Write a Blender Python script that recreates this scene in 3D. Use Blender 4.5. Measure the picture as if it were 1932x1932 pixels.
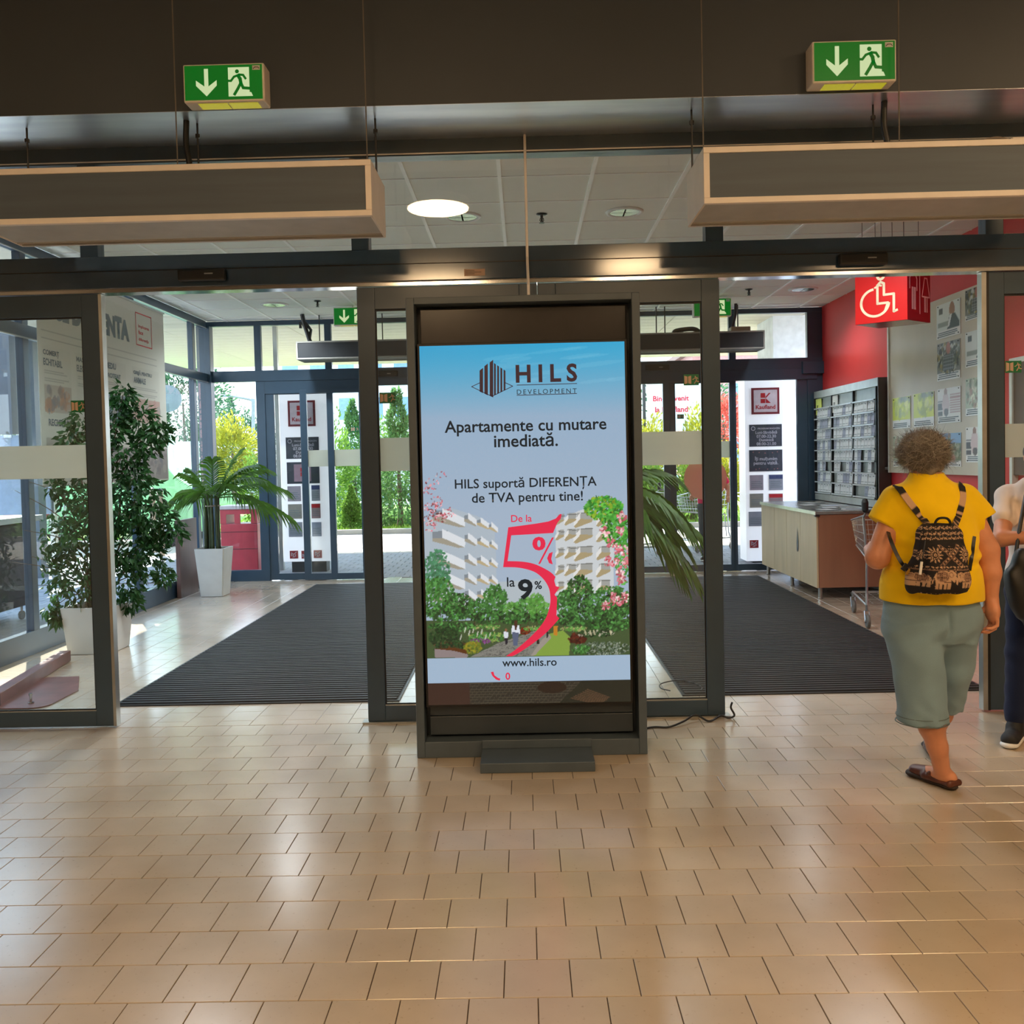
import bpy, bmesh, math, random
import numpy as np
from mathutils import Vector, Matrix
random.seed(7); rng = np.random.default_rng(7)
for o in list(bpy.data.objects): bpy.data.objects.remove(o)
SC = bpy.context.scene
COL = SC.collection
# ------------------------------------------------------------------ camera
FPX, CY, CAMH = 1708.47, 925.05, 1.56326
FW = np.array([-0.0138725, 0.99933702, -0.03366104]); RT = np.array([0.99966653, 0.01312806, -0.02223686]); UP = np.array([0.02178021, 0.03395829, 0.9991859])
cd = bpy.data.cameras.new('camera'); cam = bpy.data.objects.new('camera', cd); COL.objects.link(cam)
cd.sensor_width = 36; cd.sensor_fit = 'HORIZONTAL'; cd.lens = FPX*36/1932; cd.shift_y = (CY-966)/1932
cd.clip_start = .05; cd.clip_end = 400
cam.matrix_world = Matrix(((RT[0],UP[0],-FW[0],0),(RT[1],UP[1],-FW[1],0),(RT[2],UP[2],-FW[2],CAMH),(0,0,0,1)))
SC.camera = cam
def at(x, y, Y):            # point of the plane Y = const seen at pixel x, y of the photograph (a measuring aid)
    d = FW + RT*(x-966)/FPX - UP*(y-CY)/FPX
    k = Y/d[1]; return Vector((d[0]*k, Y, CAMH+d[2]*k))
# ------------------------------------------------------------------ world, sun, exposure
SC.view_settings.view_transform = 'Standard'; SC.view_settings.look = 'None'
SC.view_settings.gamma = 1; SC.view_settings.use_curve_mapping = False
EXPO = 1.3; SC.view_settings.exposure = EXPO; EK = 2**-EXPO      # EK: screens and lit signs keep their own brightness
w = bpy.data.worlds.new('world'); SC.world = w; w.use_nodes = True
nt = w.node_tree; bg = nt.nodes['Background']
# hazy bright summer sky: pale towards the horizon, blue overhead
wtc = nt.nodes.new('ShaderNodeTexCoord'); wsp = nt.nodes.new('ShaderNodeSeparateXYZ'); wr = nt.nodes.new('ShaderNodeValToRGB')
nt.links.new(wtc.outputs['Generated'], wsp.inputs[0]); nt.links.new(wsp.outputs['Z'], wr.inputs[0])
e = wr.color_ramp.elements; e[0].position = 0; e[0].color = (.62, .66, .66, 1); e[1].position = 1; e[1].color = (.26, .46, .86, 1)
q = e.new(.02); q.color = (.80, .91, 1.0, 1); q = e.new(.35); q.color = (.58, .78, 1.0, 1)
nt.links.new(wr.outputs[0], bg.inputs[0]); bg.inputs[1].default_value = 2.6
sl = bpy.data.lights.new('sun', 'SUN'); sl.energy = 8.0; sl.angle = math.radians(0.6); sl.color = (1, .95, .86)
sun = bpy.data.objects.new('sun', sl); COL.objects.link(sun)
sd = Vector((-math.sin(math.radians(28))*math.cos(math.radians(46)), math.cos(math.radians(28))*math.cos(math.radians(46)), math.sin(math.radians(46))))
sun.rotation_euler = sd.to_track_quat('Z', 'Y').to_euler(); sun.location = (0, 30, 30)
SC.cycles.max_bounces = 10; SC.cycles.diffuse_bounces = 5; SC.cycles.glossy_bounces = 4; SC.cycles.transparent_max_bounces = 24
SC.cycles.transmission_bounces = 6; SC.cycles.sample_clamp_indirect = 6; SC.cycles.caustics_reflective = False; SC.cycles.caustics_refractive = False
# ------------------------------------------------------------------ materials
def lin(c): return tuple(((v/12.92) if v <= .04045 else ((v+.055)/1.055)**2.4) for v in c)
MATS = {}
def mat(name, col, rough=.6, metal=0, var=.06, scale=8, bump=0, bscale=60, spec=.5, emit=None, estr=0, trans=0, stretch=None, sheen=0, coat=0):
    """procedural principled material; col is the sRGB colour of the thing, var a fine tonal variation"""
    if name in MATS: return MATS[name]
    m = bpy.data.materials.new(name); m.use_nodes = True; t = m.node_tree; b = t.nodes['Principled BSDF']
    c = lin(col)
    tc = t.nodes.new('ShaderNodeTexCoord'); src = tc.outputs['Object']
    if stretch:
        mp = t.nodes.new('ShaderNodeMapping'); mp.inputs['Scale'].default_value = stretch; t.links.new(src, mp.inputs[0]); src = mp.outputs[0]
    n = t.nodes.new('ShaderNodeTexNoise'); n.inputs['Scale'].default_value = scale; n.inputs['Detail'].default_value = 5
    t.links.new(src, n.inputs['Vector'])
    r = t.nodes.new('ShaderNodeValToRGB'); e = r.color_ramp.elements
    e[0].position = .3; e[1].position = .7
    e[0].color = (*[v*(1-var*2) for v in c], 1); e[1].color = (*[min(1, v*(1+var*2)) for v in c], 1)
    t.links.new(n.outputs['Fac'], r.inputs[0]); t.links.new(r.outputs[0], b.inputs['Base Color'])
    b.inputs['Roughness'].default_value = rough; b.inputs['Metallic'].default_value = metal; b.inputs['Specular IOR Level'].default_value = spec
    if coat: b.inputs['Coat Weight'].default_value = coat; b.inputs['Coat Roughness'].default_value = .22
    if sheen: b.inputs['Sheen Weight'].default_value = sheen
    if emit: b.inputs['Emission Color'].default_value = (*lin(emit), 1); b.inputs['Emission Strength'].default_value = estr
    if bump:
        n2 = t.nodes.new('ShaderNodeTexNoise'); n2.inputs['Scale'].default_value = bscale; n2.inputs['Detail'].default_value = 3
        t.links.new(src, n2.inputs['Vector'])
        bp = t.nodes.new('ShaderNodeBump'); bp.inputs['Strength'].default_value = bump; bp.inputs['Distance'].default_value = .01
        t.links.new(n2.outputs['Fac'], bp.inputs['Height']); t.links.new(bp.outputs[0], b.inputs['Normal'])
    if trans:
        tr = t.nodes.new('ShaderNodeBsdfTranslucent'); t.links.new(r.outputs[0], tr.inputs[0])
        mx = t.nodes.new('ShaderNodeMixShader'); mx.inputs[0].default_value = trans
        out = t.nodes['Material Output']; t.links.new(b.outputs[0], mx.inputs[1]); t.links.new(tr.outputs[0], mx.inputs[2]); t.links.new(mx.outputs[0], out.inputs[0])
    MATS[name] = m; return m
def glassmat(name, tint=(.93, .96, .95), refl=1.0, haze=0.0, hazecol=(.8, .85, .85)):
    """thin flat pane: fresnel reflection over clear transmission, a little dust"""
    m = bpy.data.materials.new(name); m.use_nodes = True; t = m.node_tree; t.nodes.remove(t.nodes['Principled BSDF'])
    out = t.nodes['Material Output']
    tr = t.nodes.new('ShaderNodeBsdfTransparent'); tr.inputs[0].default_value = (*tint, 1)
    gl = t.nodes.new('ShaderNodeBsdfGlossy'); gl.inputs['Roughness'].default_value = 0.0; gl.inputs[0].default_value = (refl, refl, refl, 1)
    fr = t.nodes.new('ShaderNodeFresnel'); fr.inputs[0].default_value = 1.62
    geo = t.nodes.new('ShaderNodeNewGeometry'); inv = t.nodes.new('ShaderNodeMath'); inv.operation = 'SUBTRACT'; inv.inputs[0].default_value = 1; t.links.new(geo.outputs['Backfacing'], inv.inputs[1])
    mul = t.nodes.new('ShaderNodeMath'); mul.operation = 'MULTIPLY'; t.links.new(fr.outputs[0], mul.inputs[0]); t.links.new(inv.outputs[0], mul.inputs[1])      # each pane reflects once, at its front face
    mx = t.nodes.new('ShaderNodeMixShader'); t.links.new(mul.outputs[0], mx.inputs[0]); t.links.new(tr.outputs[0], mx.inputs[1]); t.links.new(gl.outputs[0], mx.inputs[2])
    last = mx
    if haze:
        df = t.nodes.new('ShaderNodeBsdfDiffuse'); df.inputs[0].default_value = (*hazecol, 1)
        n = t.nodes.new('ShaderNodeTexNoise'); n.inputs['Scale'].default_value = 3; n.inputs['Detail'].default_value = 6
        mr = t.nodes.new('ShaderNodeMapRange'); mr.inputs[3].default_value = haze*.6; mr.inputs[4].default_value = haze*1.4; t.links.new(n.outputs[0], mr.inputs[0])
        m2 = t.nodes.new('ShaderNodeMixShader'); t.links.new(mr.outputs[0], m2.inputs[0]); t.links.new(mx.outputs[0], m2.inputs[1]); t.links.new(df.outputs[0], m2.inputs[2]); last = m2
    t.links.new(last.outputs[0], out.inputs[0]); MATS[name] = m; return m
def frostmat(name, col, clear=.15):
    m = bpy.data.materials.new(name); m.use_nodes = True; t = m.node_tree; t.nodes.remove(t.nodes['Principled BSDF'])
    c = (*lin(col), 1); out = t.nodes['Material Output']
    n = t.nodes.new('ShaderNodeTexNoise'); n.inputs['Scale'].default_value = 2
    r = t.nodes.new('ShaderNodeValToRGB'); r.color_ramp.elements[0].color = (*[v*.93 for v in c[:3]], 1); r.color_ramp.elements[1].color = c; t.links.new(n.outputs[0], r.inputs[0])
    a = t.nodes.new('ShaderNodeBsdfTranslucent'); b = t.nodes.new('ShaderNodeBsdfDiffuse'); d = t.nodes.new('ShaderNodeBsdfTransparent')
    t.links.new(r.outputs[0], a.inputs[0]); t.links.new(r.outputs[0], b.inputs[0])
    m1 = t.nodes.new('ShaderNodeMixShader'); m1.inputs[0].default_value = .4; t.links.new(a.outputs[0], m1.inputs[1]); t.links.new(b.outputs[0], m1.inputs[2])
    m2 = t.nodes.new('ShaderNodeMixShader'); m2.inputs[0].default_value = clear; t.links.new(m1.outputs[0], m2.inputs[1]); t.links.new(d.outputs[0], m2.inputs[2])
    t.links.new(m2.outputs[0], out.inputs[0]); MATS[name] = m; return m
def printmat(name, rough=.5, emit=0, trans=0):
    """printed or displayed picture: colours from the flat print itself"""
    if name in MATS: return MATS[name]
    m = bpy.data.materials.new(name); m.use_nodes = True; t = m.node_tree; b = t.nodes['Principled BSDF']
    a = t.nodes.new('ShaderNodeVertexColor'); a.layer_name = 'Col'
    b.inputs['Roughness'].default_value = rough
    if emit:
        b.inputs['Base Color'].default_value = (.01, .01, .01, 1)
        t.links.new(a.outputs[0], b.inputs['Emission Color']); b.inputs['Emission Strength'].default_value = emit*EK
    else: t.links.new(a.outputs[0], b.inputs['Base Color'])
    MATS[name] = m; return m
def emitmat(name, col, s):
    return mat(name, (.02, .02, .02), rough=.3, emit=col, estr=s*EK, var=0)
# ------------------------------------------------------------------ object helpers
OFF = {}
def tagp(o, label=None, cat=None, group=None, kind=None):
    for k, v in (('label', label), ('category', cat), ('group', group), ('kind', kind)):
        if v: o[k] = v
    return o
def thing(name, label, cat, loc=(0, 0, 0), group=None, kind=None):
    o = bpy.data.objects.new(name, None); COL.objects.link(o); o.location = loc; o.empty_display_size = .1
    OFF[o.name] = Vector(loc); return tagp(o, label, cat, group, kind)
def obj(name, me, m, parent=None, loc=None, label=None, cat=None, group=None, kind=None, smooth=False):
    """me: bmesh or mesh in WORLD coordinates; the origin goes to the parent's base (or loc)"""
    if isinstance(me, bmesh.types.BMesh):
        b = me; me = bpy.data.meshes.new(name)
        bmesh.ops.recalc_face_normals(b, faces=b.faces) if len(b.faces) < 60000 else None
        b.to_mesh(me); b.free()
    off = OFF.get(parent.name, Vector()) if parent else Vector(loc or (0, 0, 0))
    if off.length > 0: me.transform(Matrix.Translation(-off))
    if smooth: me.shade_smooth()
    o = bpy.data.objects.new(name, me); COL.objects.link(o)
    for mm in (m if isinstance(m, (list, tuple)) else [m]): me.materials.append(mm)
    if parent: o.parent = parent
    else: o.location = off
    OFF[o.name] = off
    return tagp(o, label, cat, group, kind)
def struct(name, me, m, parent=None, **k):
    return obj(name, me, m, parent, kind=None if parent else 'structure', **k)
def copy_tree(o, loc, **tags):
    def rec(s, p):
        c = s.copy(); COL.objects.link(c); c.parent = p
        for ch in s.children: rec(ch, c)
        return c
    c = rec(o, None); c.location = loc
    return tagp(c, **tags)
def BM(): return bmesh.new()
def box(b, x0, x1, y0, y1, z0, z1, bev=0, mi=0):
    vs = [b.verts.new(v) for v in ((x0,y0,z0),(x1,y0,z0),(x1,y1,z0),(x0,y1,z0),(x0,y0,z1),(x1,y0,z1),(x1,y1,z1),(x0,y1,z1))]
    fs = [b.faces.new([vs[i] for i in f]) for f in ((3,2,1,0),(4,5,6,7),(0,1,5,4),(1,2,6,5),(2,3,7,6),(3,0,4,7))]
    for f in fs: f.material_index = mi
    if bev:
        es = list({e for f in fs for e in f.edges}); bmesh.ops.bevel(b, geom=es, offset=bev, segments=2, affect='EDGES', profile=.5)
    return b
def bx(*a, **k): return box(BM(), *a, **k)
def obox(b, c, sx, sy, sz, rot=0, bev=0):      # box centred at c, turned about z
    n = BM(); box(n, -sx/2, sx/2, -sy/2, sy/2, -sz/2, sz/2, bev)
    M = Matrix.Translation(c) @ (Matrix.Rotation(rot, 4, 'Z') if not isinstance(rot, Matrix) else rot)
    return merge(b, n, M)
def merge(b, n, M=None):
    me = bpy.data.meshes.new('t'); n.to_mesh(me); n.free()
    if M is not None: me.transform(M)
    b.from_mesh(me); bpy.data.meshes.remove(me); return b
def tube(b, pts, r, seg=8, cap=True):
    pts = [Vector(p) for p in pts]; rs = r if isinstance(r, (list, tuple)) else [r]*len(pts)
    rings = []; nrm = None
    for i, p in enumerate(pts):
        d = (pts[min(i+1, len(pts)-1)]-pts[max(i-1, 0)]).normalized()
        if nrm is None:
            nrm = d.orthogonal().normalized()
        else:
            nrm = (nrm-d*nrm.dot(d)); nrm = nrm.normalized() if nrm.length > 1e-6 else d.orthogonal().normalized()
        bn = d.cross(nrm)
        rings.append([b.verts.new(p+(nrm*math.cos(a)+bn*math.sin(a))*rs[i]) for a in [2*math.pi*k/seg for k in range(seg)]])
    for i in range(len(rings)-1):
        for k in range(seg):
            b.faces.new((rings[i][k], rings[i][(k+1) % seg], rings[i+1][(k+1) % seg], rings[i+1][k]))
    if cap: b.faces.new(rings[0][::-1]); b.faces.new(rings[-1])
    return b
def spline(pts, n=8):
    P = [Vector(p) for p in pts]; P = [2*P[0]-P[1]]+P+[2*P[-1]-P[-2]]; o = []
    for i in range(1, len(P)-2):
        for k in range(n):
            t = k/n; a, b_, c, d = P[i-1], P[i], P[i+1], P[i+2]
            o.append(.5*((2*b_)+(c-a)*t+(2*a-5*b_+4*c-d)*t*t+(3*b_-a-3*c+d)*t**3))
    o.append(P[-2]); return o
def lathe(b, prof, c, axis=(0, 0, 1), seg=32):
    q = Vector((0, 0, 1)).rotation_difference(Vector(axis)); rings = []
    for r, z in prof:
        rings.append([b.verts.new(Vector(c)+q @ Vector((r*math.cos(2*math.pi*k/seg), r*math.sin(2*math.pi*k/seg), z))) for k in range(seg)])
    for i in range(len(rings)-1):
        for k in range(seg): b.faces.new((rings[i][k], rings[i][(k+1) % seg], rings[i+1][(k+1) % seg], rings[i+1][k]))
    b.faces.new(rings[0][::-1]); b.faces.new(rings[-1]); return b
class Fr:          # a flat frame: 2-D (u, v) on a surface, d out of it
    def __init__(s, o, u, v): s.o = Vector(o); s.u = Vector(u).normalized(); s.v = Vector(v).normalized(); s.n = s.u.cross(s.v)
    def p(s, u, v, d=0): return s.o+s.u*u+s.v*v+s.n*d
    def mtx(s): return Matrix(((s.u[0],s.v[0],s.n[0],s.o[0]),(s.u[1],s.v[1],s.n[1],s.o[1]),(s.u[2],s.v[2],s.n[2],s.o[2]),(0,0,0,1)))
def flat(b, fr, poly, d=0, th=.0006):   # thin printed shape with real edges
    a = [b.verts.new(fr.p(u, v, d+th)) for u, v in poly]; f = b.faces.new(a); f.normal_update()
    r = bmesh.ops.triangulate(b, faces=[f]); return b
def ell(cx, cy, rx, ry, n=28, a0=0, a1=2*math.pi): return [(cx+rx*math.cos(a0+(a1-a0)*k/n), cy+ry*math.sin(a0+(a1-a0)*k/n)) for k in range(n)]
def rect(u0, v0, u1, v1): return [(u0, v0), (u1, v0), (u1, v1), (u0, v1)]
def stroke(b, fr, pts, w, d=0):
    P = [Vector((p[0], p[1])) for p in pts]
    for i in range(len(P)-1):
        t = (P[i+1]-P[i]); L = t.length
        if L < 1e-6: continue
        t /= L; n = Vector((-t.y, t.x))*w/2; e = t*w*.3
        flat(b, fr, [P[i]-e-n, P[i+1]+e-n, P[i+1]+e+n, P[i]-e+n], d)
def text_mesh(s, fr, width=None, height=None, align='CENTER', at_=(0, 0), bold=0.0, d=.0008, spacing=1.0, size=None):
    cu = bpy.data.curves.new('t', 'FONT'); cu.body = s; cu.align_x = 'LEFT'; cu.size = 1; cu.offset = bold; cu.space_character = spacing; cu.resolution_u = 3
    o = bpy.data.objects.new('t', cu); COL.objects.link(o); dg = bpy.context.evaluated_depsgraph_get(); dg.update()
    me = bpy.data.meshes.new_from_object(o.evaluated_get(dg)); bpy.data.objects.remove(o); bpy.data.curves.remove(cu)
    co = np.empty(len(me.vertices)*3); me.vertices.foreach_get('co', co); co = co.reshape(-1, 3)
    if len(co) == 0: return me
    x0, x1 = co[:, 0].min(), co[:, 0].max()
    sx = width/(x1-x0) if width else (size or 1)
    sy = (height/(co[:, 1].max()-co[:, 1].min())) if height else (size or sx)
    co[:, 0] = (co[:, 0]-x0)*sx; co[:, 1] *= sy
    W = (x1-x0)*sx
    co[:, 0] += at_[0]-(W/2 if align == 'CENTER' else (W if align == 'RIGHT' else 0)); co[:, 1] += at_[1]; co[:, 2] = d
    me.vertices.foreach_set('co', co.ravel()); me.transform(fr.mtx()); return me
def join_meshes(ms):
    b = BM()
    for m in ms: b.from_mesh(m); bpy.data.meshes.remove(m)
    me = bpy.data.meshes.new('j'); b.to_mesh(me); b.free(); return me
def pyd(V, F, name='m'):
    me = bpy.data.meshes.new(name); V = np.asarray(V, dtype=np.float32); me.vertices.add(len(V)); me.vertices.foreach_set('co', V.ravel())
    F = np.asarray(F, dtype=np.int32); k = F.shape[1]; me.loops.add(F.size); me.loops.foreach_set('vertex_index', F.ravel())
    me.polygons.add(len(F)); me.polygons.foreach_set('loop_start', np.arange(0, F.size, k, dtype=np.int32)); me.update(calc_edges=True); me.validate(); me.shade_flat(); return me
def setcol(me, C):
    a = me.color_attributes.new('Col', 'FLOAT_COLOR', 'POINT'); C = np.clip(C, 0, 1)
    L = np.where(C <= .04045, C/12.92, ((C+.055)/1.055)**2.4); a.data.foreach_set('color', np.c_[L, np.ones(len(L))].astype(np.float32).ravel()); return me
# ------------------------------------------------------------------ painting flat prints
class Art:
    def __init__(s, w, h, c=(1, 1, 1)): s.w, s.h = w, h; s.a = np.ones((h, w, 3))*np.array(c, float); s.X, s.Y = np.meshgrid(np.arange(w)+.5, np.arange(h)+.5)
    def poly(s, pts, c, al=1):
        P = np.array(pts, float); x0, y0 = np.floor(P.min(0)).astype(int).clip(0); x1, y1 = np.ceil(P.max(0)).astype(int)+1; x1 = min(x1, s.w); y1 = min(y1, s.h)
        if x1 <= x0 or y1 <= y0: return
        X = s.X[y0:y1, x0:x1]; Y = s.Y[y0:y1, x0:x1]; ins = np.zeros(X.shape, bool); n = len(P)
        for i in range(n):
            a, b = P[i], P[(i+1) % n]
            if a[1] == b[1]: continue
            ins ^= ((a[1] > Y) != (b[1] > Y)) & (X < (b[0]-a[0])*(Y-a[1])/(b[1]-a[1])+a[0])
        t = s.a[y0:y1, x0:x1]; t[ins] = t[ins]*(1-al)+np.array(c)*al
    def ell(s, cx, cy, rx, ry, c, al=1, rot=0):
        R = max(rx, ry)+1; x0, x1 = max(0, int(cx-R)), min(s.w, int(cx+R)+1); y0, y1 = max(0, int(cy-R)), min(s.h, int(cy+R)+1)
        if x1 <= x0 or y1 <= y0: return
        X = s.X[y0:y1, x0:x1]-cx; Y = s.Y[y0:y1, x0:x1]-cy; ca, sa = math.cos(rot), math.sin(rot)
        i = ((X*ca+Y*sa)/rx)**2+((-X*sa+Y*ca)/ry)**2 < 1; t = s.a[y0:y1, x0:x1]; t[i] = t[i]*(1-al)+np.array(c)*al
    def dabs(s, cx, cy, rx, ry, n, r, cols, al=.8, flatb=1):
        for _ in range(n):
            a = random.random()*2*math.pi; q = math.sqrt(random.random()); c = random.choice(cols); v = random.uniform(.8, 1.15)
            s.ell(cx+rx*q*math.cos(a), cy+ry*q*math.sin(a), r*random.uniform(.6, 1.5), r*random.uniform(.4, 1)*flatb, [min(1, k*v) for k in c], al, random.random()*3)
    def line(s, x0, y0, x1, y1, w, c, al=1):
        d = math.hypot(x1-x0, y1-y0) or 1; nx, ny = -(y1-y0)/d*w/2, (x1-x0)/d*w/2; s.poly([(x0+nx, y0+ny), (x1+nx, y1+ny), (x1-nx, y1-ny), (x0-nx, y0-ny)], c, al)
    def mesh(s, fr, W, H, d=.001):        # picture plane in frame fr; u 0..W right, v 0..H up
        U, V = np.meshgrid(np.linspace(0, W, s.w), np.linspace(H, 0, s.h)); P = np.array(fr.o)+U.ravel()[:, None]*np.array(fr.u)+V.ravel()[:, None]*np.array(fr.v)+np.array(fr.n)*d
        i = np.arange(s.w*s.h).reshape(s.h, s.w); F = np.stack([i[1:, :-1], i[1:, 1:], i[:-1, 1:], i[:-1, :-1]], -1).reshape(-1, 4)
        return setcol(pyd(P, F), s.a.reshape(-1, 3))
    def samp(s, u, v):                    # 0..1, v down
        return s.a[(v.clip(0, .9999)*s.h).astype(int), (u.clip(0, .9999)*s.w).astype(int)]
# ------------------------------------------------------------------ distance-field bodies
class Field:
    def __init__(s, lo, hi, h):
        s.lo = np.array(lo, float); s.h = h; s.n = (np.ceil((np.array(hi)-s.lo)/h)).astype(int)+1
        s.D = np.full(s.n, 9.0, np.float32); s.ax = [s.lo[i]+h*np.arange(s.n[i]) for i in range(3)]
    def _reg(s, lo, hi):
        a = np.floor((np.array(lo)-s.lo)/s.h).astype(int).clip(0); b = (np.ceil((np.array(hi)-s.lo)/s.h)).astype(int)+1; b = np.minimum(b, s.n)
        if (b <= a).any(): return None
        sl_ = tuple(slice(a[i], b[i]) for i in range(3)); return sl_, np.meshgrid(*[s.ax[i][sl_[i]] for i in range(3)], indexing='ij')
    def _un(s, sl_, d, k, sub=False):
        o = s.D[sl_]; d = d.astype(np.float32)
        if sub:
            d = -d; hh = np.clip(.5-.5*(o-d)/k, 0, 1); s.D[sl_] = o*(1-hh)+d*hh+k*hh*(1-hh); return
        if k <= 0: s.D[sl_] = np.minimum(o, d); return
        hh = np.clip(.5+.5*(o-d)/k, 0, 1); s.D[sl_] = o*(1-hh)+d*hh-k*hh*(1-hh)
    def cone(s, a, b, r1, r2, k=.02, sc=(1, 1, 1), sub=False):
        a = np.array(a, float); b = np.array(b, float); m = max(r1, r2)+k*1.5+.01; m /= min(sc) if min(sc) < 1 else 1
        g = s._reg(np.minimum(a, b)-m, np.maximum(a, b)+m)
        if g is None: return
        sl_, (X, Y, Z) = g; S = np.array(sc); ba = (b-a)/S; L = (ba@ba) or 1e-9
        px, py, pz = (X-a[0])/S[0], (Y-a[1])/S[1], (Z-a[2])/S[2]; t = np.clip((px*ba[0]+py*ba[1]+pz*ba[2])/L, 0, 1)
        d = (np.sqrt((px-ba[0]*t)**2+(py-ba[1]*t)**2+(pz-ba[2]*t)**2)-(r1+(r2-r1)*t))*min(S); s._un(sl_, d, k, sub)
    def ell(s, c, r, k=.02, rot=None, sub=False):
        c = np.array(c, float); r = np.array(r, float); m = r.max()+k*1.5+.01; g = s._reg(c-m, c+m)
        if g is None: return
        sl_, (X, Y, Z) = g; X, Y, Z = X-c[0], Y-c[1], Z-c[2]
        if rot is not None:
            R = np.array(rot.to_3x3().inverted()); X, Y, Z = [R[i, 0]*X+R[i, 1]*Y+R[i, 2]*Z for i in range(3)]
        q = np.sqrt((X/r[0])**2+(Y/r[1])**2+(Z/r[2])**2); g2 = np.sqrt((X/r[0]**2)**2+(Y/r[1]**2)**2+(Z/r[2]**2)**2)+1e-6
        s._un(sl_, q*(q-1)/g2, k, sub)
    def stack(s, rows, k=.02, shell=0, pw=2.0):
        """elliptical cross-sections up the z axis: rows of (z, cx, cy, rx, ry)"""
        R = np.array(sorted(rows), float); m = R[:, 3:5].max()+.05
        g = s._reg([R[:, 1].min()-m, R[:, 2].min()-m, R[0, 0]-.03], [R[:, 1].max()+m, R[:, 2].max()+m, R[-1, 0]+.03])
        if g is None: return
        sl_, (X, Y, Z) = g; z = s.ax[2][sl_[2]]
        def ip(c):      # smooth (hermite) interpolation
            zz = np.clip(z, R[0, 0], R[-1, 0]); i = np.clip(np.searchsorted(R[:, 0], zz)-1, 0, len(R)-2); t = (zz-R[i, 0])/(R[i+1, 0]-R[i, 0]); 
            mm = np.gradient(R[:, c], R[:, 0]); hgt = R[i+1, 0]-R[i, 0]
            return (2*t**3-3*t**2+1)*R[i, c]+(t**3-2*t**2+t)*hgt*mm[i]+(-2*t**3+3*t**2)*R[i+1, c]+(t**3-t**2)*hgt*mm[i+1]
        cx, cy, rx, ry = [ip(c)[None, None, :] for c in (1, 2, 3, 4)]
        q = ((abs(X-cx)/rx)**pw+(abs(Y-cy)/ry)**pw)**(1/pw); d = (q-1)*np.minimum(rx, ry)
        d = np.maximum(d, np.maximum(R[0, 0]-Z, Z-R[-1, 0])); s._un(sl_, d, k)
    def disp(s, f):
        X, Y, Z = np.meshgrid(*s.ax, indexing='ij'); s.D += f(X, Y, Z).astype(np.float32)
    def cut(s, f):
        X, Y, Z = np.meshgrid(*s.ax, indexing='ij'); s.D = np.maximum(s.D, f(X, Y, Z)).astype(np.float32)
    def arr(s):
        D = s.D; D[0], D[-1], D[:, 0], D[:, -1], D[:, :, 0], D[:, :, -1] = 9, 9, 9, 9, 9, 9
        n = s.n; I = D < 0; c = [slice(None, -1), slice(1, None)]
        acc = np.zeros((n[0]-1, n[1]-1, n[2]-1, 3), np.float32); cnt = np.zeros(acc.shape[:3], np.float32)
        cor = [(i, j, k) for i in (0, 1) for j in (0, 1) for k in (0, 1)]
        for a in cor:
            for ax in range(3):
                if a[ax]: continue
                b = list(a); b[ax] = 1; A = D[tuple(c[q] for q in a)]; B = D[tuple(c[q] for q in b)]; x = (A < 0) != (B < 0)
                t = np.where(x, A/(np.where(x, A-B, 1)), 0)
                for q in range(3): acc[..., q] += x*(a[q]+(t if q == ax else 0))
                cnt += x
        cell = cnt > 0; idx = np.full(cell.shape, -1, np.int64); idx[cell] = np.arange(cell.sum()); ijk = np.argwhere(cell)
        V = (acc[cell]/cnt[cell][:, None]+ijk)*s.h+s.lo; F = []
        for ax in range(3):
            A = I[tuple(slice(None, -1) if q == ax else slice(None) for q in range(3))]; B = I[tuple(slice(1, None) if q == ax else slice(None) for q in range(3))]
            e = np.argwhere(A != B); u, v = [(1, 2), (2, 0), (0, 1)][ax]; e = e[(e[:, u] > 0) & (e[:, v] > 0) & (e[:, u] < n[u]-1) & (e[:, v] < n[v]-1)]
            ins = A[tuple(e.T)]; q = []
            for du, dv in ((0, 0), (-1, 0), (-1, -1), (0, -1)):
                f = e.copy(); f[:, u] += du; f[:, v] += dv; q.append(idx[tuple(f.T)])
            Q = np.stack(q, 1); Q[~ins] = Q[~ins][:, ::-1]; F.append(Q)
        return V, np.concatenate(F)
    def mesh(s, smooth=2, colf=None):
        V, F = s.arr()
        for _ in range(smooth):
            S = np.zeros_like(V); N = np.zeros(len(V))
            for i in range(4):
                a, b = F[:, i], F[:, (i+1) % 4]
                for q in range(3): S[:, q] += np.bincount(a, V[b, q], len(V))+np.bincount(b, V[a, q], len(V))
                N += np.bincount(a, minlength=len(V))+np.bincount(b, minlength=len(V))
            V = V*.4+.6*S/np.maximum(N, 1)[:, None]
        me = pyd(V, F); 
        if colf is not None: setcol(me, colf(V))
        me.shade_smooth(); return me
def leaf_cloud(P, N, L, W, droop=.3, seed=0):
    """pointed folded leaves at points P; N preferred directions"""
    r = np.random.default_rng(seed); n = len(P); d = N+r.normal(0, .5, (n, 3)); d[:, 2] -= droop; d /= np.linalg.norm(d, axis=1)[:, None]
    s = np.cross(d, r.normal(0, 1, (n, 3))); s /= np.linalg.norm(s, axis=1)[:, None]; u = np.cross(s, d)
    l = L*r.uniform(.7, 1.25, (n, 1)); w_ = W*r.uniform(.8, 1.2, (n, 1))
    a = P; m1 = P+d*l*.4+s*w_/2+u*w_*.15; m2 = P+d*l*.4-s*w_/2+u*w_*.15; mid = P+d*l*.5; t = P+d*l-u*w_*.3
    V = np.stack([a, m1, t, m2, mid], 1).reshape(-1, 3); b = np.arange(n)[:, None]*5
    F = np.concatenate([b+np.array([[0, 1, 4]]), b+np.array([[1, 2, 4]]), b+np.array([[2, 3, 4]]), b+np.array([[3, 0, 4]])]); return V, F
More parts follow.
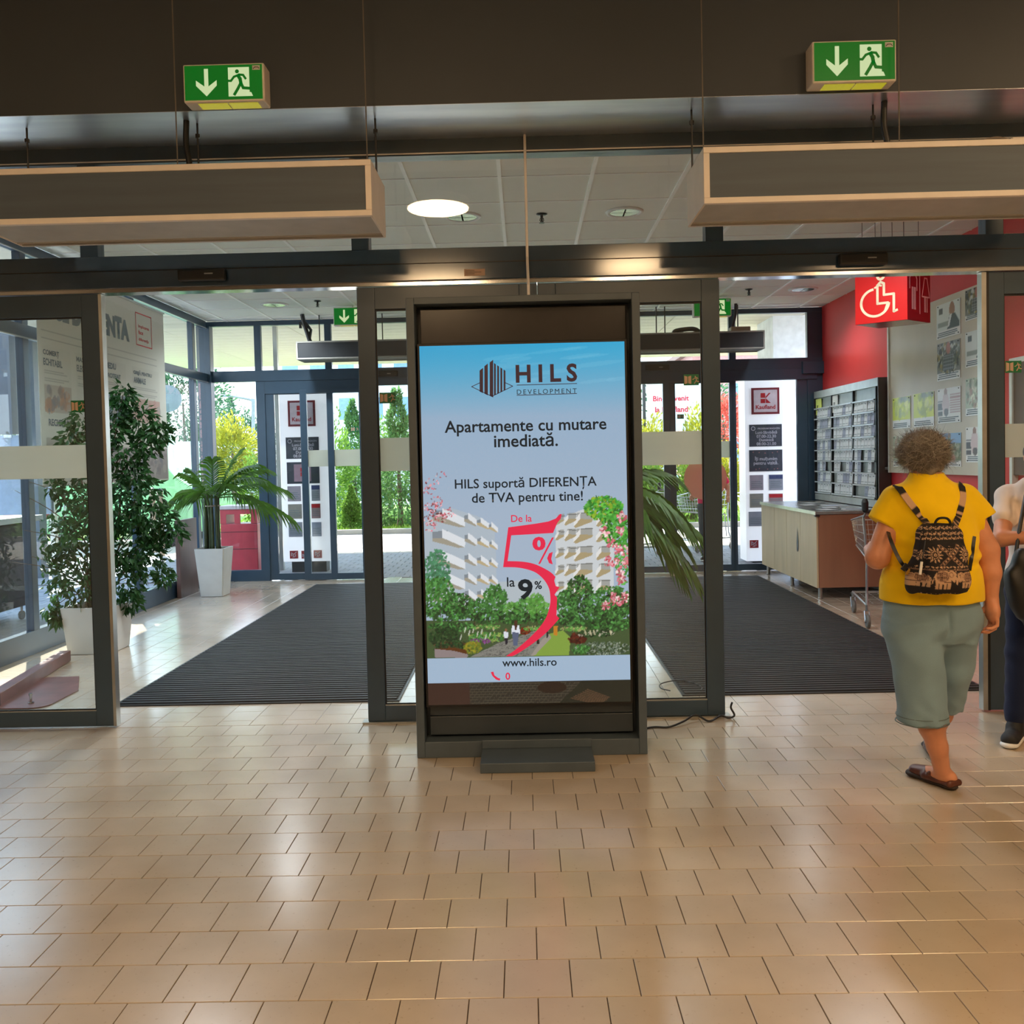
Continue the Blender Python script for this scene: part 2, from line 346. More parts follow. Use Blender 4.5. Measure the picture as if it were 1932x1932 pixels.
# ================================================================== materials of the place
FRAME = mat('anthracite_frame', (.21, .29, .36), rough=.28, var=.03, spec=.6)
FRAMEB = mat('black_gasket', (.06, .06, .065), rough=.5)
SILV = mat('brushed_aluminium', (.72, .72, .70), rough=.3, metal=.9, var=.05)
CHROME = mat('chrome', (.8, .8, .8), rough=.12, metal=1, var=.02)
CREAM = mat('cream_metal_paint', (.96, .93, .90), rough=.4, var=.02)
TILE = mat('porcelain_tile', (.735, .67, .585), rough=.20, var=.035, scale=2.5, spec=.65, coat=.5)
GROUT = mat('grout', (.30, .25, .22), rough=.9, var=.15, scale=20)
CEILT = mat('ceiling_tile_board', (.92, .93, .90), rough=.9, var=.008, bump=.1, bscale=150)
GRIDM = mat('ceiling_grid_white', (.98, .98, .97), rough=.5, var=.01)
REDW = mat('red_wall_paint', (.80, .20, .20), rough=.55, var=.03, scale=1.5)
FASC = mat('dark_fascia_paint', (.265, .295, .33), rough=.5, var=.04, scale=1.2)
SOFF = mat('glossy_soffit_panel', (.93, .95, .98), rough=.36, metal=.95, var=.05, scale=3, bump=.03, bscale=5, stretch=(.4, 3, 1))
HEADM = mat('header_gloss_anthracite', (.18, .27, .35), rough=.10, var=.03, spec=.8)
WHITE = mat('white_paint', (.88, .88, .87), rough=.5, var=.02)
BLACK = mat('black_plastic', (.07, .07, .075), rough=.4, var=.05)
DGREY = mat('dark_grey_metal', (.17, .17, .175), rough=.4, var=.06)
GLASS = glassmat('clear_glass', (.90, .93, .92), .9, haze=.012)
GLASSF = glassmat('clear_glass_outer', (.95, .965, .96), .6)
GLASST = glassmat('clear_glass_transom', (.93, .95, .94), 1.0)
FROST = frostmat('frosted_film', (.86, .87, .83), .12)
# tile material: tiny dark specks and soft smudges belong to the porcelain
def speckle(m, s=90, amt=.5):
    t = m.node_tree; b = t.nodes['Principled BSDF']; l = b.inputs['Base Color'].links[0].from_socket
    g = t.nodes.new('ShaderNodeNewGeometry')
    n = t.nodes.new('ShaderNodeTexNoise'); n.inputs['Scale'].default_value = s; n.inputs['Detail'].default_value = 2; t.links.new(g.outputs['Position'], n.inputs['Vector'])
    n2 = t.nodes.new('ShaderNodeTexNoise'); n2.inputs['Scale'].default_value = 1.6; n2.inputs['Detail'].default_value = 7; t.links.new(g.outputs['Position'], n2.inputs['Vector'])
    r = t.nodes.new('ShaderNodeValToRGB'); r.color_ramp.elements[0].position = .66; r.color_ramp.elements[0].color = (1, 1, 1, 1); r.color_ramp.elements[1].position = .76; r.color_ramp.elements[1].color = (1-amt, 1-amt*1.1, 1-amt*1.2, 1)
    r2 = t.nodes.new('ShaderNodeValToRGB'); r2.color_ramp.elements[0].position = .3; r2.color_ramp.elements[0].color = (.86, .86, .86, 1); r2.color_ramp.elements[1].position = .6; r2.color_ramp.elements[1].color = (1, 1, 1, 1)
    t.links.new(n.outputs['Fac'], r.inputs[0]); t.links.new(n2.outputs['Fac'], r2.inputs[0])
    for rr in (r, r2):
        x = t.nodes.new('ShaderNodeMix'); x.data_type = 'RGBA'; x.blend_type = 'MULTIPLY'; x.inputs[0].default_value = 1; t.links.new(l, x.inputs[6]); t.links.new(rr.outputs[0], x.inputs[7]); l = x.outputs[2]
    t.links.new(l, b.inputs['Base Color'])
    mr = t.nodes.new('ShaderNodeMapRange'); mr.inputs[3].default_value = b.inputs['Roughness'].default_value*.85; mr.inputs[4].default_value = b.inputs['Roughness'].default_value*1.35
    t.links.new(n2.outputs['Fac'], mr.inputs[0]); t.links.new(mr.outputs[0], b.inputs['Roughness'])
speckle(TILE, 70, .22)
# ================================================================== floors
YD, YF, XL, XR, ZC = 5.4, 12.15, -4.2, 4.0, 3.50      # inner door wall, outer door wall, lobby side walls, lobby ceiling
T = .2; X0, Y0 = -.0929, 2.5820
def tile_proto(sx, sy, g=.0028, h=.007, c=.0012):
    x, y = (sx-g)/2, (sy-g)/2; V = [(-x, -y, -h), (x, -y, -h), (x, y, -h), (-x, y, -h), (-x, -y, -c), (x, -y, -c), (x, y, -c), (-x, y, -c), (-x+c, -y+c, 0), (x-c, -y+c, 0), (x-c, y-c, 0), (-x+c, y-c, 0)]
    F = [(0, 1, 5, 4), (1, 2, 6, 5), (2, 3, 7, 6), (3, 0, 4, 7), (4, 5, 9, 8), (5, 6, 10, 9), (6, 7, 11, 10), (7, 4, 8, 11), (8, 9, 10, 11)]
    return np.array(V), np.array(F)
def many(V, F, C, Z=None):
    C = np.asarray(C, float); n = len(V); VV = (V[None]+C[:, None, :]).reshape(-1, 3); FF = (F[None]+np.arange(len(C))[:, None, None]*n).reshape(-1, F.shape[1]); return pyd(VV, FF)
hall = []
for j in range(-38, 14):
    for i in range(-32, 33):
        x = X0+i*T+(0 if j % 2 else .5*T); y = Y0+(j+.5)*T
        if abs(x) < 6.2: hall.append((x, y))
def vis(x, y):
    return y > 2.3 and abs(x+.0139*y) < (966/FPX)*y+.12
hall.sort(key=lambda p: p[1] if vis(*p) else 99)
flo = struct('floor', bx(-6.3, 6.3, -5.2, YD-.015, -.06, -.0055), GROUT)
tv, tf = tile_proto(T, T); tme = pyd(tv, tf, 'tile'); tme.materials.append(TILE)
for x, y in hall[:296]:
    o = bpy.data.objects.new('tile', tme); COL.objects.link(o); o.parent = flo; o.location = (x, y, random.uniform(-.0003, .0003))
obj('tile_field', many(tv, tf, [(x, y, 0) for x, y in hall[296:]]), TILE, flo, kind='stuff')
flo2 = struct('floor', bx(-6.3, 6.3, YD-.015, YF+.12, -.06, -.0055), GROUT)
lob = []; half = []
for i in range(-31, 33):
    for j in range(0, 34):
        x = X0+(i+.5)*T; y = YD-.015+.1+j*T+(T/2 if i % 2 else 0)
        if XL < x < XR+.1 and y < YF+.1: lob.append((x, y, 0))
        if i % 2 and j == 0 and XL < x < XR+.1: half.append((x, YD-.015+.05, 0))
obj('tile_field', many(tv, tf, lob), TILE, flo2, kind='stuff')
hv, hf = tile_proto(T, T/2); obj('half_tile', many(hv, hf, half), TILE, flo2, kind='stuff')
# black ribbed entrance mats let into the lobby floor
MATB = mat('ribbed_mat_rubber', (.085, .088, .095), rough=.6, var=.15, scale=12); MATL = mat('ribbed_mat_aluminium', (.46, .46, .47), rough=.4, metal=.5, var=.15, scale=9)
def entrance_mat(x0, x1, label):
    t = thing('entrance_mat', label, 'mat', ((x0+x1)/2, 8.75, .001), group='ribbed entrance mats')
    obj('base', bx(x0, x1, 5.87, 11.63, .001, .006), MATB, t)
    V, F = [], []; n = int((11.61-5.89)/.058)
    bb = BM(); 
    rib = [(5.89+.058*k, random.uniform(0, .0012)) for k in range(n)]
    v = np.array([(x0+.01, 0, .006), (x1-.01, 0, .006), (x1-.01, .040, .006), (x0+.01, .040, .006), (x0+.01, .004, .015), (x1-.01, .004, .015), (x1-.01, .036, .015), (x0+.01, .036, .015)])
    f = np.array([(0, 1, 5, 4), (1, 2, 6, 5), (2, 3, 7, 6), (3, 0, 4, 7), (4, 5, 6, 7)])
    obj('rib', many(v, f, [(0, y, z) for y, z in rib]), MATB, t, kind='stuff')
    v2 = v.copy(); v2[:, 1] *= .20; v2[:, 2] = np.where(v2[:, 2] > .01, .0095, v2[:, 2])
    obj('metal_strip', many(v2, f, [(0, y+.045, z) for y, z in rib]), MATL, t, kind='stuff')
    b = BM(); [box(b, *q) for q in ((x0-.012, x1+.012, 5.858, 5.87, .0005, .009), (x0-.012, x1+.012, 11.63, 11.642, .0005, .009), (x0-.012, x0, 5.87, 11.63, .0005, .009), (x1, x1+.012, 5.87, 11.63, .0005, .009))]
    obj('edge_frame', b, DGREY, t); return t
entrance_mat(-2.72, -.86, 'black ribbed entrance mat inside the left doorway')
entrance_mat(1.01, 2.97, 'black ribbed entrance mat inside the right doorway')
# ================================================================== lobby ceiling
cei = struct('ceiling', bx(XL-.1, XR+.1, YD+.02, YF+.05, ZC+.03, ZC+.06), WHITE)
cx, cy = .635, .619
tc, tcf = tile_proto(cx, cy, .012, .012, .003); tc = tc*np.array([1, 1, -1]); tcf = tcf[:, ::-1]
cme = pyd(tc, tcf, 'ceiling_tile'); cme.materials.append(CEILT)
for i in range(-6, 8):
    for j in range(-2, 11):
        x, y = -.76+(i+.5)*cx, 6.272+(j+.5)*cy
        x0, x1, y0, y1 = max(x-cx/2, XL), min(x+cx/2, XR), max(y-cy/2, YD+.04), min(y+cy/2, YF)
        if x1-x0 < .08 or y1-y0 < .08: continue
        o = bpy.data.objects.new('ceiling_tile', cme); COL.objects.link(o); o.parent = cei; o.location = ((x0+x1)/2, (y0+y1)/2, ZC+.004); o.scale = ((x1-x0)/cx, (y1-y0)/cy, 1)
b = BM()
for i in range(-5, 8): box(b, -.76+i*cx-.013, -.76+i*cx+.013, YD+.04, YF, ZC-.004, ZC+.008)
obj('grid_runner', b, GRIDM, cei)
b = BM()
for j in range(-1, 11): box(b, XL, XR, 6.272+j*cy-.006, 6.272+j*cy+.006, ZC-.001, ZC+.008)
obj('cross_tee', b, GRIDM, cei)
# ================================================================== right (red) wall of the lobby and its continuation
struct('wall_right', bx(XR, XR+.2, YD+.06, YF+.12, -.06, ZC+.05), REDW)
SKIRT = mat('grey_skirting', (.45, .44, .43), rough=.5)
struct('baseboard_right', bx(XR-.02, XR, YD+.06, YF-.02, 0, .12), SKIRT)
# ================================================================== inner glazed door wall
def fbox(q, b): return box(b, *q)
FY0, FY1 = 5.36, 5.46
tr = struct('trim_1', bx(-4.4, 4.2, FY0-.02, FY1+.02, 2.625, 2.812, .004), HEADM)           # header box over the sliding doors
obj('lower_lip', bx(-4.4, 4.2, FY0+.0, FY1, 2.603, 2.625), CHROME, tr)
obj('header_groove', bx(-4.4, 4.2, FY0-.0225, FY0-.02, 2.722, 2.727), FRAMEB, tr)
struct('trim_2', bx(-6.3, 6.3, FY0, FY1, 3.355, 3.45), FRAME)                                  # top rail under the soffit
lip = struct('trim_3', bx(-6.3, 6.3, FY0-.012, FY0-.001, 3.36, 3.368), CHROME)
ms = [-3.55, -2.545, -.936, 1.144, 2.773, 3.95]
for k, x in enumerate(ms):
    struct('trim_%d' % (4+k), bx(x-.052, x+.052, FY0+.005, FY1-.005, 2.812, 3.355, .003), FRAME)
wn = 1
for a, c in zip(ms[:-1], ms[1:]):
    struct('window_%d' % wn, bx(a+.052, c-.052, 5.405, 5.411, 2.812, 3.355), GLASST); wn += 1
# side walls of the hall next to the doors
struct('wall_left', bx(-6.3, -4.4, FY0, FY1, -.06, 3.45), FASC)
struct('wall_hall_right', bx(4.2, 6.3, FY0, FY1, -.06, 3.45), FASC)
def leaf(n, x0, x1, z1, y=5.4, lst=.105, rst=.105, bot=.105, top=.13, frost=True, th=.045, silver=None, cross=None):
    """one framed glass leaf"""
    d = struct('door_%d' % n, BM() if False else bx(x0, x0+lst, y-th/2, y+th/2, .012, z1, .003), FRAME)
    obj('stile', bx(x1-rst, x1, y-th/2, y+th/2, .012, z1, .003), FRAME, d)
    obj('bottom_rail', bx(x0+lst, x1-rst, y-th/2, y+th/2, .012, bot, .003), FRAME, d)
    obj('top_rail', bx(x0+lst, x1-rst, y-th/2, y+th/2, z1-top, z1, .003), FRAME, d)
    obj('pane', bx(x0+lst, x1-rst, y-.003, y+.003, bot, z1-top), GLASS, d)
    b = BM(); box(b, x0+lst, x1-rst, y-.012, y-.004, bot, bot+.012); box(b, x0+lst, x1-rst, y-.012, y-.004, z1-top-.01, z1-top); box(b, x0+lst, x0+lst+.008, y-.012, y-.004, bot+.012, z1-top-.01); box(b, x1-rst-.008, x1-rst, y-.012, y-.004, bot+.012, z1-top-.01)
    obj('gasket', b, FRAMEB, d)
    obj('glazing_bead', bx(x0+lst, x1-rst, y-.02, y-.012, bot, bot+.006), SILV, d)
    if frost: obj('frosted_band', bx(x0+lst, x1-rst, y-.006, y-.0045, 1.512, 1.71), FROST, d, label='frosted safety band')
    if silver is not None: obj('edge_seal', bx(*silver, y-th/2-.004, y+th/2+.004, .012, z1, 0), SILV, d)
    return d
D1 = leaf(1, -4.35, -2.505, 2.6, silver=(-2.505, -2.487))
D2 = leaf(2, -.968, .098, 2.6); D3 = leaf(3, .102, 1.17, 2.6)
D4 = leaf(4, 2.728, 4.18, 2.6, silver=(2.70, 2.728))
for x, s in ((-2.53, 1), (2.745, 1)):
    pass
struct('trim_10', bx(-1.0, 1.2, 5.36, 5.44, 0, .010), SILV)       # threshold under the fixed middle leaves
# small door furniture on the right stile: black track edge
obj('rubber_edge', bx(2.728, 2.742, 5.372, 5.43, .012, 2.6), FRAMEB, D4)
# ================================================================== dark fascia and soffit over the doors, hall shell
struct('wall_front', bx(-6.3, 6.3, 4.85, 4.95, 3.452, 4.75), FASC)
struct('ceiling_soffit', bx(-6.3, 6.3, 4.852, 5.46, 3.45, 3.4515), SOFF)
HC = mat('hall_ceiling_paint', (.60, .60, .60), rough=.8); HW = mat('hall_wall_paint', (.60, .59, .58), rough=.7, var=.015)
struct('ceiling_hall', bx(-6.3, 6.3, -7.0, 4.85, 4.75, 4.8), HC)
struct('wall_back', bx(-6.4, 6.4, -7.1, -7.0, -.06, 4.8), HW)
struct('wall_hall_west', bx(-6.4, -6.3, -7.0, 5.46, -.06, 4.8), HW)
struct('wall_hall_east', bx(6.3, 6.4, -7.0, 5.46, -.06, 4.8), HW)
struct('floor', bx(-6.3, 6.3, -7.0, -5.2, -.06, 0), TILE)
# ================================================================== outer glazed wall of the lobby (far)
def fr(n, *q, mm=FRAME): return struct('trim_%d' % n, bx(*q, .003), mm)
Y1, Y2 = YF, YF+.08
fr(20, XL-.1, XR, Y1, Y2, 3.435, 3.5); fr(21, XL-.1, XR, Y1-.01, Y2, 2.69, 2.835); fr(22, -3.46, -2.14, Y1, Y2, 2.52, 2.69)
fr(23, 1.0, 3.92, Y1-.02, Y2, 2.55, 2.69); fr(24, -2.14, 1.0, Y1, Y2, 2.6, 2.69)
fr(25, XL-.14, -4.16, Y1-.06, Y2, 0, 3.435); fr(26, 3.80, XR, Y1, Y2, 0, 2.69); fr(27, 3.80, XR, Y1, Y2, 2.835, 3.435)
fr(28, -4.16, -3.46, Y1, Y2, 0, .15); fr(29, -3.58, -3.46, Y1, Y2, .15, 2.69)
fr(37, 3.72, 4.0, Y1-.06, Y1-.005, 2.62, 2.78)
ux = [-4.18, -3.54, -2.593, -1.4, -.2, .98, 2.808, 3.83]
for k, x in enumerate(ux[1:-1]): fr(30+k, x-.045, x+.045, Y1+.005, Y2-.005, 2.835, 3.435)
for a, c in zip(ux[:-1], ux[1:]):
    struct('window_%d' % wn, bx(a+.04, c-.04, Y1+.035, Y1+.041, 2.835, 3.435), GLASSF); wn += 1
struct('window_%d' % wn, bx(-4.16, -3.58, Y1+.035, Y1+.041, .15, 2.69), GLASSF); wn += 1
def leafF(n, x0, x1, z1, lst, rst, y, frost=True):
    d = struct('door_%d' % n, bx(x0, x0+lst, y-.025, y+.025, .01, z1, .002), FRAME)
    obj('stile', bx(x1-rst, x1, y-.025, y+.025, .01, z1, .002), FRAME, d)
    obj('bottom_rail', bx(x0+lst, x1-rst, y-.025, y+.025, .01, .095), FRAME, d); obj('top_rail', bx(x0+lst, x1-rst, y-.025, y+.025, z1-.05, z1), FRAME, d)
    obj('pane', bx(x0+lst, x1-rst, y-.003, y+.003, .095, z1-.05), GLASSF, d)
    if frost: obj('frosted_band', bx(x0+lst, x1-rst, y-.006, y-.0045, 1.53, 1.75), FROST, d)
    return d
leafF(5, -3.46, -2.57, 2.56, .11, .04, YF+.04, False); D6 = leafF(6, -2.98, -2.14, 2.56, .09, .05, YF-.03)
# extra stile seen between the two overlapping leaves
fr(38, -2.62, -2.535, YF-.060, YF-.004, .012, 2.51)
D7 = leafF(7, 1.0, 1.95, 2.58, .09, .085, YF-.03); leafF(8, 1.9, 2.81, 2.58, .14, .05, YF+.04); D9 = leafF(9, 2.80, 3.80, 2.60, .05, .14, YF+.04, False)
leafF(10, -.9, .05, 2.6, .09, .09, YF+.04); leafF(11, .05, 1.0, 2.6, .09, .09, YF+.04)
# ================================================================== left glazed wall of the lobby
def lf(n, y0, y1, z0, z1, x0=XL-.07, x1=XL, mm=FRAME): return struct('trim_%d' % n, bx(x0, x1, y0, y1, z0, z1, .003), mm)
lf(40, YD+.06, YF-.06, 0, .20); lf(41, YD+.06, YF-.06, 2.69, 2.80); lf(42, YD+.06, YF-.06, 3.41, 3.5)
ly = [5.50, 7.66, 9.80, 11.62]
for k, y in enumerate(ly):
    lf(43+2*k, y-.045, y+.045, .2, 2.69); lf(44+2*k, y-.045, y+.045, 2.8, 3.41)
ly.append(YF-.02)
for a, c in zip(ly[:-1], ly[1:]):
    struct('window_%d' % wn, bx(XL-.038, XL-.032, a+.045, c-.045, .2, 2.69), GLASSF); wn += 1
    struct('window_%d' % wn, bx(XL-.038, XL-.032, a+.045, c-.045, 2.8, 3.41), GLASSF); wn += 1
struct('trim_60', bx(XL, XL+.02, YD+.1, YF-.08, 2.68, 2.69), SILV); struct('trim_61', bx(XL, XL+.015, YD+.1, YF-.08, 3.40, 3.408), SILV)
# ================================================================== outside: canopy, ground
CAN = mat('canopy_plank', (.86, .83, .76), rough=.6, var=.02)
can = struct('ceiling_canopy', bx(-7.6, 9.5, YF+.1, 18.9, 3.62, 3.85), CAN)
vv, ff = tile_proto(1.9, .32, .008, .02, .004); vv = vv*np.array([1, 1, -1]); ff = ff[:, ::-1]
pm = pyd(vv, ff, 'plank'); pm.materials.append(CAN)
for i in range(1, 10):
    for j in range(20):
        o = bpy.data.objects.new('plank', pm); COL.objects.link(o); o.parent = can; o.location = (-8.6+i*1.9+(.4), YF+.3+.32*j+.0, 3.6)
can2 = struct('ceiling_canopy', bx(-5.3, XL-.08, 4.5, YF+.1, 3.6, 3.85), CAN)
PAV = mat('grey_paver', (.52, .53, .56), rough=.75, var=.08, scale=5, bump=.2); PAV2 = mat('light_paver', (.74, .70, .66), rough=.8, var=.06, scale=3, bump=.15)
ASPH = mat('asphalt', (.55, .55, .56), rough=.9, var=.05, scale=20); JOINT = mat('paving_joint', (.25, .25, .26), rough=.9)
g = struct('ground', bx(-26, 22, YF+.12, 60, -.10, -.03), ASPH)
gl_ = struct('ground', bx(-26, XL-.07, 3.0, YF+.12, -.10, -.02), JOINT)
pv, pf = tile_proto(.2, .2, .006, .02, .003)
apr = struct('pavement', bx(-9, 9, YF+.1, 15.6, -.03, -.014), JOINT)
P = [(-8.9+.2*i+(.1 if j % 2 else 0), YF+.22+.2*j, 0) for i in range(89) for j in range(17)]
obj('paver', many(pv, pf, P), PAV, apr, kind='stuff')
P = [(XL-.2-.2*i-(.1 if j % 2 else 0), 4.6+.2*j, 0) for i in range(26) for j in range(38)]
obj('paver', many(pv, pf, P), PAV, gl_, kind='stuff')
sw = struct('sidewalk', bx(-9, 9, 15.6, 20.0, -.03, -.012), JOINT)
pv2, pf2 = tile_proto(.4, .4, .008, .02, .003)
obj('slab', many(pv2, pf2, [(-8.8+.4*i+(.2 if j % 2 else 0), 15.82+.4*j, .003) for i in range(44) for j in range(10)]), PAV2, sw, kind='stuff')
struct('kerb', bx(-9, 9, 20.0, 20.12, -.05, .09), PAV2)
# ================================================================== advertising totem with the lit screen
KIO = mat('totem_steel', (.30, .35, .395), rough=.42, var=.04, spec=.5); KIN = mat('totem_inner_steel', (.20, .24, .275), rough=.35, var=.04)
k = thing('advertising_totem', 'tall dark grey free-standing advertising totem with a lit portrait screen between the doorways', 'display', (.01, 4.9, 0))
kx0, kx1, ky0, ky1, kz = -.597, .617, 4.72, 5.02, 2.415
b = BM(); box(b, kx0, kx0+.043, ky0, ky1, 0, kz, .004); box(b, kx1-.043, kx1, ky0, ky1, 0, kz, .004); box(b, kx0+.043, kx1-.043, ky0, ky1, kz-.035, kz, .003); box(b, kx0+.043, kx1-.043, ky0, ky1, 0, .085, .003)
obj('frame', b, KIO, k)
obj('back_panel', bx(kx0+.043, kx1-.043, 4.86, 4.89, .085, kz-.035), KIN, k)
obj('top_panel', bx(kx0+.065, kx1-.065, 4.80, 4.858, 2.18, kz-.05, .004), mat('totem_gloss_panel', (.22, .215, .22), rough=.16, var=.03), k)
b = BM(); box(b, kx0+.065, kx1-.065, 4.795, 4.86, .10, .20, .003); box(b, kx0+.065, kx1-.065, 4.80, 4.858, .203, .262, .003)
obj('lower_panel', b, KIN, k)
obj('foot_plate', bx(-.252, .322, 4.47, 5.05, .0, .05, .003), KIO, k)
b = BM(); box(b, -.252, .322, 4.70, 4.72, .05, .095, .003); obj('foot_bracket', b, KIO, k)
SX0, SX1, SZ0, SZ1, SY = -.532, .535, .278, 2.165, 4.735
obj('screen_bezel', bx(SX0-.013, SX1+.013, SY+.003, 4.83, SZ0-.013, SZ1+.013, .003), BLACK, k)
W_, H_ = SX1-SX0, SZ1-SZ0; SF = Fr((SX0, SY, SZ0), (1, 0, 0), (0, 0, 1))
def sc_(x, y):      # poster coordinates (pixels of the photographed screen) to picture units, v down
    t = (y-655)/675; return x-(792+14.5*t), y-655+.024*(x-792)
# --- the picture shown
A = Art(310, 545); s = 310/384.
t = (A.Y/545)[..., None]; r_ = (A.X/310)[..., None]
top = np.array([.06, .62, .82])*(1-r_*.35)+np.array([.25, .70, .86])*r_*.35; mid = np.array([.585, .69, .79]); lo_ = np.array([.64, .71, .79])
q = np.clip(t/.20, 0, 1)**.8; A.a = top*(1-q)+mid*q; q = np.clip((t-.2)/.3, 0, 1); A.a = A.a*(1-q)+lo_*q
for _ in range(14): A.ell(random.uniform(120, 300), random.uniform(5, 60), random.uniform(15, 45), random.uniform(2, 4), (.55, .80, .90), .18, -.1)
def sp(pts): return [(p[0]*s, p[1]*s) for p in pts]
def cs(cx_, cy_): return sc_(760+.2795*cx_, 940+.2795*cy_)
def cp(pts): return sp([cs(*p) for p in pts])
A.poly(cp([(600, 560), (1100, 520), (1100, 860), (600, 860)]), (.74, .76, .74), .5)
WL, SH, DK, UN = (.80, .83, .86), (.62, .66, .70), (.30, .32, .34), (.72, .66, .52)
# left building: bands of balconies receding towards the middle
A.poly(cp([(150, 150), (330, 60), (520, 120), (620, 220), (640, 700), (150, 700)]), (.68, .73, .77), .9)
for k_, (zt) in enumerate((60, 200, 345, 480, 600)):
    for c_, (x0_, x1_, dz) in enumerate(((200, 420, 1), (415, 500, .7), (500, 585, .62), (580, 640, .55))):
        y_ = zt*(.75+.25*(1-c_*.22))+c_*34
        A.poly(cp([(x0_, y_+20), (x0_+(x1_-x0_)*.45, y_+10), (x0_+(x1_-x0_)*.45, y_+75*dz), (x0_, y_+85*dz)]), DK, .45)
        A.poly(cp([(x0_+(x1_-x0_)*.3, y_), (x1_, y_+70*dz), (x1_, y_+125*dz), (x0_+(x1_-x0_)*.3, y_+60*dz)]), (.86, .88, .90))
        A.poly(cp([(x0_, y_+62*dz), (x0_+(x1_-x0_)*.3, y_+60*dz), (x1_, y_+125*dz), (x0_+(x1_-x0_)*.8, y_+128*dz), (x0_, y_+84*dz)]), UN if c_ > 1 else (.62, .60, .54))
# right building
A.poly(cp([(1030, 150), (1150, 90), (1230, 60), (1350, 130), (1420, 200), (1420, 620), (1030, 640)]), (.80, .82, .83), .95)
for k_, zt in enumerate((110, 215, 335, 450, 560)):
    for c_, (x0_, x1_, dz) in enumerate(((1150, 1280, 1), (1085, 1170, .75), (1025, 1090, .6), (1300, 1400, .9))):
        y_ = zt+(c_ == 2)*12+(c_ == 1)*4
        A.poly(cp([(x0_+20, y_-20), (x1_-5, y_-25), (x1_-5, y_+25), (x0_+20, y_+25)]), (.55, .55, .52), .7)
        A.poly(cp([(x0_, y_+30*dz), (x0_+(x1_-x0_)*.35, y_-20*dz), (x0_+(x1_-x0_)*.35, y_+20*dz), (x0_, y_+75*dz)]), (.88, .88, .87))
        A.poly(cp([(x0_, y_+72*dz), (x0_+(x1_-x0_)*.35, y_+20*dz), (x1_, y_+22*dz), (x1_-8, y_+40*dz), (x0_+12, y_+82*dz)]), (.66, .60, .46))
        A.line(*cp([(x0_+(x1_-x0_)*.35, y_-18*dz)])[0], *cp([(x1_, y_-18*dz)])[0], 1, (.35, .36, .36))
# garden
A.poly(cp([(150, 820), (1540, 800), (1540, 1060), (150, 1075)]), (.25, .33, .20))
A.poly(cp([(450, 1065), (640, 970), (830, 905), (900, 880), (985, 885), (960, 930), (870, 1055)]), (.50, .50, .47))
for _ in range(260):
    x_ = random.uniform(480, 900); y_ = random.uniform(900, 1060)
    if x_ < 1000-(y_-880)*1.0 and x_ > 1640-1.12*y_: A.line(*cp([(x_, y_)])[0], *cp([(x_+26, y_-6)])[0], .7, (.32, .32, .31), .7)
A.poly(cp([(870, 1055), (985, 905), (1080, 880), (1130, 930), (1120, 1050)]), (.50, .62, .26))
A.poly(cp([(890, 1050), (1000, 930), (985, 905), (940, 940), (860, 1055)]), (.60, .57, .53))
GR = [(.20, .42, .18), (.26, .50, .22), (.16, .34, .16), (.34, .58, .30)]; DGc = [(.12, .24, .13), (.16, .30, .16), (.10, .18, .12)]; LG = [(.40, .62, .30), (.30, .55, .22)]
def dab(x_, y_, rx_, ry_, n_, r__, cols, al=.85):
    c_ = cp([(x_, y_)])[0]; A.dabs(c_[0], c_[1], rx_*.2795*s, ry_*.2795*s, n_, r__, cols, al)
for x_, y_, rx_, ry_, n_, cc in ((230, 480, 90, 140, 260, [(.30, .55, .40), (.25, .48, .34)]), (230, 650, 120, 130, 380, GR), (380, 720, 100, 90, 260, DGc+GR), (620, 680, 80, 110, 260, GR), (500, 740, 60, 70, 120, GR), (740, 760, 60, 70, 120, LG), (840, 730, 90, 70, 200, GR+LG), (900, 720, 55, 90, 140, LG), (1100, 700, 70, 90, 190, GR), (1190, 640, 90, 130, 330, DGc+GR), (1400, 700, 150, 120, 420, GR), (1450, 800, 110, 80, 200, DGc+GR), (970, 760, 40, 60, 70, LG)):
    dab(x_, y_, rx_, ry_, int(n_*1.3), 2.2, cc)
for x_ in (250, 420, 480, 620, 790, 840, 900, 1075, 1190, 1290, 1320): A.line(*cp([(x_, 740)])[0], *cp([(x_+3, 850)])[0], 1.2, (.25, .20, .14), .8)
dab(330, 860, 160, 30, 200, 2, DGc+GR); dab(1350, 850, 180, 30, 240, 2, DGc+GR)
dab(280, 930, 110, 60, 300, 2, DGc); dab(330, 1000, 130, 40, 260, 2, DGc+[(.30, .22, .14)]); dab(560, 930, 130, 35, 240, 1.8, GR+[(.55, .62, .32)]); dab(520, 955, 70, 18, 60, 1.4, [(.55, .30, .55), (.45, .22, .45)]); dab(470, 1000, 60, 40, 120, 2, [(.55, .52, .15), (.42, .48, .16)])
dab(820, 885, 40, 24, 60, 1.6, [(.40, .12, .08), (.52, .18, .10)]); dab(1175, 935, 60, 34, 120, 2, [(.22, .08, .08), (.34, .14, .10)]); dab(1350, 1000, 190, 45, 420, 1.4, [(.35, .42, .36), (.62, .66, .60), (.18, .26, .18)]); dab(1200, 1010, 60, 30, 100, 1.8, GR); dab(1300, 900, 120, 26, 120, 1.8, DGc+[(.70, .68, .60)])
for x_ in range(390, 640, 28): A.ell(*cp([(x_, 930-random.uniform(0, 70))])[0], 1.0, 4.5, (.82, .82, .76), .8, .25)
for x_ in (1230, 1265, 1290, 1400): A.ell(*cp([(x_, 895)])[0], 1.2, 4.5, (.80, .76, .62), .8, -.25)
A.poly(cp([(210, 1010), (330, 1005), (420, 1020), (438, 1055), (430, 1068), (215, 1070)]), (.55, .50, .50)); A.poly(cp([(215, 1010), (345, 1000), (425, 1015), (435, 1045), (340, 1022)]), (.35, .20, .10))
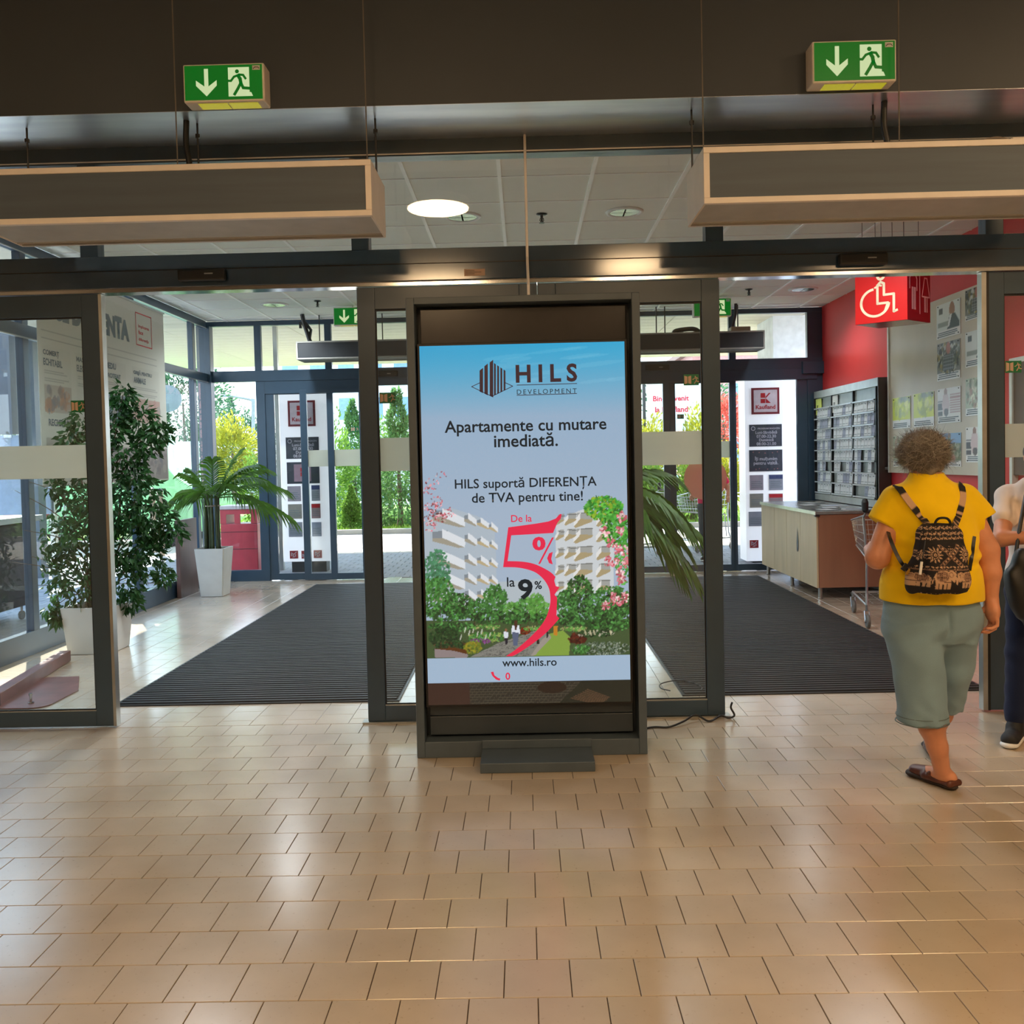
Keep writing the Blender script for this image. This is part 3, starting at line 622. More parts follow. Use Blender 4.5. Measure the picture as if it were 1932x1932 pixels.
for x_, y_, rx_, ry_, n_ in ((300, 770, 150, 50, 260), (560, 790, 120, 45, 220), (760, 800, 110, 40, 200), (930, 800, 60, 36, 90), (1120, 800, 90, 45, 200), (1300, 780, 170, 60, 380), (1430, 700, 90, 90, 240)): dab(x_, y_, rx_, ry_, n_, 2.2, GR+DGc)
for x_, y_, rx_, ry_, n_ in ((560, 860, 110, 14, 90), (880, 868, 70, 12, 60), (1150, 870, 90, 14, 80)): dab(x_, y_, rx_, ry_, n_, 1.6, LG+[(.62, .60, .40)])
# walkers in the picture
A.ell(*cp([(760, 830)])[0], 2.6, 3.6, (.28, .18, .14)); A.poly(cp([(735, 850), (782, 850), (792, 905), (730, 905)]), (.86, .88, .92)); A.poly(cp([(735, 895), (782, 895), (772, 985), (745, 985)]), (.34, .38, .48)); A.poly(cp([(750, 835), (770, 835), (768, 880), (752, 880)]), (.28, .18, .14))
A.ell(*cp([(694, 880)])[0], 2, 2.4, (.55, .38, .28)); A.poly(cp([(680, 892), (712, 892), (706, 938), (682, 938)]), (.84, .86, .90)); A.poly(cp([(685, 936), (706, 936), (704, 980), (690, 980)]), (.12, .13, .18))
A.poly(cp([(1014, 850), (1044, 850), (1040, 915), (1016, 915)]), (.75, .50, .16)); A.poly(cp([(966, 880), (980, 880), (978, 930), (966, 930)]), (.16, .16, .18))
A.poly(cp([(902, 940), (918, 940), (918, 975), (902, 975)]), (.15, .12, .12))
# blossom and foliage framing the picture
dab(1350, 60, 130, 80, 420, 2.4, [(.22, .60, .20), (.36, .72, .26), (.55, .66, .18), (.16, .45, .16)]); dab(1430, 200, 90, 120, 380, 2.4, [(.25, .62, .22), (.40, .72, .30), (.16, .42, .14)]); dab(1480, 420, 50, 160, 190, 2, [(.25, .60, .22), (.35, .68, .28)])
PK = [(.90, .62, .66), (.82, .42, .48), (.95, .80, .80), (.72, .34, .38)]
for x_, y_ in ((1470, 115), (1360, 215), (1460, 210), (1400, 290), (1440, 330), (1490, 340), (1380, 410), (1430, 430), (1465, 480), (1470, 540), (1500, 420), (1370, 710), (1440, 690), (1490, 660), (1420, 655)): dab(x_, y_, 30, 34, 20, 2.2, PK, .95)
for x_, y_, n_ in ((190, 60, 40), (260, 120, 40), (180, 140, 30), (310, 100, 20), (230, 20, 22), (180, -60, 14), (200, -110, 12), (260, -150, 8), (190, 180, 14)): dab(x_, y_, 45, 40, n_, 1.5, PK+[(.45, .22, .22)], .85)
# white strip, dimmed foot of the picture
def vb(y): return (y-655)*s
A.poly([(0, vb(1241)), (310, vb(1241)), (310, vb(1290)), (0, vb(1290))], (.63, .72, .81))
A.poly([(0, vb(1287.5)), (310, vb(1287.5)), (310, 545), (0, 545)], (.17, .16, .14)); A.poly([(0, vb(1288)), (64, vb(1288)), (64, 545), (0, 545)], (.22, .145, .125))
for j_ in range(9):
    yy = vb(1290)+j_*4.2
    A.line(64, yy, 232-j_*1.5, yy+1.5, .9, (.28, .26, .21))
    for i_ in range(26): xx = 66+i_*6.6+(3 if j_ % 2 else 0); A.line(xx, yy, xx-1.5, yy+4.2, .8, (.28, .26, .21))
A.poly([(236, vb(1288)), (310, vb(1288)), (310, 545), (200, 545)], (.13, .14, .11)); A.ell(190, vb(1300), 22, 9, (.15, .11, .09))
for i_ in range(8): A.line(216+i_*3.6+2, vb(1318)-i_*1.8+2, 262+i_*2.2, vb(1322)-i_*1.5+4+6, 1.5, (.34, .25, .18))
scr = obj('screen', A.mesh(SF, W_, H_, 0), printmat('screen_picture', rough=.25, emit=.95), k)
PX = W_/384.
def S2(x, y): u, v = sc_(x, y); return (u*PX, H_-v*H_/675.)
INK = emitmat('screen_ink', (.05, .15, .20), .6); PINK = emitmat('screen_crimson', (.90, .16, .30), .95); PLUM = emitmat('screen_logo_plum', (.24, .14, .19), .7)
ms_ = []
def stext(txt, x0, x1, ybase, bold=.012, h=None, sp_=1.0):
    a = S2(x0, ybase); c = S2(x1, ybase); m = text_mesh(txt, SF, width=c[0]-a[0], height=None if h is None else h*H_/675, at_=((a[0]+c[0])/2, (a[1]+c[1])/2), bold=bold, d=.0012, spacing=sp_)
    return m
ms_ += [stext('Apartamente cu mutare', 839, 1143, 812, .016), stext('imediată.', 932, 1052, 841, .016), stext('HILS suportă DIFERENȚA', 858, 1125, 917, .012), stext('de TVA pentru tine!', 890, 1099, 944, .012), stext('www.hils.ro', 947, 1050, 1254, .012), stext('la', 956, 971, 1104, .01), stext('DEVELOPMENT', 975, 1087, 743, 0, h=9, sp_=1.35), stext('9', 977, 1005, 1126, .03, h=39), stext('%', 1008, 1022, 1108, .02)]
for m_ in ms_: obj('lettering', m_, INK, scr)
for m_ in [stext('De la', 964, 1003, 982, .01), stext('0', 953, 962, 1280, .02, h=14), stext('0', 1004, 1029, 1034, .05, h=26)]: obj('lettering', m_, PINK, scr)
obj('lettering', join_meshes([stext('HILS', 973, 1088, 720, .03, h=34, sp_=1.5)]), PLUM, scr)
def spoly(b, pts, d=.0014): flat(b, SF, [S2(*p) for p in pts], d)
def cpx(p): return (760+.2795*p[0], 940+.2795*p[1])
b = BM()
up_ = [(p.x, p.y) for p in spline([(v[0], v[1], 0) for v in [(705, 415), (800, 418), (880, 432), (950, 462), (1000, 492), (1028, 520)]], 4)]
lo2 = [(p.x, p.y) for p in spline([(v[0], v[1], 0) for v in [(1055, 800), (1010, 852), (950, 912), (870, 975), (780, 1035), (735, 1058)]], 4)]
in_ = [(p.x, p.y) for p in spline([(v[0], v[1], 0) for v in [(693, 1058), (760, 1012), (840, 945), (915, 868), (965, 795), (990, 715), (994, 660), (985, 600), (955, 545), (905, 498), (850, 474), (770, 458), (675, 456)]], 4)]
spoly(b, [cpx(p) for p in [(710, 188), (800, 176), (900, 162), (980, 148), (1030, 128), (1058, 98), (1070, 98), (1064, 128), (1040, 158), (1012, 225), (730, 242)]+up_+[(1020, 545), (1030, 582), (1056, 590), (1022, 640), (1040, 660), (1035, 780)]+lo2+in_])
spoly(b, [cpx(p) for p in [(1005, 255), (1018, 255), (925, 433), (912, 433)]]); spoly(b, [cpx(p) for p in [(1010, 352), (985, 362), (972, 395), (985, 428), (1010, 436), (1000, 400)]])
spoly(b, [(925, 1266), (930, 1265), (932, 1272), (939, 1277), (943, 1278), (942, 1282), (935, 1280), (928, 1273)])
obj('big_red_five', b, PINK, scr)
b = BM()
for i, (x, yt, yb) in enumerate(((905, 698, 739), (914, 690, 743), (924, 683, 747))): spoly(b, [(x, yt+2), (x+6.5, yt-3), (x+6.5, yb+3), (x, yb)])
for i, (x, yt, yb) in enumerate(((932, 687, 745), (938, 691, 743), (944, 695, 740), (950, 699, 737))): spoly(b, [(x, yt-1), (x+3.5, yt+1.5), (x+3.5, yb-1), (x, yb+1)])
for p0, p1 in (((890, 730), (905, 723)), ((890, 730), (928, 748)), ((928, 748), (967, 729)), ((967, 729), (952, 722)), ((975, 727), (1087, 724)), ((975, 746), (1087, 742.5))):
    stroke(b, SF, [S2(*p0), S2(*p1)], .0035, .0014)
obj('tower_emblem', b, PLUM, scr)
obj('power_pole', tube(BM(), [(.045, 5.0, kz-.01), (.045, 5.0, kz+.10), (.045, 5.3, kz+.32), (.045, 5.33, 3.449)], .008, 8), CREAM, k)
# cable on the floor behind the totem
CAB = mat('black_cable', (.06, .06, .06), rough=.5)
b = BM(); tube(b, spline([(.55, 5.06, .008), (.70, 5.17, .008), (.80, 5.17, .008), (.90, 5.24, .02), (.98, 5.31, .035), (1.05, 5.27, .008), (1.13, 5.33, .02), (1.18, 5.33, .008), (1.215, 5.34, .02), (1.20, 5.36, .06), (1.21, 5.37, .09)], 8), .006, 8)
obj('floor_cable', b, CAB, loc=(.9, 5.2, 0), label='black power cable trailing on the floor from the totem to the right doorway frame', cat='cable')
b = BM(); tube(b, spline([(.93, 5.93, .02), (.88, 6.0, .02), (.90, 6.12, .02), (1.02, 6.2, .02), (1.12, 6.12, .02), (1.15, 6.0, .02), (1.13, 5.92, .02)], 8), .004, 8)
obj('floor_cable', b, CAB, loc=(1.0, 6.0, 0), label='thin black wire looped on the floor at the near corner of the right mat', cat='cable')
# ================================================================== air curtains
GRILL = mat('smoked_air_curtain_panel', (.335, .385, .44), rough=.5, var=.06, scale=3, stretch=(.3, 1, 6)); LOUV = mat('air_curtain_underside', (.76, .76, .75), rough=.4, var=.03)
def air_curtain(x0, x1, y0, y1, z0, z1, label, far=False):
    t = thing('air_curtain', label, 'air curtain', ((x0+x1)/2, (y0+y1)/2, z0), group=None)
    f = .03 if not far else .02
    body = CREAM if not far else mat('grey_curtain_case', (.60, .60, .58), rough=.4)
    b = BM(); box(b, x0, x1, y0, y0+f, z0, z0+f, .003); box(b, x0, x1, y0, y0+f, z1-f, z1, .003); box(b, x0, x0+f, y0, y0+f, z0+f, z1-f, .002); box(b, x1-f, x1, y0, y0+f, z0+f, z1-f, .002)
    obj('front_frame', b, body, t)
    obj('front_panel', bx(x0+f, x1-f, y0+.008, y0+.02, z0+f, z1-f), GRILL if not far else mat('dark_curtain_panel', (.20, .215, .23), rough=.35), t)
    b = BM(); box(b, x0, x0+.012, y0+f, y1, z0, z1, .002); box(b, x1-.012, x1, y0+f, y1, z0, z1, .002); box(b, x0+.012, x1-.012, y1-.012, y1, z0, z1); box(b, x0+.012, x1-.012, y0+f, y1-.012, z1-.012, z1)
    obj('case', b, body, t)
    b = BM(); box(b, x0+.012, x1-.012, y0+f, y1-.075, z0+.006, z0+.014)
    obj('bottom_plate', b, LOUV if not far else body, t)
    n = 2
    for i in range(n):
        a = x0+.02+(x1-x0-.04)*i/n+.01; c = x0+.02+(x1-x0-.04)*(i+1)/n-.01
        obj('outlet_slot', bx(a, c, y1-.07, y1-.025, z0+.012, z0+.03), BLACK, t)
    b = BM(); box(b, x0+.012, x1-.012, y1-.025, y1-.012, z0, z0+.012); box(b, x0+.012, x1-.012, y1-.075, y1-.070, z0, z0+.016); obj('outlet_lip', b, LOUV if not far else body, t)
    return t
AL = air_curtain(-2.76, -.735, 4.58, 5.04, 2.805, 3.085, 'long cream and smoked-grey air curtain hanging over the left doorway')
AR = air_curtain(.928, 2.96, 4.58, 5.04, 2.82, 3.10, 'long cream and smoked-grey air curtain hanging over the right doorway')
AL2 = air_curtain(-2.87, -.82, 11.55, 11.95, 2.90, 3.13, 'dark air curtain hanging before the far left exit doors', True)
AR2 = air_curtain(1.08, 3.08, 11.55, 11.95, 2.90, 3.13, 'dark air curtain hanging before the far right exit doors', True)
STR = mat('steel_wire', (.45, .43, .41), rough=.5)
def hang(par, pts, r=.0035, nm='suspension_wire', m=STR): return obj(nm, tube(BM(), pts, r, 6), m, par)
hang(AL, [(-1.737, 4.66, 3.08), (-1.735, 4.66, 4.745)]); hang(AL, [(-.765, 4.66, 3.08), (-.765, 4.66, 4.745)])
hang(AR, [(.944, 4.66, 3.09), (.944, 4.66, 4.745)]); hang(AR, [(1.932, 4.66, 3.09), (1.932, 4.66, 4.745)])
for par, xs in ((AL, (-2.70, -1.755, -.775)), (AR, (.955, 1.94, 2.9))):
    for x in xs:
        b = BM(); tube(b, [(x, 5.02, 3.05), (x, 5.02, 3.449)], .0055, 8); tube(b, [(x, 5.02, 3.37), (x, 5.02, 3.39)], .013, 6); obj('threaded_rod', b, DGREY, par)
for par, x in ((AL, -1.80), (AR, 1.985)):
    obj('power_hose', tube(BM(), spline([(x-.01, 4.98, 3.08), (x+.012, 4.97, 3.2), (x-.004, 4.975, 3.32), (x, 4.98, 3.449)], 6), .016, 10), BLACK, par)
WIRE = mat('pale_wire', (.55, .50, .46), rough=.6)
obj('loose_wire', tube(BM(), spline([(-1.25, 4.75, 3.085), (-1.2, 4.75, 3.11), (-1.05, 4.74, 3.10), (-1.0, 4.74, 3.088)], 8), .004, 6), WIRE, AL)
obj('loose_wire', tube(BM(), spline([(-.95, 4.72, 3.085), (-.92, 4.72, 3.13), (-.84, 4.71, 3.125), (-.78, 4.70, 3.088)], 8), .004, 6), WIRE, AL)
obj('loose_wire', tube(BM(), spline([(2.28, 4.72, 3.10), (2.42, 4.72, 3.15), (2.5, 4.72, 3.145), (2.6, 4.72, 3.10)], 8), .006, 6), WIRE, AR)
obj('junction_box', bx(2.5, 2.72, 4.66, 4.8, 3.10, 3.135, .006), CREAM, AR)
b = BM(); tube(b, [(-2.73, 11.75, 3.13), (-2.80, 11.72, 3.38), (-2.82, 11.72, 3.499)], .028, 8); box(b, -2.86, -2.83, 11.7, 11.74, 3.32, 3.40); tube(b, [(-2.75, 11.75, 3.13), (-2.72, 11.75, 3.30), (-2.79, 11.73, 3.4)], .02, 8); obj('mounting_bracket', b, DGREY, AL2)
for x in (-2.62, -1.9, -1.80, -1.0): obj('threaded_rod', tube(BM(), [(x, 11.8, 3.12), (x, 11.8, 3.499)], .008, 6), DGREY, AL2)
for x in (1.75, 1.86, 2.80): obj('threaded_rod', tube(BM(), [(x, 11.8, 3.12), (x, 11.8, 3.499)], .008, 6), DGREY, AR2)
obj('mounting_bracket', tube(BM(), [(2.70, 11.75, 3.13), (2.75, 11.72, 3.35), (2.76, 11.72, 3.499)], .02, 8), DGREY, AR2)
obj('junction_box', bx(2.68, 2.93, 11.66, 11.8, 3.13, 3.20, .01), mat('beige_box', (.62, .56, .48)), AR2)
obj('cable_coil', tube(BM(), spline([(1.95, 11.7, 3.135), (2.0, 11.7, 3.17), (2.2, 11.72, 3.19), (2.3, 11.7, 3.14)], 6), .03, 8), DGREY, AR2)
# ================================================================== emergency exit signs
EG = emitmat('exit_green', (.02, .50, .13), .55); EC = emitmat('exit_cream', (.88, .95, .72), .75); EY = emitmat('exit_yellow_diffuser', (.85, .80, .18), .55)
EGD = mat('exit_green_unlit', (.05, .50, .20), rough=.4, emit=(.05, .5, .2), estr=.25)
def runner(b, fr, u, v, h, d, flip=1):          # running figure as used on exit signs
    P = lambda x, y: (u+flip*x*h, v+y*h)
    flat(b, fr, [P(*p) for p in ell(.02, .90, .075, .075, 20)], d)
    for w_, pts in ((.13, [(.06, .74), (.13, .62), (.16, .44)]), (.085, [(.06, .76), (-.10, .70), (-.22, .55), (-.34, .56)]), (.085, [(.09, .78), (.25, .76), (.34, .62)]), (.11, [(.15, .46), (.04, .26), (-.10, .04)]), (.11, [(.16, .46), (.24, .28), (.46, .26)])):
        Q = [P(*p) for p in pts]; 
        for i in range(len(Q)-1):
            stroke(b, fr, Q[i:i+2], w_*h, d)
        for q_ in Q[1:-1]: flat(b, fr, ell(q_[0], q_[1], w_*h/2, w_*h/2, 12), d+.0001)
    return b
def exit_sign(x0, x1, z0, z1, y, yb, label, lit=True):
    t = thing('exit_sign', label, 'exit sign', ((x0+x1)/2, yb, z0))
    fw = .010; F = Fr((x0, y, z0), (1, 0, 0), (0, 0, 1)); W, H = x1-x0, z1-z0
    obj('housing', bx(x0, x1, y+.001, yb, z0, z1, .008), CREAM, t)
    obj('face', bx(x0+fw, x1-fw, y-.003, y, z0+fw, z1-fw), EG if lit else EGD, t)
    b = BM(); m = W*.29; hh = H*.5
    flat(b, F, [(m-.011*W/.43, H*.86), (m+.011*W/.43, H*.86), (m+.011*W/.43, H*.40), (m+.055*W/.43, H*.56), (m+.055*W/.43, H*.42), (m, H*.14), (m-.055*W/.43, H*.42), (m-.055*W/.43, H*.56), (m-.011*W/.43, H*.40)], .0032)
    obj('arrow', b, EC, t)
    b = BM(); flat(b, F, rect(W*.56, H*.12, W*.82, H*.88), .0032); flat(b, F, [(W*.78, H*.12), (W*.86, H*.12), (W*.84, H*.22), (W*.78, H*.24)], .0032); obj('doorway_symbol', b, EC, t)
    obj('running_figure', runner(BM(), F, W*.665, H*.14, H*.70, .0042), EG if lit else EGD, t)
    b = BM(); flat(b, F, rect(W*.86, H*.80, W*.955, H*.92), .0032); obj('inspection_label', b, WHITE, t)
    b = BM(); stroke(b, F, [(W*.87, H*.82), (W*.89, H*.87), (W*.93, H*.87), (W*.945, H*.83)], .003, .0042); obj('label_mark', b, BLACK, t)
    if lit:
        for a, c in ((.16, .52), (.54, .90)): obj('downlight_diffuser', bx(x0+W*a, x0+W*c, y+.02, yb-.02, z0-.002, z0+.001), EY, t)
    return t
exit_sign(-1.722, -1.300, 3.45, 3.645, 4.735, 4.85, 'lit green exit sign on the dark fascia, left of the two')
exit_sign(1.523, 1.953, 3.46, 3.672, 4.735, 4.85, 'lit green exit sign on the dark fascia, right of the two')
e3 = exit_sign(-2.29, -1.83, 3.25, 3.47, 11.1, 11.2, 'green exit sign under the lobby ceiling before the far left doors, partly cut off'); e4 = exit_sign(2.10, 2.56, 3.25, 3.47, 11.1, 11.2, 'green exit sign under the lobby ceiling before the far right doors, partly cut off')
for e, x in ((e3, -2.06), (e4, 2.33)): obj('mounting_rod', tube(BM(), [(x, 11.15, 3.47), (x, 11.15, 3.499)], .01, 8), WHITE, e)
# small green door-exit stickers on the glass
STG = mat('sticker_green', (.05, .44, .27), rough=.4); STP = mat('sticker_cream', (.78, .66, .58), rough=.5)
def sticker(x0, x1, z0, z1, y, label, rx=None):
    t = thing('exit_sticker', label, 'sticker', ((x0+x1)/2, y, z0)); F = Fr((x0, y, z0), (1, 0, 0), (0, 0, 1)); W, H = x1-x0, z1-z0
    obj('backing', bx(x0, x1, y, y+.001, z0, z1), STG, t)
    b = BM(); flat(b, F, [(W*.05, H*.12), (W*.25, H*.2), (W*.25, H*.8), (W*.05, H*.88)], .0005); flat(b, F, [(W*.30, H*.2), (W*.5, H*.12), (W*.5, H*.88), (W*.30, H*.8)], .0005); runner(b, F, W*.76, H*.14, H*.72, .0005); obj('symbols', b, STP, t)
sticker(-.852, -.755, 1.915, 1.98, 5.392, 'small green exit sticker at the top of the narrow pane left of the totem')
sticker(.955, 1.045, 1.98, 2.045, 5.392, 'small green exit sticker high on the pane right of the totem')
sticker(-2.70, -2.615, 1.905, 1.975, 5.392, 'small green exit sticker on the left glass leaf in front of the ficus')
sticker(2.845, 2.94, 2.01, 2.08, 5.392, 'small green exit sticker on the glass leaf at the right edge')
sticker(-2.31, -2.20, 1.985, 2.055, YF-.036, 'tiny green exit sticker on the far left glass door')
sticker(2.06, 2.15, 2.06, 2.12, YF+.01, 'tiny green exit sticker on the far right door glass')
# ================================================================== recessed lights, sprinklers, sensors, stickers
LAMPIN = mat('downlight_reflector', (.55, .56, .52), rough=.25, metal=.7, var=.2, scale=60); SPR = mat('sprinkler_metal', (.2, .2, .2), rough=.4, metal=.6)
def downlight(x, y, label, R=.15, E=125):
    t = thing('downlight', label, 'ceiling light', (x, y, ZC)); z = ZC
    obj('trim_ring', lathe(BM(), [(R*.74, z-.001), (R*.78, z-.010), (R*.95, z-.008), (R, z-.001), (R, z+.003), (R*.74, z+.003)], (x, y, 0), seg=36), WHITE, t, smooth=True)
    obj('reflector', lathe(BM(), [(R*.75, z-.006), (R*.6, z-.001), (R*.2, z+.002), (.002, z+.0021)], (x, y, 0), seg=28), LAMPIN, t)
    b = BM(); box(b, x-R*.7, x+R*.7, y-.006, y+.006, z-.006, z-.003); box(b, x-.006, x+.006, y-R*.7, y+R*.7, z-.006, z-.003); obj('louvre', b, LAMPIN, t)
    ld = bpy.data.lights.new('lobby_fill_spot', 'SPOT'); ld.energy = E; ld.spot_size = 2.6; ld.spot_blend = .8; ld.shadow_soft_size = .1; ld.color = (.90, .96, 1); lo = bpy.data.objects.new('lobby_fill_spot', ld); COL.objects.link(lo); lo.location = (0, 0, -.012); lo.parent = t  # added fill light for the lobby; the fixtures themselves look switched off
downlight(-.448, 7.257, 'round recessed downlight in the lobby ceiling, left of the two seen over the totem'); downlight(.837, 7.241, 'round recessed downlight in the lobby ceiling, right of the two seen over the totem')
p = at(517, 575, 10); 
def zc(x, y, Z=ZC):
    d = FW+RT*(x-966)/FPX-UP*(y-CY)/FPX; kk = (Z-CAMH)/d[2]; return d[0]*kk, d[1]*kk
x, y = zc(517, 575); downlight(x, y, 'round recessed downlight seen through the left doorway', .17); x, y = zc(1515, 546); downlight(x, y, 'round recessed downlight beside the red wall, seen through the right doorway', .17, 45)
downlight(-2.5, 6.6, 'unseen downlight added as lobby fill above the left air curtain'); downlight(2.5, 6.6, 'unseen downlight added as lobby fill above the right air curtain', .15, 80)  # two unseen fixtures added only to brighten the lobby
def sprinkler(x, y, label):
    t = thing('sprinkler', label, 'sprinkler', (x, y, ZC)); z = ZC
    obj('rosette', lathe(BM(), [(.045, z-.001), (.03, z-.008), (.012, z-.010), (.01, z-.03)], (x, y, 0), seg=20), SPR, t)
    b = BM(); tube(b, [(x, y, z-.03), (x, y, z-.06)], .009, 8); tube(b, [(x-.012, y, z-.03), (x-.016, y, z-.05), (x, y, z-.068)], .003, 6); tube(b, [(x+.012, y, z-.03), (x+.016, y, z-.05), (x, y, z-.068)], .003, 6); lathe(b, [(.022, z-.070), (.022, z-.067)], (x, y, 0), seg=12); obj('nozzle', b, SPR, t)
sprinkler(.183, 7.24, 'small dark sprinkler head in the ceiling over the totem'); x, y = zc(599, 568); sprinkler(x, y, 'small dark sprinkler head seen through the left doorway'); x, y = zc(1413, 546); sprinkler(x, y, 'small dark sprinkler head seen through the right doorway')
def sensor(x0, x1, z0, z1, y, label):
    t = thing('door_sensor', label, 'sensor', ((x0+x1)/2, y, z0))
    obj('housing', bx(x0, x1, y-.045, y, z0, z1, .012), mat('sensor_plastic', (.12, .12, .12), rough=.45), t); obj('lens', bx((x0+x1)/2+.02, (x0+x1)/2+.07, y-.047, y-.045, z0+.035, z0+.042), SILV, t)
sensor(1.85, 2.13, 2.645, 2.715, FY0-.02, 'black motion sensor on the header over the right doorway'); sensor(-2.0, -1.72, 2.65, 2.72, FY0-.02, 'black motion sensor on the header over the left doorway'); sensor(1.64, 1.96, 2.71, 2.79, YF-.01, 'dark motion sensor over the far right doors'); sensor(-1.98, -1.66, 2.71, 2.79, YF-.01, 'dark motion sensor over the far left doors')
t = thing('inspection_sticker', 'small pale sticker on the header above the totem', 'sticker', (-.27, FY0-.021, 2.69)); p0, p1 = at(876, 521, FY0-.02), at(915, 507, FY0-.02)
obj('label_paper', bx(p0[0], p1[0], FY0-.022, FY0-.0205, p0[2], p1[2]), mat('sticker_beige', (.72, .60, .52)), t)
b = BM(); F = Fr((p0[0], FY0-.022, p0[2]), (1, 0, 0), (0, 0, 1))
for i in range(3): stroke(b, F, [(.008, .012+.009*i), (.06 if i != 1 else .10, .012+.009*i)], .0025, .0005)
obj('printed_lines', b, BLACK, t)
# ceiling lamps of the hall behind the camera (seen as reflections)
LAMP = emitmat('warm_lamp', (1.0, .84, .64), 48.0)
def hall_lamp(x, y, R, z, label):
    t = thing('pendant_lamp', label, 'lamp', (x, y, z)); obj('shade', lathe(BM(), [(R, z+.01), (R, z+.10), (R*.9, z+.12)], (x, y, 0), seg=40), CREAM, t)
    obj('diffuser', lathe(BM(), [(R*.97, z), (R*.97, z+.009)], (x, y, 0), seg=40), LAMP, t); obj('rod', tube(BM(), [(x, y, z+.12), (x, y, 4.749)], .01, 8), STR, t)
for x, y, R, q in ((-.92, .35, .36, 'mirrored as a disc in the glass over the totem'), (-1.33, -4.3, .62, 'mirrored in the header left of the pole'), (1.7, -3.2, .5, 'mirrored in the header right of the pole'), (2.9, .35, .36, 'above the right side of the hall, nearer the doors'), (4.6, 2.2, .4, 'above the far right corner of the hall'), (-4.4, -1.5, .36, 'above the left side of the hall'), (4.8, -2.5, .5, 'above the right side of the hall, farther back')):
    hall_lamp(x, y, R, 4.45, 'round warm hall lamp '+q)
# ================================================================== left: the hanging banner on the glass wall
BX = -4.10
BF = Fr((BX, 7.66, 1.42), (0, 1, 0), (0, 0, 1)); BW, BH = 2.72, 1.90
ban = thing('wall_banner', 'large pale printed banner hanging on the left glass wall behind the ficus', 'banner', (BX, 9.0, 1.42))
A = Art(280, 200, (.80, .81, .77)); A.poly([(0, 0), (280, 0), (280, 14), (0, 4)], (.84, .85, .82), .5)
def bxy(y, z): return ((y-7.66)/BW*280, (3.32-z)/BH*200)
def bpoly(y0, z0, y1, z1, c, al=1): p, q = bxy(y0, z1), bxy(y1, z0); A.poly([p, (q[0], p[1]), q, (p[0], q[1])], c, al)
GRY = (.62, .63, .61)
for yy, z0 in ((7.72, 2.76), (7.72, 2.69)): bpoly(yy, z0, 8.6, z0+.012, GRY, .8)
for z0 in (2.76, 2.69): bpoly(8.95, z0, 10.15, z0+.012, GRY, .7)
cols_ = ((7.72, 8.2), (8.3, 8.75), (8.9, 9.35), (9.5, 10.2))
for a, c in cols_:
    bpoly(a, 2.02, c, 2.64, (.77, .78, .74), .6)
    for k_ in range(5): bpoly(a+.03, 2.42-.022*k_, c-.03-random.uniform(0, .1), 2.426-.022*k_, GRY, .75)
def pic(y0, z0, y1, z1, cols, n):
    bpoly(y0, z0, y1, z1, cols[0]); p, q = bxy(y0, z1), bxy(y1, z0)
    for _ in range(n):
        A.ell(random.uniform(p[0]+4, q[0]-4), random.uniform(p[1]+3, q[1]-3), random.uniform(2, 6), random.uniform(2, 7), random.choice(cols), .6)
pic(7.74, 2.07, 8.2, 2.30, [(.70, .68, .64), (.55, .52, .50), (.72, .55, .45), (.50, .52, .55)], 30)
pic(8.9, 2.05, 9.35, 2.30, [(.45, .52, .58), (.55, .60, .62), (.66, .64, .58)], 24)
pic(9.5, 2.05, 10.2, 2.30, [(.72, .62, .58), (.70, .55, .52), (.62, .64, .62)], 24)
pic(8.9, 1.44, 10.36, 1.78, [(.58, .56, .55), (.50, .48, .48), (.66, .64, .62), (.46, .47, .50)], 60)
pic(7.74, 1.50, 8.75, 1.85, [(.68, .68, .64), (.60, .60, .58)], 20)
obj('printed_sheet', A.mesh(BF, BW, BH, .004), printmat('banner_print', .7), ban)
obj('backing_sheet', bx(BX-.004, BX+.003, 7.66, 10.38, 1.42, 3.32), mat('banner_vinyl', (.78, .79, .75), rough=.7), ban)
BI = mat('banner_grey_ink', (.42, .47, .49), rough=.6); BR_ = mat('banner_red_ink', (.80, .30, .30), rough=.6)
def btext(txt, y0, y1, z, h=None, m=BI, bold=.03):
    c = text_mesh(txt, BF, width=y1-y0, height=h, at_=((y0+y1)/2-7.66, z-1.42), bold=bold, d=.006); obj('lettering', c, m, ban)
btext('FACE DIFERENȚA', 7.66, 9.46, 2.90, .29, bold=.07)
for txt, y0, y1, z in (('COMERȚ', 7.73, 8.0, 2.56), ('ECHITABIL', 7.73, 8.05, 2.47), ('MAȘINI', 8.31, 8.55, 2.56), ('ELECTRICE', 8.31, 8.62, 2.47), ('MEDIU', 8.9, 9.12, 2.56), ('PROTEJAT', 8.9, 9.22, 2.47), ('GRIJĂ PENTRU', 9.53, 10.0, 2.56), ('ANIMALE', 9.53, 9.83, 2.47), ('RECICLARE', 7.78, 8.18, 1.95)): btext(txt, y0, y1, z, .062, bold=.04)
b = BM()
for e in (((9.63, 2.88), (10.03, 2.88)), ((10.03, 2.88), (10.03, 3.22)), ((10.03, 3.22), (9.63, 3.22)), ((9.63, 3.22), (9.63, 2.88))): stroke(b, BF, [(p[0]-7.66, p[1]-1.42) for p in e], .012, .006)
obj('red_outline_box', b, BR_, ban)
for i, (tx, wd) in enumerate((('Implicarea', .28), ('face', .12), ('diferența', .26))): btext(tx, 9.69, 9.69+wd, 3.07-.07*i, .045, BR_, .02)
obj('hanging_rail', bx(BX-.008, BX+.012, 7.64, 10.40, 3.315, 3.335), SILV, ban)
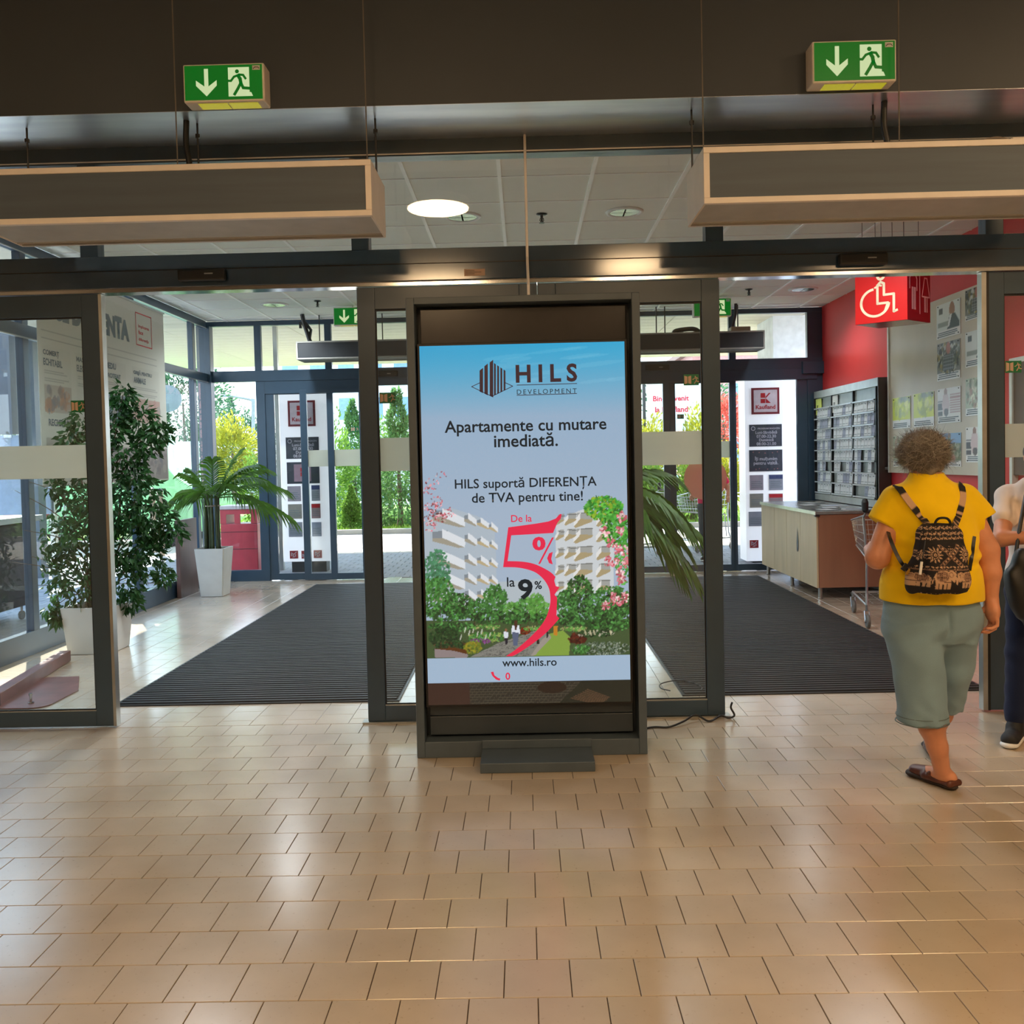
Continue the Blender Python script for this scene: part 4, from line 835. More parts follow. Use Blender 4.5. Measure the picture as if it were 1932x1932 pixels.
# ================================================================== ficus
POT = mat('matt_white_planter', (.82, .82, .80), rough=.5, var=.02); SOIL = mat('potting_soil', (.12, .09, .07), rough=.95, var=.3, scale=60)
BARK = mat('ficus_bark', (.42, .36, .30), rough=.85, var=.15, scale=40)
FIC = mat('ficus_leaf', (.19, .36, .18), rough=.38, var=.2, scale=6, trans=.35, spec=.5)
def planter(t, x, y, wb, wt, h, z0=0, th=.02):
    b = BM(); a, c = wb/2, wt/2
    prof = [(a, 0.004), (c, h), (c-th, h), (c-th-.005, h-.06)]
    rings = []
    for r_, z in prof: rings.append([b.verts.new((x+sx*r_, y+sy*r_, z0+z)) for sx, sy in ((-1, -1), (1, -1), (1, 1), (-1, 1))])
    b.faces.new(rings[0][::-1])
    for i in range(3):
        for q in range(4): b.faces.new((rings[i][q], rings[i][(q+1) % 4], rings[i+1][(q+1) % 4], rings[i+1][q]))
    es = [e for e in b.edges if abs(e.verts[0].co.z-e.verts[1].co.z) > h*.5]; bmesh.ops.bevel(b, geom=es, offset=.012, segments=3, affect='EDGES')
    obj('pot', b, POT, t); obj('soil', bx(x-c+th, x+c-th, y-c+th, y+c-th, z0+h-.075, z0+h-.06), SOIL, t)
fx, fy = -3.70, 7.72
fic = thing('potted_ficus', 'large weeping ficus in a white square planter behind the left glass leaf', 'plant', (fx, fy, 0))
planter(fic, fx, fy, .37, .44, .40)
rr = np.random.default_rng(3)
# crown lobes: pixel of the photograph at the plant's depth, radius in metres, depth offset
lobes = [(232, 745, .10, 0), (225, 780, .13, .02), (262, 790, .14, .05), (160, 800, .16, -.02), (205, 810, .16, -.06), (300, 812, .10, .05), (235, 850, .20, .05), (280, 835, .13, .02), (255, 900, .14, .0), (180, 860, .14, -.15), (135, 830, .10, -.1),
  (255, 945, .27, 0), (195, 950, .28, -.08), (140, 930, .18, .05), (95, 915, .11, -.05), (45, 905, .10, -.1), (28, 925, .06, -.1), (290, 970, .17, .06), (325, 1000, .11, .04), (230, 1020, .30, 0), (165, 1020, .28, -.1), (105, 1010, .22, -.12), (60, 1050, .20, -.15), (275, 1050, .19, .05), (310, 1085, .08, .05), (225, 1090, .22, 0), (150, 1090, .24, -.12), (100, 1100, .16, -.1), (45, 1000, .13, -.2), (20, 1060, .14, -.2), (245, 1130, .10, .05), (95, 1150, .08, -.15), (110, 1165, .05, -.16), (290, 1010, .14, .1)]
LP, LN = [], []; tips = []
for x_, y_, R, dy in lobes:
    c = at(x_, y_, fy+dy); tips.append((c, R)); n = int(70+3300*R*R)
    u = rr.normal(0, 1, (n, 3)); u /= np.linalg.norm(u, axis=1)[:, None]; rad = R*rr.uniform(.35, 1.0, (n, 1))**.6
    P = np.array(c)+u*rad*np.array([1, .75, 1]); LP.append(P); LN.append(u*np.array([1, 1, .5]))
LP, LN = np.concatenate(LP), np.concatenate(LN)
k_ = (LP[:, 0] > -4.08)&(LP[:, 1] > 6.6); LP, LN = LP[k_], LN[k_]
V, F = leaf_cloud(LP, LN, .078, .034, .75, 5)
ok = V.reshape(-1, 5, 3)[:, :, 0].min(1) > -4.08; V = V.reshape(-1, 5, 3)[ok]; n = len(V)
FQ = np.array([[0, 1, 4], [1, 2, 4], [2, 3, 4], [3, 0, 4]])
order = np.argsort(V[:, :, 1].mean(1)); single = order[:290]; rest = order[290:]
VS = V[rest].reshape(-1, 3); obj('foliage', pyd(VS, (np.arange(len(rest))[:, None, None]*5+FQ[None]).reshape(-1, 3)), FIC, fic, kind='stuff')
for i in single: obj('leaf', pyd(V[i], FQ), FIC, fic)
b = BM()
for a_ in range(5):
    ang = a_*1.3; p0 = Vector((fx+.06*math.cos(ang), fy+.06*math.sin(ang), .33)); tp = tips[[0, 4, 6, 11, 12][a_]][0]
    tube(b, spline([p0, p0+Vector((.02*math.cos(ang), .02*math.sin(ang), .35)), (p0+tp)/2+Vector((rr.normal(0, .04), rr.normal(0, .03), 0)), tp], 6), [.016-.012*q/18 for q in range(19)], 7)
obj('trunk', b, BARK, fic, smooth=True)
b = BM()
for c, R in tips[1:]:
    hub = Vector((fx+rr.normal(0, .05), fy+rr.normal(0, .04), max(.45, c.z-.35-.3*rr.random())))
    tube(b, spline([hub, (hub+c)/2+Vector((0, 0, .08)), c], 5), [.007-.0005*q for q in range(11)], 5)
obj('branches', b, BARK, fic, kind='stuff')
# ================================================================== potted palms
PALM = mat('palm_leaf', (.30, .45, .15), rough=.4, var=.18, scale=5, trans=.4); PSTEM = mat('palm_stem', (.22, .26, .14), rough=.6, var=.25, scale=14, stretch=(8, 8, 1))
def frond(base, az, elev, L, sag, n=22, ll=.34, w=.022, seed=0, tw=0):
    """one arching pinnate frond with its own leaflets"""
    r = np.random.default_rng(seed); h = np.array([math.cos(az), math.sin(az), 0]); P = []
    for i in range(n+1):
        t = i/n; P.append(np.array(base)+h*(L*t*math.cos(elev))+np.array([0, 0, 1])*(L*t*math.sin(elev)-sag*t*t*L))
    V, F = [], []
    def quad(a, b_, c, d): k = len(V); V.extend([a, b_, c, d]); F.append((k, k+1, k+2, k+3))
    for i in range(n):
        d = P[i+1]-P[i]; s = np.cross(d, [0, 0, 1]); s /= np.linalg.norm(s)+1e-9; wd = .007*(1-i/n)+.002
        u = np.cross(s, d); u /= np.linalg.norm(u)
        quad(P[i]-s*wd, P[i]+s*wd, P[i+1]+s*wd, P[i+1]-s*wd); quad(P[i]-u*wd, P[i]+u*wd, P[i+1]+u*wd, P[i+1]-u*wd)
        if i < 4: continue
        T_ = d/np.linalg.norm(d); fr = (i-4)/(n-4); l = ll*(.45+.9*math.sin(math.pi*min(1, .18+.75*fr)))*.8
        for sg in (-1, 1):
            dirn = T_*(.75+.6*fr)+s*sg*(1-.45*fr)+u*(.12)+r.normal(0, .06, 3); dirn /= np.linalg.norm(dirn)
            a = P[i]; wv = np.cross(dirn, s*sg+u*.5); wv /= np.linalg.norm(wv)+1e-9; ww = w*.5
            m1 = a+dirn*l*.35-np.array([0, 0, .02*l]); m2 = a+dirn*l*.7-np.array([0, 0, .22*l]); e = a+dirn*l*.95-np.array([0, 0, .5*l])
            quad(a-wv*ww*.5, a+wv*ww*.5, m1+wv*ww, m1-wv*ww); quad(m1-wv*ww, m1+wv*ww, m2+wv*ww*.8, m2-wv*ww*.8); quad(m2-wv*ww*.8, m2+wv*ww*.8, e+wv*.001, e-wv*.001)
    return pyd(V, F)
px_, py_ = -3.78, 10.90
pal = thing('potted_palm', 'leafy palm in a tall tapered white planter in the far left corner', 'plant', (px_, py_, 0)); planter(pal, px_, py_, .27, .36, .58)
b = BM()
for i in range(9):
    a = i*.7; r0 = .05+.02*(i % 3); tube(b, spline([(px_+r0*math.cos(a), py_+r0*math.sin(a), .52), (px_+r0*.9*math.cos(a), py_+r0*.9*math.sin(a), .9), (px_+.08*math.cos(a), py_+.08*math.sin(a), 1.28)], 4), [.02, .021, .022, .022, .021, .02, .018, .016, .014], 7)
obj('stems', b, PSTEM, pal, smooth=True)
obj('tie_band', lathe(BM(), [(.092, 0), (.092, .015)], (px_, py_, 1.08), seg=20), WIRE, pal)
fr_ = [(0.05, .55, .95, .45), (-.15, .95, .9, .4), (.5, .8, .85, .35), (2.9, .5, .75, .5), (3.3, .75, .7, .55), (2.6, 1.0, .75, .35), (-1.57, .6, .6, .6), (-.5, .35, .9, .55), (-.9, .7, .75, .5), (-2.3, .55, .8, .6), (-2.9, .25, .75, .5), (1.2, .9, .8, .4), (2.2, .7, .55, .5), (-.1, .15, .95, .45), (.25, 1.2, .8, .25), (-1.2, 1.15, .75, .3), (3.1, .95, .85, .3), (-2.0, .95, .7, .4), (-.35, .75, 1.0, .5), (3.4, .3, .55, .5)]
for i, (az, el, L, sg) in enumerate(fr_):
    if math.cos(az) < -.3: L = min(L, .42/abs(math.cos(az))/max(.4, math.cos(el))*.8)
    me = frond((px_+.05*math.cos(az), py_+.05*math.sin(az), 1.18), az, el, L*1.02, sg, seed=i, ll=.30 if math.cos(az) > -.3 else .22); co = np.empty(len(me.vertices)*3); me.vertices.foreach_get('co', co); co = co.reshape(-1, 3); co[:, 0] = np.maximum(co[:, 0], -4.18); me.vertices.foreach_set('co', co.ravel())
    obj('frond', me, PALM, pal)
qx, qy = .62, 8.9
pal2 = thing('potted_palm', 'arching palm beside the right mat, mostly hidden behind the totem', 'plant', (qx, qy, 0)); planter(pal2, qx, qy, .26, .34, .55)
b = BM()
for i in range(8):
    a = i*.8; tube(b, spline([(qx+.05*math.cos(a), qy+.05*math.sin(a), .5), (qx+.05*math.cos(a), qy+.05*math.sin(a), .9), (qx+.07*math.cos(a), qy+.07*math.sin(a), 1.22)], 4), .018, 7)
obj('stems', b, PSTEM, pal2, smooth=True)
for i, (az, el, L, sg) in enumerate([(0, .30, 1.05, .62), (-.12, .0, .95, .75), (-.3, .6, 1.05, .75), (.2, .75, 1.0, .45), (.1, -.1, .85, .75), (.5, .3, .9, .5), (1.3, .8, .8, .4), (2.4, .6, .8, .5), (3.1, .4, .8, .5), (-2.6, .5, .8, .6), (-1.6, .7, .7, .5), (-.9, .5, .85, .6), (-.05, 1.0, 1.0, .35), (.35, .1, .95, .6)]):
    obj('frond', frond((qx+.05*math.cos(az), qy+.05*math.sin(az), 1.15), az, el, L, sg, seed=40+i, ll=.50, w=.03), PALM, pal2)
# ================================================================== reddish boards lying on the floor at left, brown board against the glass
RB = mat('red_brown_painted_board', (.46, .30, .29), rough=.4, var=.12, scale=6)
t = thing('floor_barrier', 'dismantled reddish brown barrier post and base plate lying on the tiles at left', 'barrier', (-3.5, 6.5, 0))
b = BM(); a, c = Vector((-3.56, 5.92, .045)), Vector((-3.78, 7.3, .045)); L = (c-a).length; ang = math.atan2(c.y-a.y, c.x-a.x)-math.pi/2
obox(b, (a+c)/2, .085, L, .085, ang, .004); obj('post', b, RB, t)
obj('post_end_cap', obox(BM(), a+Vector((.008, -.03, 0)), .09, .06, .09, ang, .006), BLACK, t)
b = BM(); vs = [b.verts.new((x, y, .003)) for x, y in [(-3.92, 5.84)]+[(-3.28+.1*math.sin(q), 5.94-.1*math.cos(q)) for q in np.linspace(0, 1.5, 6)]+[(-3.18, 6.3), (-3.38, 6.72), (-4.1, 6.66), (-4.12, 6.1)]]; f = b.faces.new(vs); r = bmesh.ops.extrude_face_region(b, geom=[f]); bmesh.ops.translate(b, vec=(0, 0, .006), verts=[v for v in r['geom'] if isinstance(v, bmesh.types.BMVert)]); obj('base_plate', b, RB, t)
obj('anchor_bolt', lathe(BM(), [(.02, .009), (.02, .014), (.008, .014), (.008, .06), (.012, .06), (.012, .075)], (-3.33, 5.96, 0), seg=14), CHROME, t)
t = thing('brown_panel', 'narrow brown panel with a glass top standing against the left glass wall beside the palm', 'panel', (-4.13, 11.03, 0))
obj('board', bx(-4.17, -4.12, 10.70, 11.28, .0, .93, .003), mat('brown_laminate', (.42, .33, .31), rough=.3, var=.08, scale=5, stretch=(1, 1, .2)), t); obj('clear_top', bx(-4.155, -4.145, 10.72, 11.26, .93, 1.2), GLASSF, t); obj('top_edge', bx(-4.16, -4.14, 10.70, 11.28, 1.2, 1.21), SILV, t)
# ================================================================== leaflet rack, counter cabinet
WOOD = mat('pale_maple_laminate', (.76, .67, .53), rough=.45, var=.05, scale=3, stretch=(2, 2, .35)); WOODD = mat('side_beech_laminate', (.58, .41, .31), rough=.5, var=.06, scale=3, stretch=(2, 2, .3)); STEEL = mat('brushed_leg', (.62, .61, .59), rough=.35, metal=.8)
t = thing('counter_cabinet', 'long pale wooden counter cabinet on metal legs by the red wall', 'cabinet', (3.5, 10.75, 0))
cy0, cy1, cx0, cx1 = 9.66, 11.90, 3.10, 3.92
b = BM(); box(b, cx0+.02, cx1, cy0, cy1, .125, .905); obj('carcass', b, WOODD, t)
obj('worktop', bx(cx0-.01, cx1, cy0-.01, cy1+.01, .908, .94, .003), mat('grey_worktop', (.52, .52, .50), rough=.25, var=.08, scale=12), t)
obj('worktop_edge', bx(cx0-.018, cx0-.0105, cy0-.012, cy1+.01, .905, .942), SILV, t)
ys = [cy0, 9.99, 10.25, 10.77, 11.30, 11.60, cy1]; ys = [cy0, 10.235, 10.77, 11.295, cy1]
for a, c in zip(ys[:-1], ys[1:]):
    d = obj('door', bx(cx0-.002, cx0+.018, a+.003, c-.003, .122, .902, .002), WOOD, t)
b = BM(); pts = [(10.33, .73), (10.315, .66), (10.29, .56), (10.30, .47), (10.33, .44), (10.36, .46), (10.365, .54), (10.345, .64)]
HF = Fr((cx0-.004, 0, 0), (0, -1, 0), (0, 0, 1)); flat(b, HF, [(-p[0], p[1]) for p in pts], .002); obj('door_cutout', b, BLACK, t, label='black teardrop handle cutout')
for x in (cx0+.05, cx1-.1):
    for y in (cy0+.06, 10.74, cy1-.12): obj('leg', lathe(BM(), [(.024, .001), (.026, .006), (.022, .012), (.022, .125)], (x, y, 0), seg=16), STEEL, t)
obj('corner_bracket', bx(cx0-.02, cx0+.03, cy0-.014, cy0+.03, .885, .905), DGREY, t)
PAPER = mat('white_paper', (.86, .87, .88), rough=.6, var=.02); PAPERB = mat('blue_grey_print', (.62, .64, .72), rough=.6, var=.05)
for i, (x, y, rz) in enumerate(((3.3, 9.95, .3), (3.45, 10.3, -.2), (3.4, 10.9, .1), (3.55, 11.3, .5), (3.6, 9.9, 1.2), (3.62, 10.7, .2))):
    t = thing('form_sheet', ['dark framed form lying on the counter at its near end', 'dark framed form lying on the counter second from its near end', 'dark framed form lying near the middle of the counter', 'dark framed form lying on the counter at its far end', 'white form lying on the counter against the rack, near end', 'white form lying on the counter against the rack, middle'][i], 'paper', (x, y, .941), group='forms on the counter')
    obj('sheet', obox(BM(), (x, y, .9425), .21, .297, .002, rz), PAPER if i > 3 else mat('dark_form_holder', (.15, .15, .16), rough=.3), t); obj('print_block', obox(BM(), (x, y, .944), .15, .2, .001, rz), PAPERB if i > 3 else PAPER, t)
RX = 3.86
t = thing('leaflet_rack', 'wide grey wall rack of white leaflets in three columns', 'rack', (3.93, 11.0, .98))
RY0, RY1, RZ0, RZ1 = 9.93, 12.08, .95, 2.37
b = BM(); box(b, RX+.03, 3.995, RY0, RY1, RZ0, RZ1); obj('back_board', b, mat('rack_grey', (.60, .63, .62), rough=.35, metal=.2), t)
obj('side_panel', bx(RX, 3.995, RY0-.02, RY0, RZ0, RZ1, .002), mat('rack_side_brown', (.28, .25, .245), rough=.4), t); obj('side_panel', bx(RX, 3.995, RY1, RY1+.02, RZ0, RZ1, .002), DGREY, t)
obj('top_rail', bx(RX, RX+.03, RY0, RY1, RZ1-.09, RZ1), mat('rack_rail', (.72, .74, .72), rough=.3, metal=.4), t); obj('bottom_rail', bx(RX, RX+.03, RY0, RY1, RZ0, RZ0+.08), mat('rack_rail', (.72, .74, .72)), t)
colsY = [(10.02, 10.68), (10.71, 11.42), (11.45, 12.06)]
for y in (10.0, 10.695, 11.435): obj('divider', bx(RX+.005, RX+.03, y-.012, y+.012, RZ0+.08, RZ1-.09), BLACK, t)
rows = 9; rh = (RZ1-.09-RZ0-.10)/rows
for ci, (a, c) in enumerate(colsY):
    for k_ in range(rows):
        z = RZ0+.09+k_*rh
        s_ = obj('pocket_shelf', bx(RX-.006, RX+.03, a, c, z, z+.010), mat('rack_shelf_edge', (.45, .48, .48), rough=.4), t)
        obj('clear_lip', bx(RX-.0105, RX-.009, a, c, z+.0, z+.016), mat('acrylic_lip', (.80, .83, .84), rough=.2), s_)
empty_ = {(0, 8), (2, 8)}
n_l = 0
for ci, (a, c) in enumerate(colsY):
    for k_ in range(rows):
        z = RZ0+.09+k_*rh; w_ = .098; m_ = int((c-a)/(w_+.006)); yy = a+.006
        for q in range(m_):
            if k_ == 8 or rr.random() < (.38 if (k_ in (2,) or (k_ == 0 and ci == 0)) else .03): yy += w_+.006; continue
            hgt = min(rh-.012, .125+rr.normal(0, .006)); col = PAPER if rr.random() < .75 else PAPERB; x_ = RX-.004+rr.uniform(0, .004)
            OR = ['first', 'second', 'third', 'fourth', 'fifth', 'sixth', 'seventh']; RW = ['bottom', 'second lowest', 'third lowest', 'fourth lowest', 'middle', 'fourth highest', 'third highest', 'second highest', 'top']
            l = thing('leaflet', 'leaflet in the rack, %s row, %s column, %s from the near end' % (RW[k_+(k_ > 3)*0 if k_ < 9 else 8], ['nearest', 'middle', 'farthest'][ci], OR[q]), 'leaflet', (x_, yy+w_/2, z+.02), group='leaflets in the wall rack')
            b = BM(); q0 = rr.uniform(0, .01)
            vs = [b.verts.new(p) for p in ((x_, yy, z+.021), (x_, yy+w_, z+.021), (x_+.004+q0, yy+w_, z+.021+hgt), (x_+.004+q0, yy, z+.021+hgt), (x_+.006, yy, z+.021), (x_+.006, yy+w_, z+.021), (x_+.010+q0, yy+w_, z+.021+hgt), (x_+.010+q0, yy, z+.021+hgt))]
            for f in ((0, 1, 2, 3), (7, 6, 5, 4), (0, 4, 5, 1), (1, 5, 6, 2), (2, 6, 7, 3), (3, 7, 4, 0)): b.faces.new([vs[i] for i in f])
            obj('sheet', b, col, l)
            b = BM(); box(b, x_+.001+q0*.8, x_+.0028+q0*.8, yy+.035, yy+.062, z+hgt-.012, z+hgt-.002); box(b, x_-.0008, x_+.0008, yy+.012, yy+.085, z+.045, z+.05); obj('print', b, BI, l); yy += w_+.006; n_l += 1
for i, (y0, y1, col, lb) in enumerate(((11.83, 12.04, (.86, .90, .45), 'yellow-green notice at the top far end of the leaflet rack'), (11.22, 11.40, (.88, .88, .86), 'white notice with black writing at the top of the leaflet rack'))):
    n_ = thing('rack_notice', lb, 'notice', (RX-.004, (y0+y1)/2, 2.08)); obj('sheet', bx(RX+.01, RX+.018, y0, y1, 2.06, 2.27), mat('notice_%d' % i, col, rough=.6), n_)
    b = BM(); F_ = Fr((RX+.009, y1-.03, 2.12), (0, -1, 0), (0, 0, 1)); 
    for q in ((0, .02, .05, .05), (.03, .05, .08, .0), (0, .0, .09, .02), (.02, .06, .07, .06)): stroke(b, F_, [(q[0], q[1]), (q[2], q[3])], .01, .001)
    obj('handwriting', b, BLACK, n_)
# ================================================================== notice board on the red wall
RBX = 3.985
BRD = mat('board_birch_panel', (.76, .72, .64), rough=.35, var=.05, scale=2, stretch=(1, 1, .6))
nb = thing('notice_board', 'large pale notice board with an aluminium edge on the red wall above the woman', 'notice board', (RBX, 8.8, 1.33)); NY0, NY1, NZ0, NZ1 = 7.66, 9.86, 1.335, 2.99
obj('panel', bx(RBX-.03, 3.998, NY0, NY1-.03, NZ0, NZ1), BRD, nb)
obj('edge_profile', bx(RBX-.045, 3.998, NY1-.03, NY1, NZ0-.0, NZ1), mat('white_aluminium', (.84, .84, .80), rough=.35), nb)
obj('door_latch', bx(RBX-.06, RBX-.0305, NY1+.002, NY1+.05, NZ0+.03, NZ0+.06), STEEL, nb)
NF = lambda y, z: Fr((RBX-.032, y, z), (0, -1, 0), (0, 0, 1))
PINM = mat('map_pin', (.1, .1, .1), rough=.4)
def poster(y0, y1, z0, z1, paint, label, group=None, lines=3):
    """paper sheet with a printed picture; y0 is its far (left) edge"""
    t = thing('poster', label, 'poster', (RBX-.032, (y0+y1)/2, z0), group=group); W, H = y0-y1, z1-z0
    A = Art(44, int(44*H/W), (.88, .88, .87)); paint(A)
    F = NF(y0, z0); b = BM(); box(b, RBX-.0345, RBX-.0305, y1, y0, z0, z1); obj('sheet', b, PAPER, t)
    obj('printed_picture', A.mesh(F, W, H, .0035), printmat('poster_print', .3), t)
    b = BM()
    for u, v in ((.07, .05), (.93, .05), (.07, .95), (.93, .95)): lathe(b, [(.006, 0), (.006, .003), (.003, .006)], F.p(W*u, H*v, .004), axis=(-1, 0, 0), seg=8)
    obj('pin', b, PINM, t)
    b = BM()
    for i in range(lines): stroke(b, F, [(W*.08, H*(.055+.052*i)), (W*random.uniform(.75, .93), H*(.055+.052*i))], .009, .0045)
    obj('caption_lines', b, BI, t)
def P1(A):
    h = A.h; A.poly([(0, 0), (44, 0), (44, h*.78), (0, h*.78)], (.82, .84, .82)); A.poly([(3, h*.55), (24, h*.55), (24, h*.68), (3, h*.68)], (.55, .58, .55)); A.ell(29, h*.24, 5, 6, (.62, .45, .36)); A.poly([(22, h*.62), (24, h*.36), (34, h*.36), (42, h*.62), (42, h*.76), (20, h*.76)], (.25, .30, .32)); A.poly([(25, h*.36), (29, h*.36), (24, h*.7), (21, h*.7)], (.85, .86, .86)); A.poly([(5, 4), (12, 4), (12, 9), (5, 9)], (.30, .32, .32)); 
def P2(A):
    h = A.h; A.poly([(0, 0), (44, 0), (44, h*.8), (0, h*.8)], (.45, .45, .42)); A.dabs(22, h*.4, 22, h*.4, 260, 2.4, [(.12, .12, .12), (.75, .75, .72), (.35, .38, .33), (.55, .48, .25), (.2, .22, .2)]); A.ell(22, h*.18, 4, 5, (.66, .42, .36)); A.poly([(13, h*.32), (31, h*.32), (33, h*.75), (11, h*.75)], (.24, .26, .28)); 
    for i in range(5): A.line(12, h*(.36+.08*i), 32, h*(.36+.08*i), 1, (.6, .62, .62), .7); A.line(14+4*i, h*.33, 14+4*i, h*.75, 1, (.6, .62, .62), .5)
def P3(A):
    h = A.h; A.poly([(0, 0), (44, 0), (44, h*.8), (0, h*.8)], (.84, .83, .81))
    for i in range(9): A.line(1, h*(.38+.045*i), 10, h*(.38+.045*i), 1.2, (.30, .30, .32)); A.line(24, h*(.2+.06*i), 43, h*(.2+.06*i), 1, (.62, .45, .44))
    A.ell(16, h*.13, 3, 4, (.55, .40, .34)); A.poly([(11, h*.2), (21, h*.2), (24, h*.5), (20, h*.74), (12, h*.74), (9, h*.5)], (.78, .70, .70)); A.ell(17, h*.68, 4, 3.5, (.38, .36, .36))
def P4(A):
    h = A.h; A.poly([(0, 0), (44, 0), (44, h*.3), (0, h*.3)], (.48, .64, .80)); A.poly([(0, h*.3), (44, h*.3), (44, h*.8), (0, h*.8)], (.36, .42, .28)); A.dabs(30, h*.55, 14, h*.22, 140, 2, [(.62, .64, .52), (.28, .36, .22), (.45, .48, .36)]); A.ell(20, h*.1, 3, 4, (.42, .34, .30)); A.poly([(17, h*.17), (23, h*.17), (23, h*.5), (17, h*.5)], (.20, .52, .50)); A.poly([(17, h*.5), (23, h*.5), (22, h*.7), (17, h*.7)], (.14, .16, .22)); A.ell(28, h*.73, 4, 3, (.70, .50, .46))
def PY(A):
    h = A.h; A.poly([(0, 0), (44, 0), (44, h*.72), (0, h*.72)], (.80, .84, .12)); A.dabs(24, h*.35, 18, h*.3, 70, 4, [(.86, .90, .25), (.68, .74, .16), (.60, .66, .40), (.90, .92, .50)], .6); A.dabs(30, h*.08, 12, h*.06, 20, 3, [(.50, .54, .45)], .5)
def PY2(A): PY(A); A.poly([(0, 44), (44, 44), (44, A.h), (0, A.h)], (.86, .88, .92), .8)
def PG(A):
    h = A.h; A.poly([(0, 0), (44, 0), (44, h*.8), (0, h*.8)], (.68, .72, .62)); A.dabs(22, h*.4, 20, h*.38, 110, 3, [(.52, .56, .44), (.80, .80, .70), (.60, .50, .42)])
poster(8.707, 8.243, 2.61, 2.93, P1, 'poster of a person in a dark jacket, topmost in its column on the notice board'); poster(8.70, 8.25, 2.215, 2.567, P2, 'dark poster of a person in checked shirt, second from top on the board')
poster(8.696, 8.245, 1.815, 2.14, P3, 'pale poster of a standing person beside striped text, third from top on the board'); poster(8.66, 8.24, 1.41, 1.72, P4, 'poster with blue sky and green hill just right of the woman\'s hair')
poster(9.748, 9.308, 1.80, 2.125, PY2, 'yellow poster with a white foot, left of the two yellow ones'); poster(9.229, 8.778, 1.80, 2.133, PY, 'fully yellow poster, right of the two yellow ones'); poster(9.742, 9.30, 1.40, 1.723, PG, 'pale grey-green poster half hidden behind the woman\'s hair on the left')
for i, (z0, z1, pf_, lb) in enumerate(((2.70, 3.02-.05, P2, 'dark picture poster at the top right edge of the notice board'), (2.29, 2.60, P1, 'pale picture poster at the right edge of the board, second from top'), (1.86, 2.19, PG, 'greenish poster at the right edge of the board, third from top'), (1.45, 1.76, P3, 'pale poster at the lower right edge of the notice board'))):
    poster(8.15, 7.72, z0, z1, pf_, lb)
# brown framed board further right, seen through the right leaf
t = thing('notice_board', 'dark brown board in a white frame seen through the right glass leaf', 'notice board', (3.98, 6.9, 0.05)); obj('panel', bx(3.96, 3.998, 6.2, 7.38, 1.35, 2.25), mat('dark_cork_board', (.32, .24, .19), rough=.5, var=.2, scale=4), t)
b = BM(); box(b, 3.945, 3.998, 7.38, 7.42, .05, 2.29, .002); box(b, 3.945, 3.998, 6.2, 7.38, 2.25, 2.29); obj('frame', b, mat('white_aluminium', (.84, .84, .80)), t)
# ================================================================== hanging restroom sign
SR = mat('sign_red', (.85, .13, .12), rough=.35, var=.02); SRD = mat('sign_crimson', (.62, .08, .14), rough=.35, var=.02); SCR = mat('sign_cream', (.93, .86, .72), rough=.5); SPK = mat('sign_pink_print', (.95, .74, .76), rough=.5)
N_, Lp, Rp = Vector((3.046, 7.219, 2.60)), Vector((2.727, 7.462, 2.60)), Vector((3.325, 7.444, 2.60)); Bp = Lp+Rp-N_
wl, wr = (Lp-N_).length, (Rp-N_).length; HS = .46
t = thing('restroom_sign', 'red hanging box sign with a wheelchair symbol beside the red wall', 'sign', ((N_+Bp)/2)); 
b = BM(); lo4 = [b.verts.new(p) for p in (N_, Rp, Bp, Lp)]; hi4 = [b.verts.new(p+Vector((0, 0, HS))) for p in (N_, Rp, Bp, Lp)]
b.faces.new(lo4[::-1]); b.faces.new(hi4)
for i in range(4): b.faces.new((lo4[i], lo4[(i+1) % 4], hi4[(i+1) % 4], hi4[i]))
obj('sign_box', b, SR, t)
LF = Fr(Lp, (N_-Lp), (0, 0, 1)); RF = Fr(N_, (Rp-N_), (0, 0, 1))
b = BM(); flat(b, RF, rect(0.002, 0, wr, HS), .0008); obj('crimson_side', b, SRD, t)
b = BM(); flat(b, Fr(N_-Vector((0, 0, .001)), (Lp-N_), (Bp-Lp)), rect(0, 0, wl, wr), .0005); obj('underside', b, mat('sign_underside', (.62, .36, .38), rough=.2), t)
b = BM(); k2 = wl/.4
def LU(x, y): return ((x-1614)/98*wl, (613-(x-1614)*.106-y)/100*.40+.0)
w_ = .019
DV = .04
for i in range(28):          # the wheel: an open ring
    a0 = math.radians(95+i*9.3); a1 = math.radians(95+(i+1)*9.3); c0 = (.155, .20-DV)
    r0, r1 = .098, .118; flat(b, LF, [(c0[0]+r*math.cos(a), c0[1]+r*math.sin(a)) for r, a in ((r0, a0), (r1, a0), (r1, a1), (r0, a1))], .001)
stroke(b, LF, [(.155, .318-DV), (.19, .335-DV), (.205, .33-DV)], w_*.8, .001)
for pts in ([(.175, .335), (.175, .19), (.255, .19)], [(.225, .345), (.225, .255), (.30, .255)], [(.255, .19), (.235, .13)], [(.30, .255), (.30, .115), (.325, .125)], [(.175, .335), (.20, .36), (.225, .345)]): stroke(b, LF, [(q[0], q[1]-DV) for q in pts], w_, .0012)
rg = lambda c, r0, r1, n=20: [flat(b, LF, [(c[0]+r*math.cos(a), c[1]+r*math.sin(a)) for r, a in ((r0, 2*math.pi*i/n), (r1, 2*math.pi*i/n), (r1, 2*math.pi*(i+1)/n), (r0, 2*math.pi*(i+1)/n))], .0014) for i in range(n)]
rg((.20, .405-DV), .013, .034); obj('wheelchair_symbol', b, SCR, t)
b = BM(); w_ = .011
def RFs(pts, d=.002): stroke(b, RF, pts, w_, d)
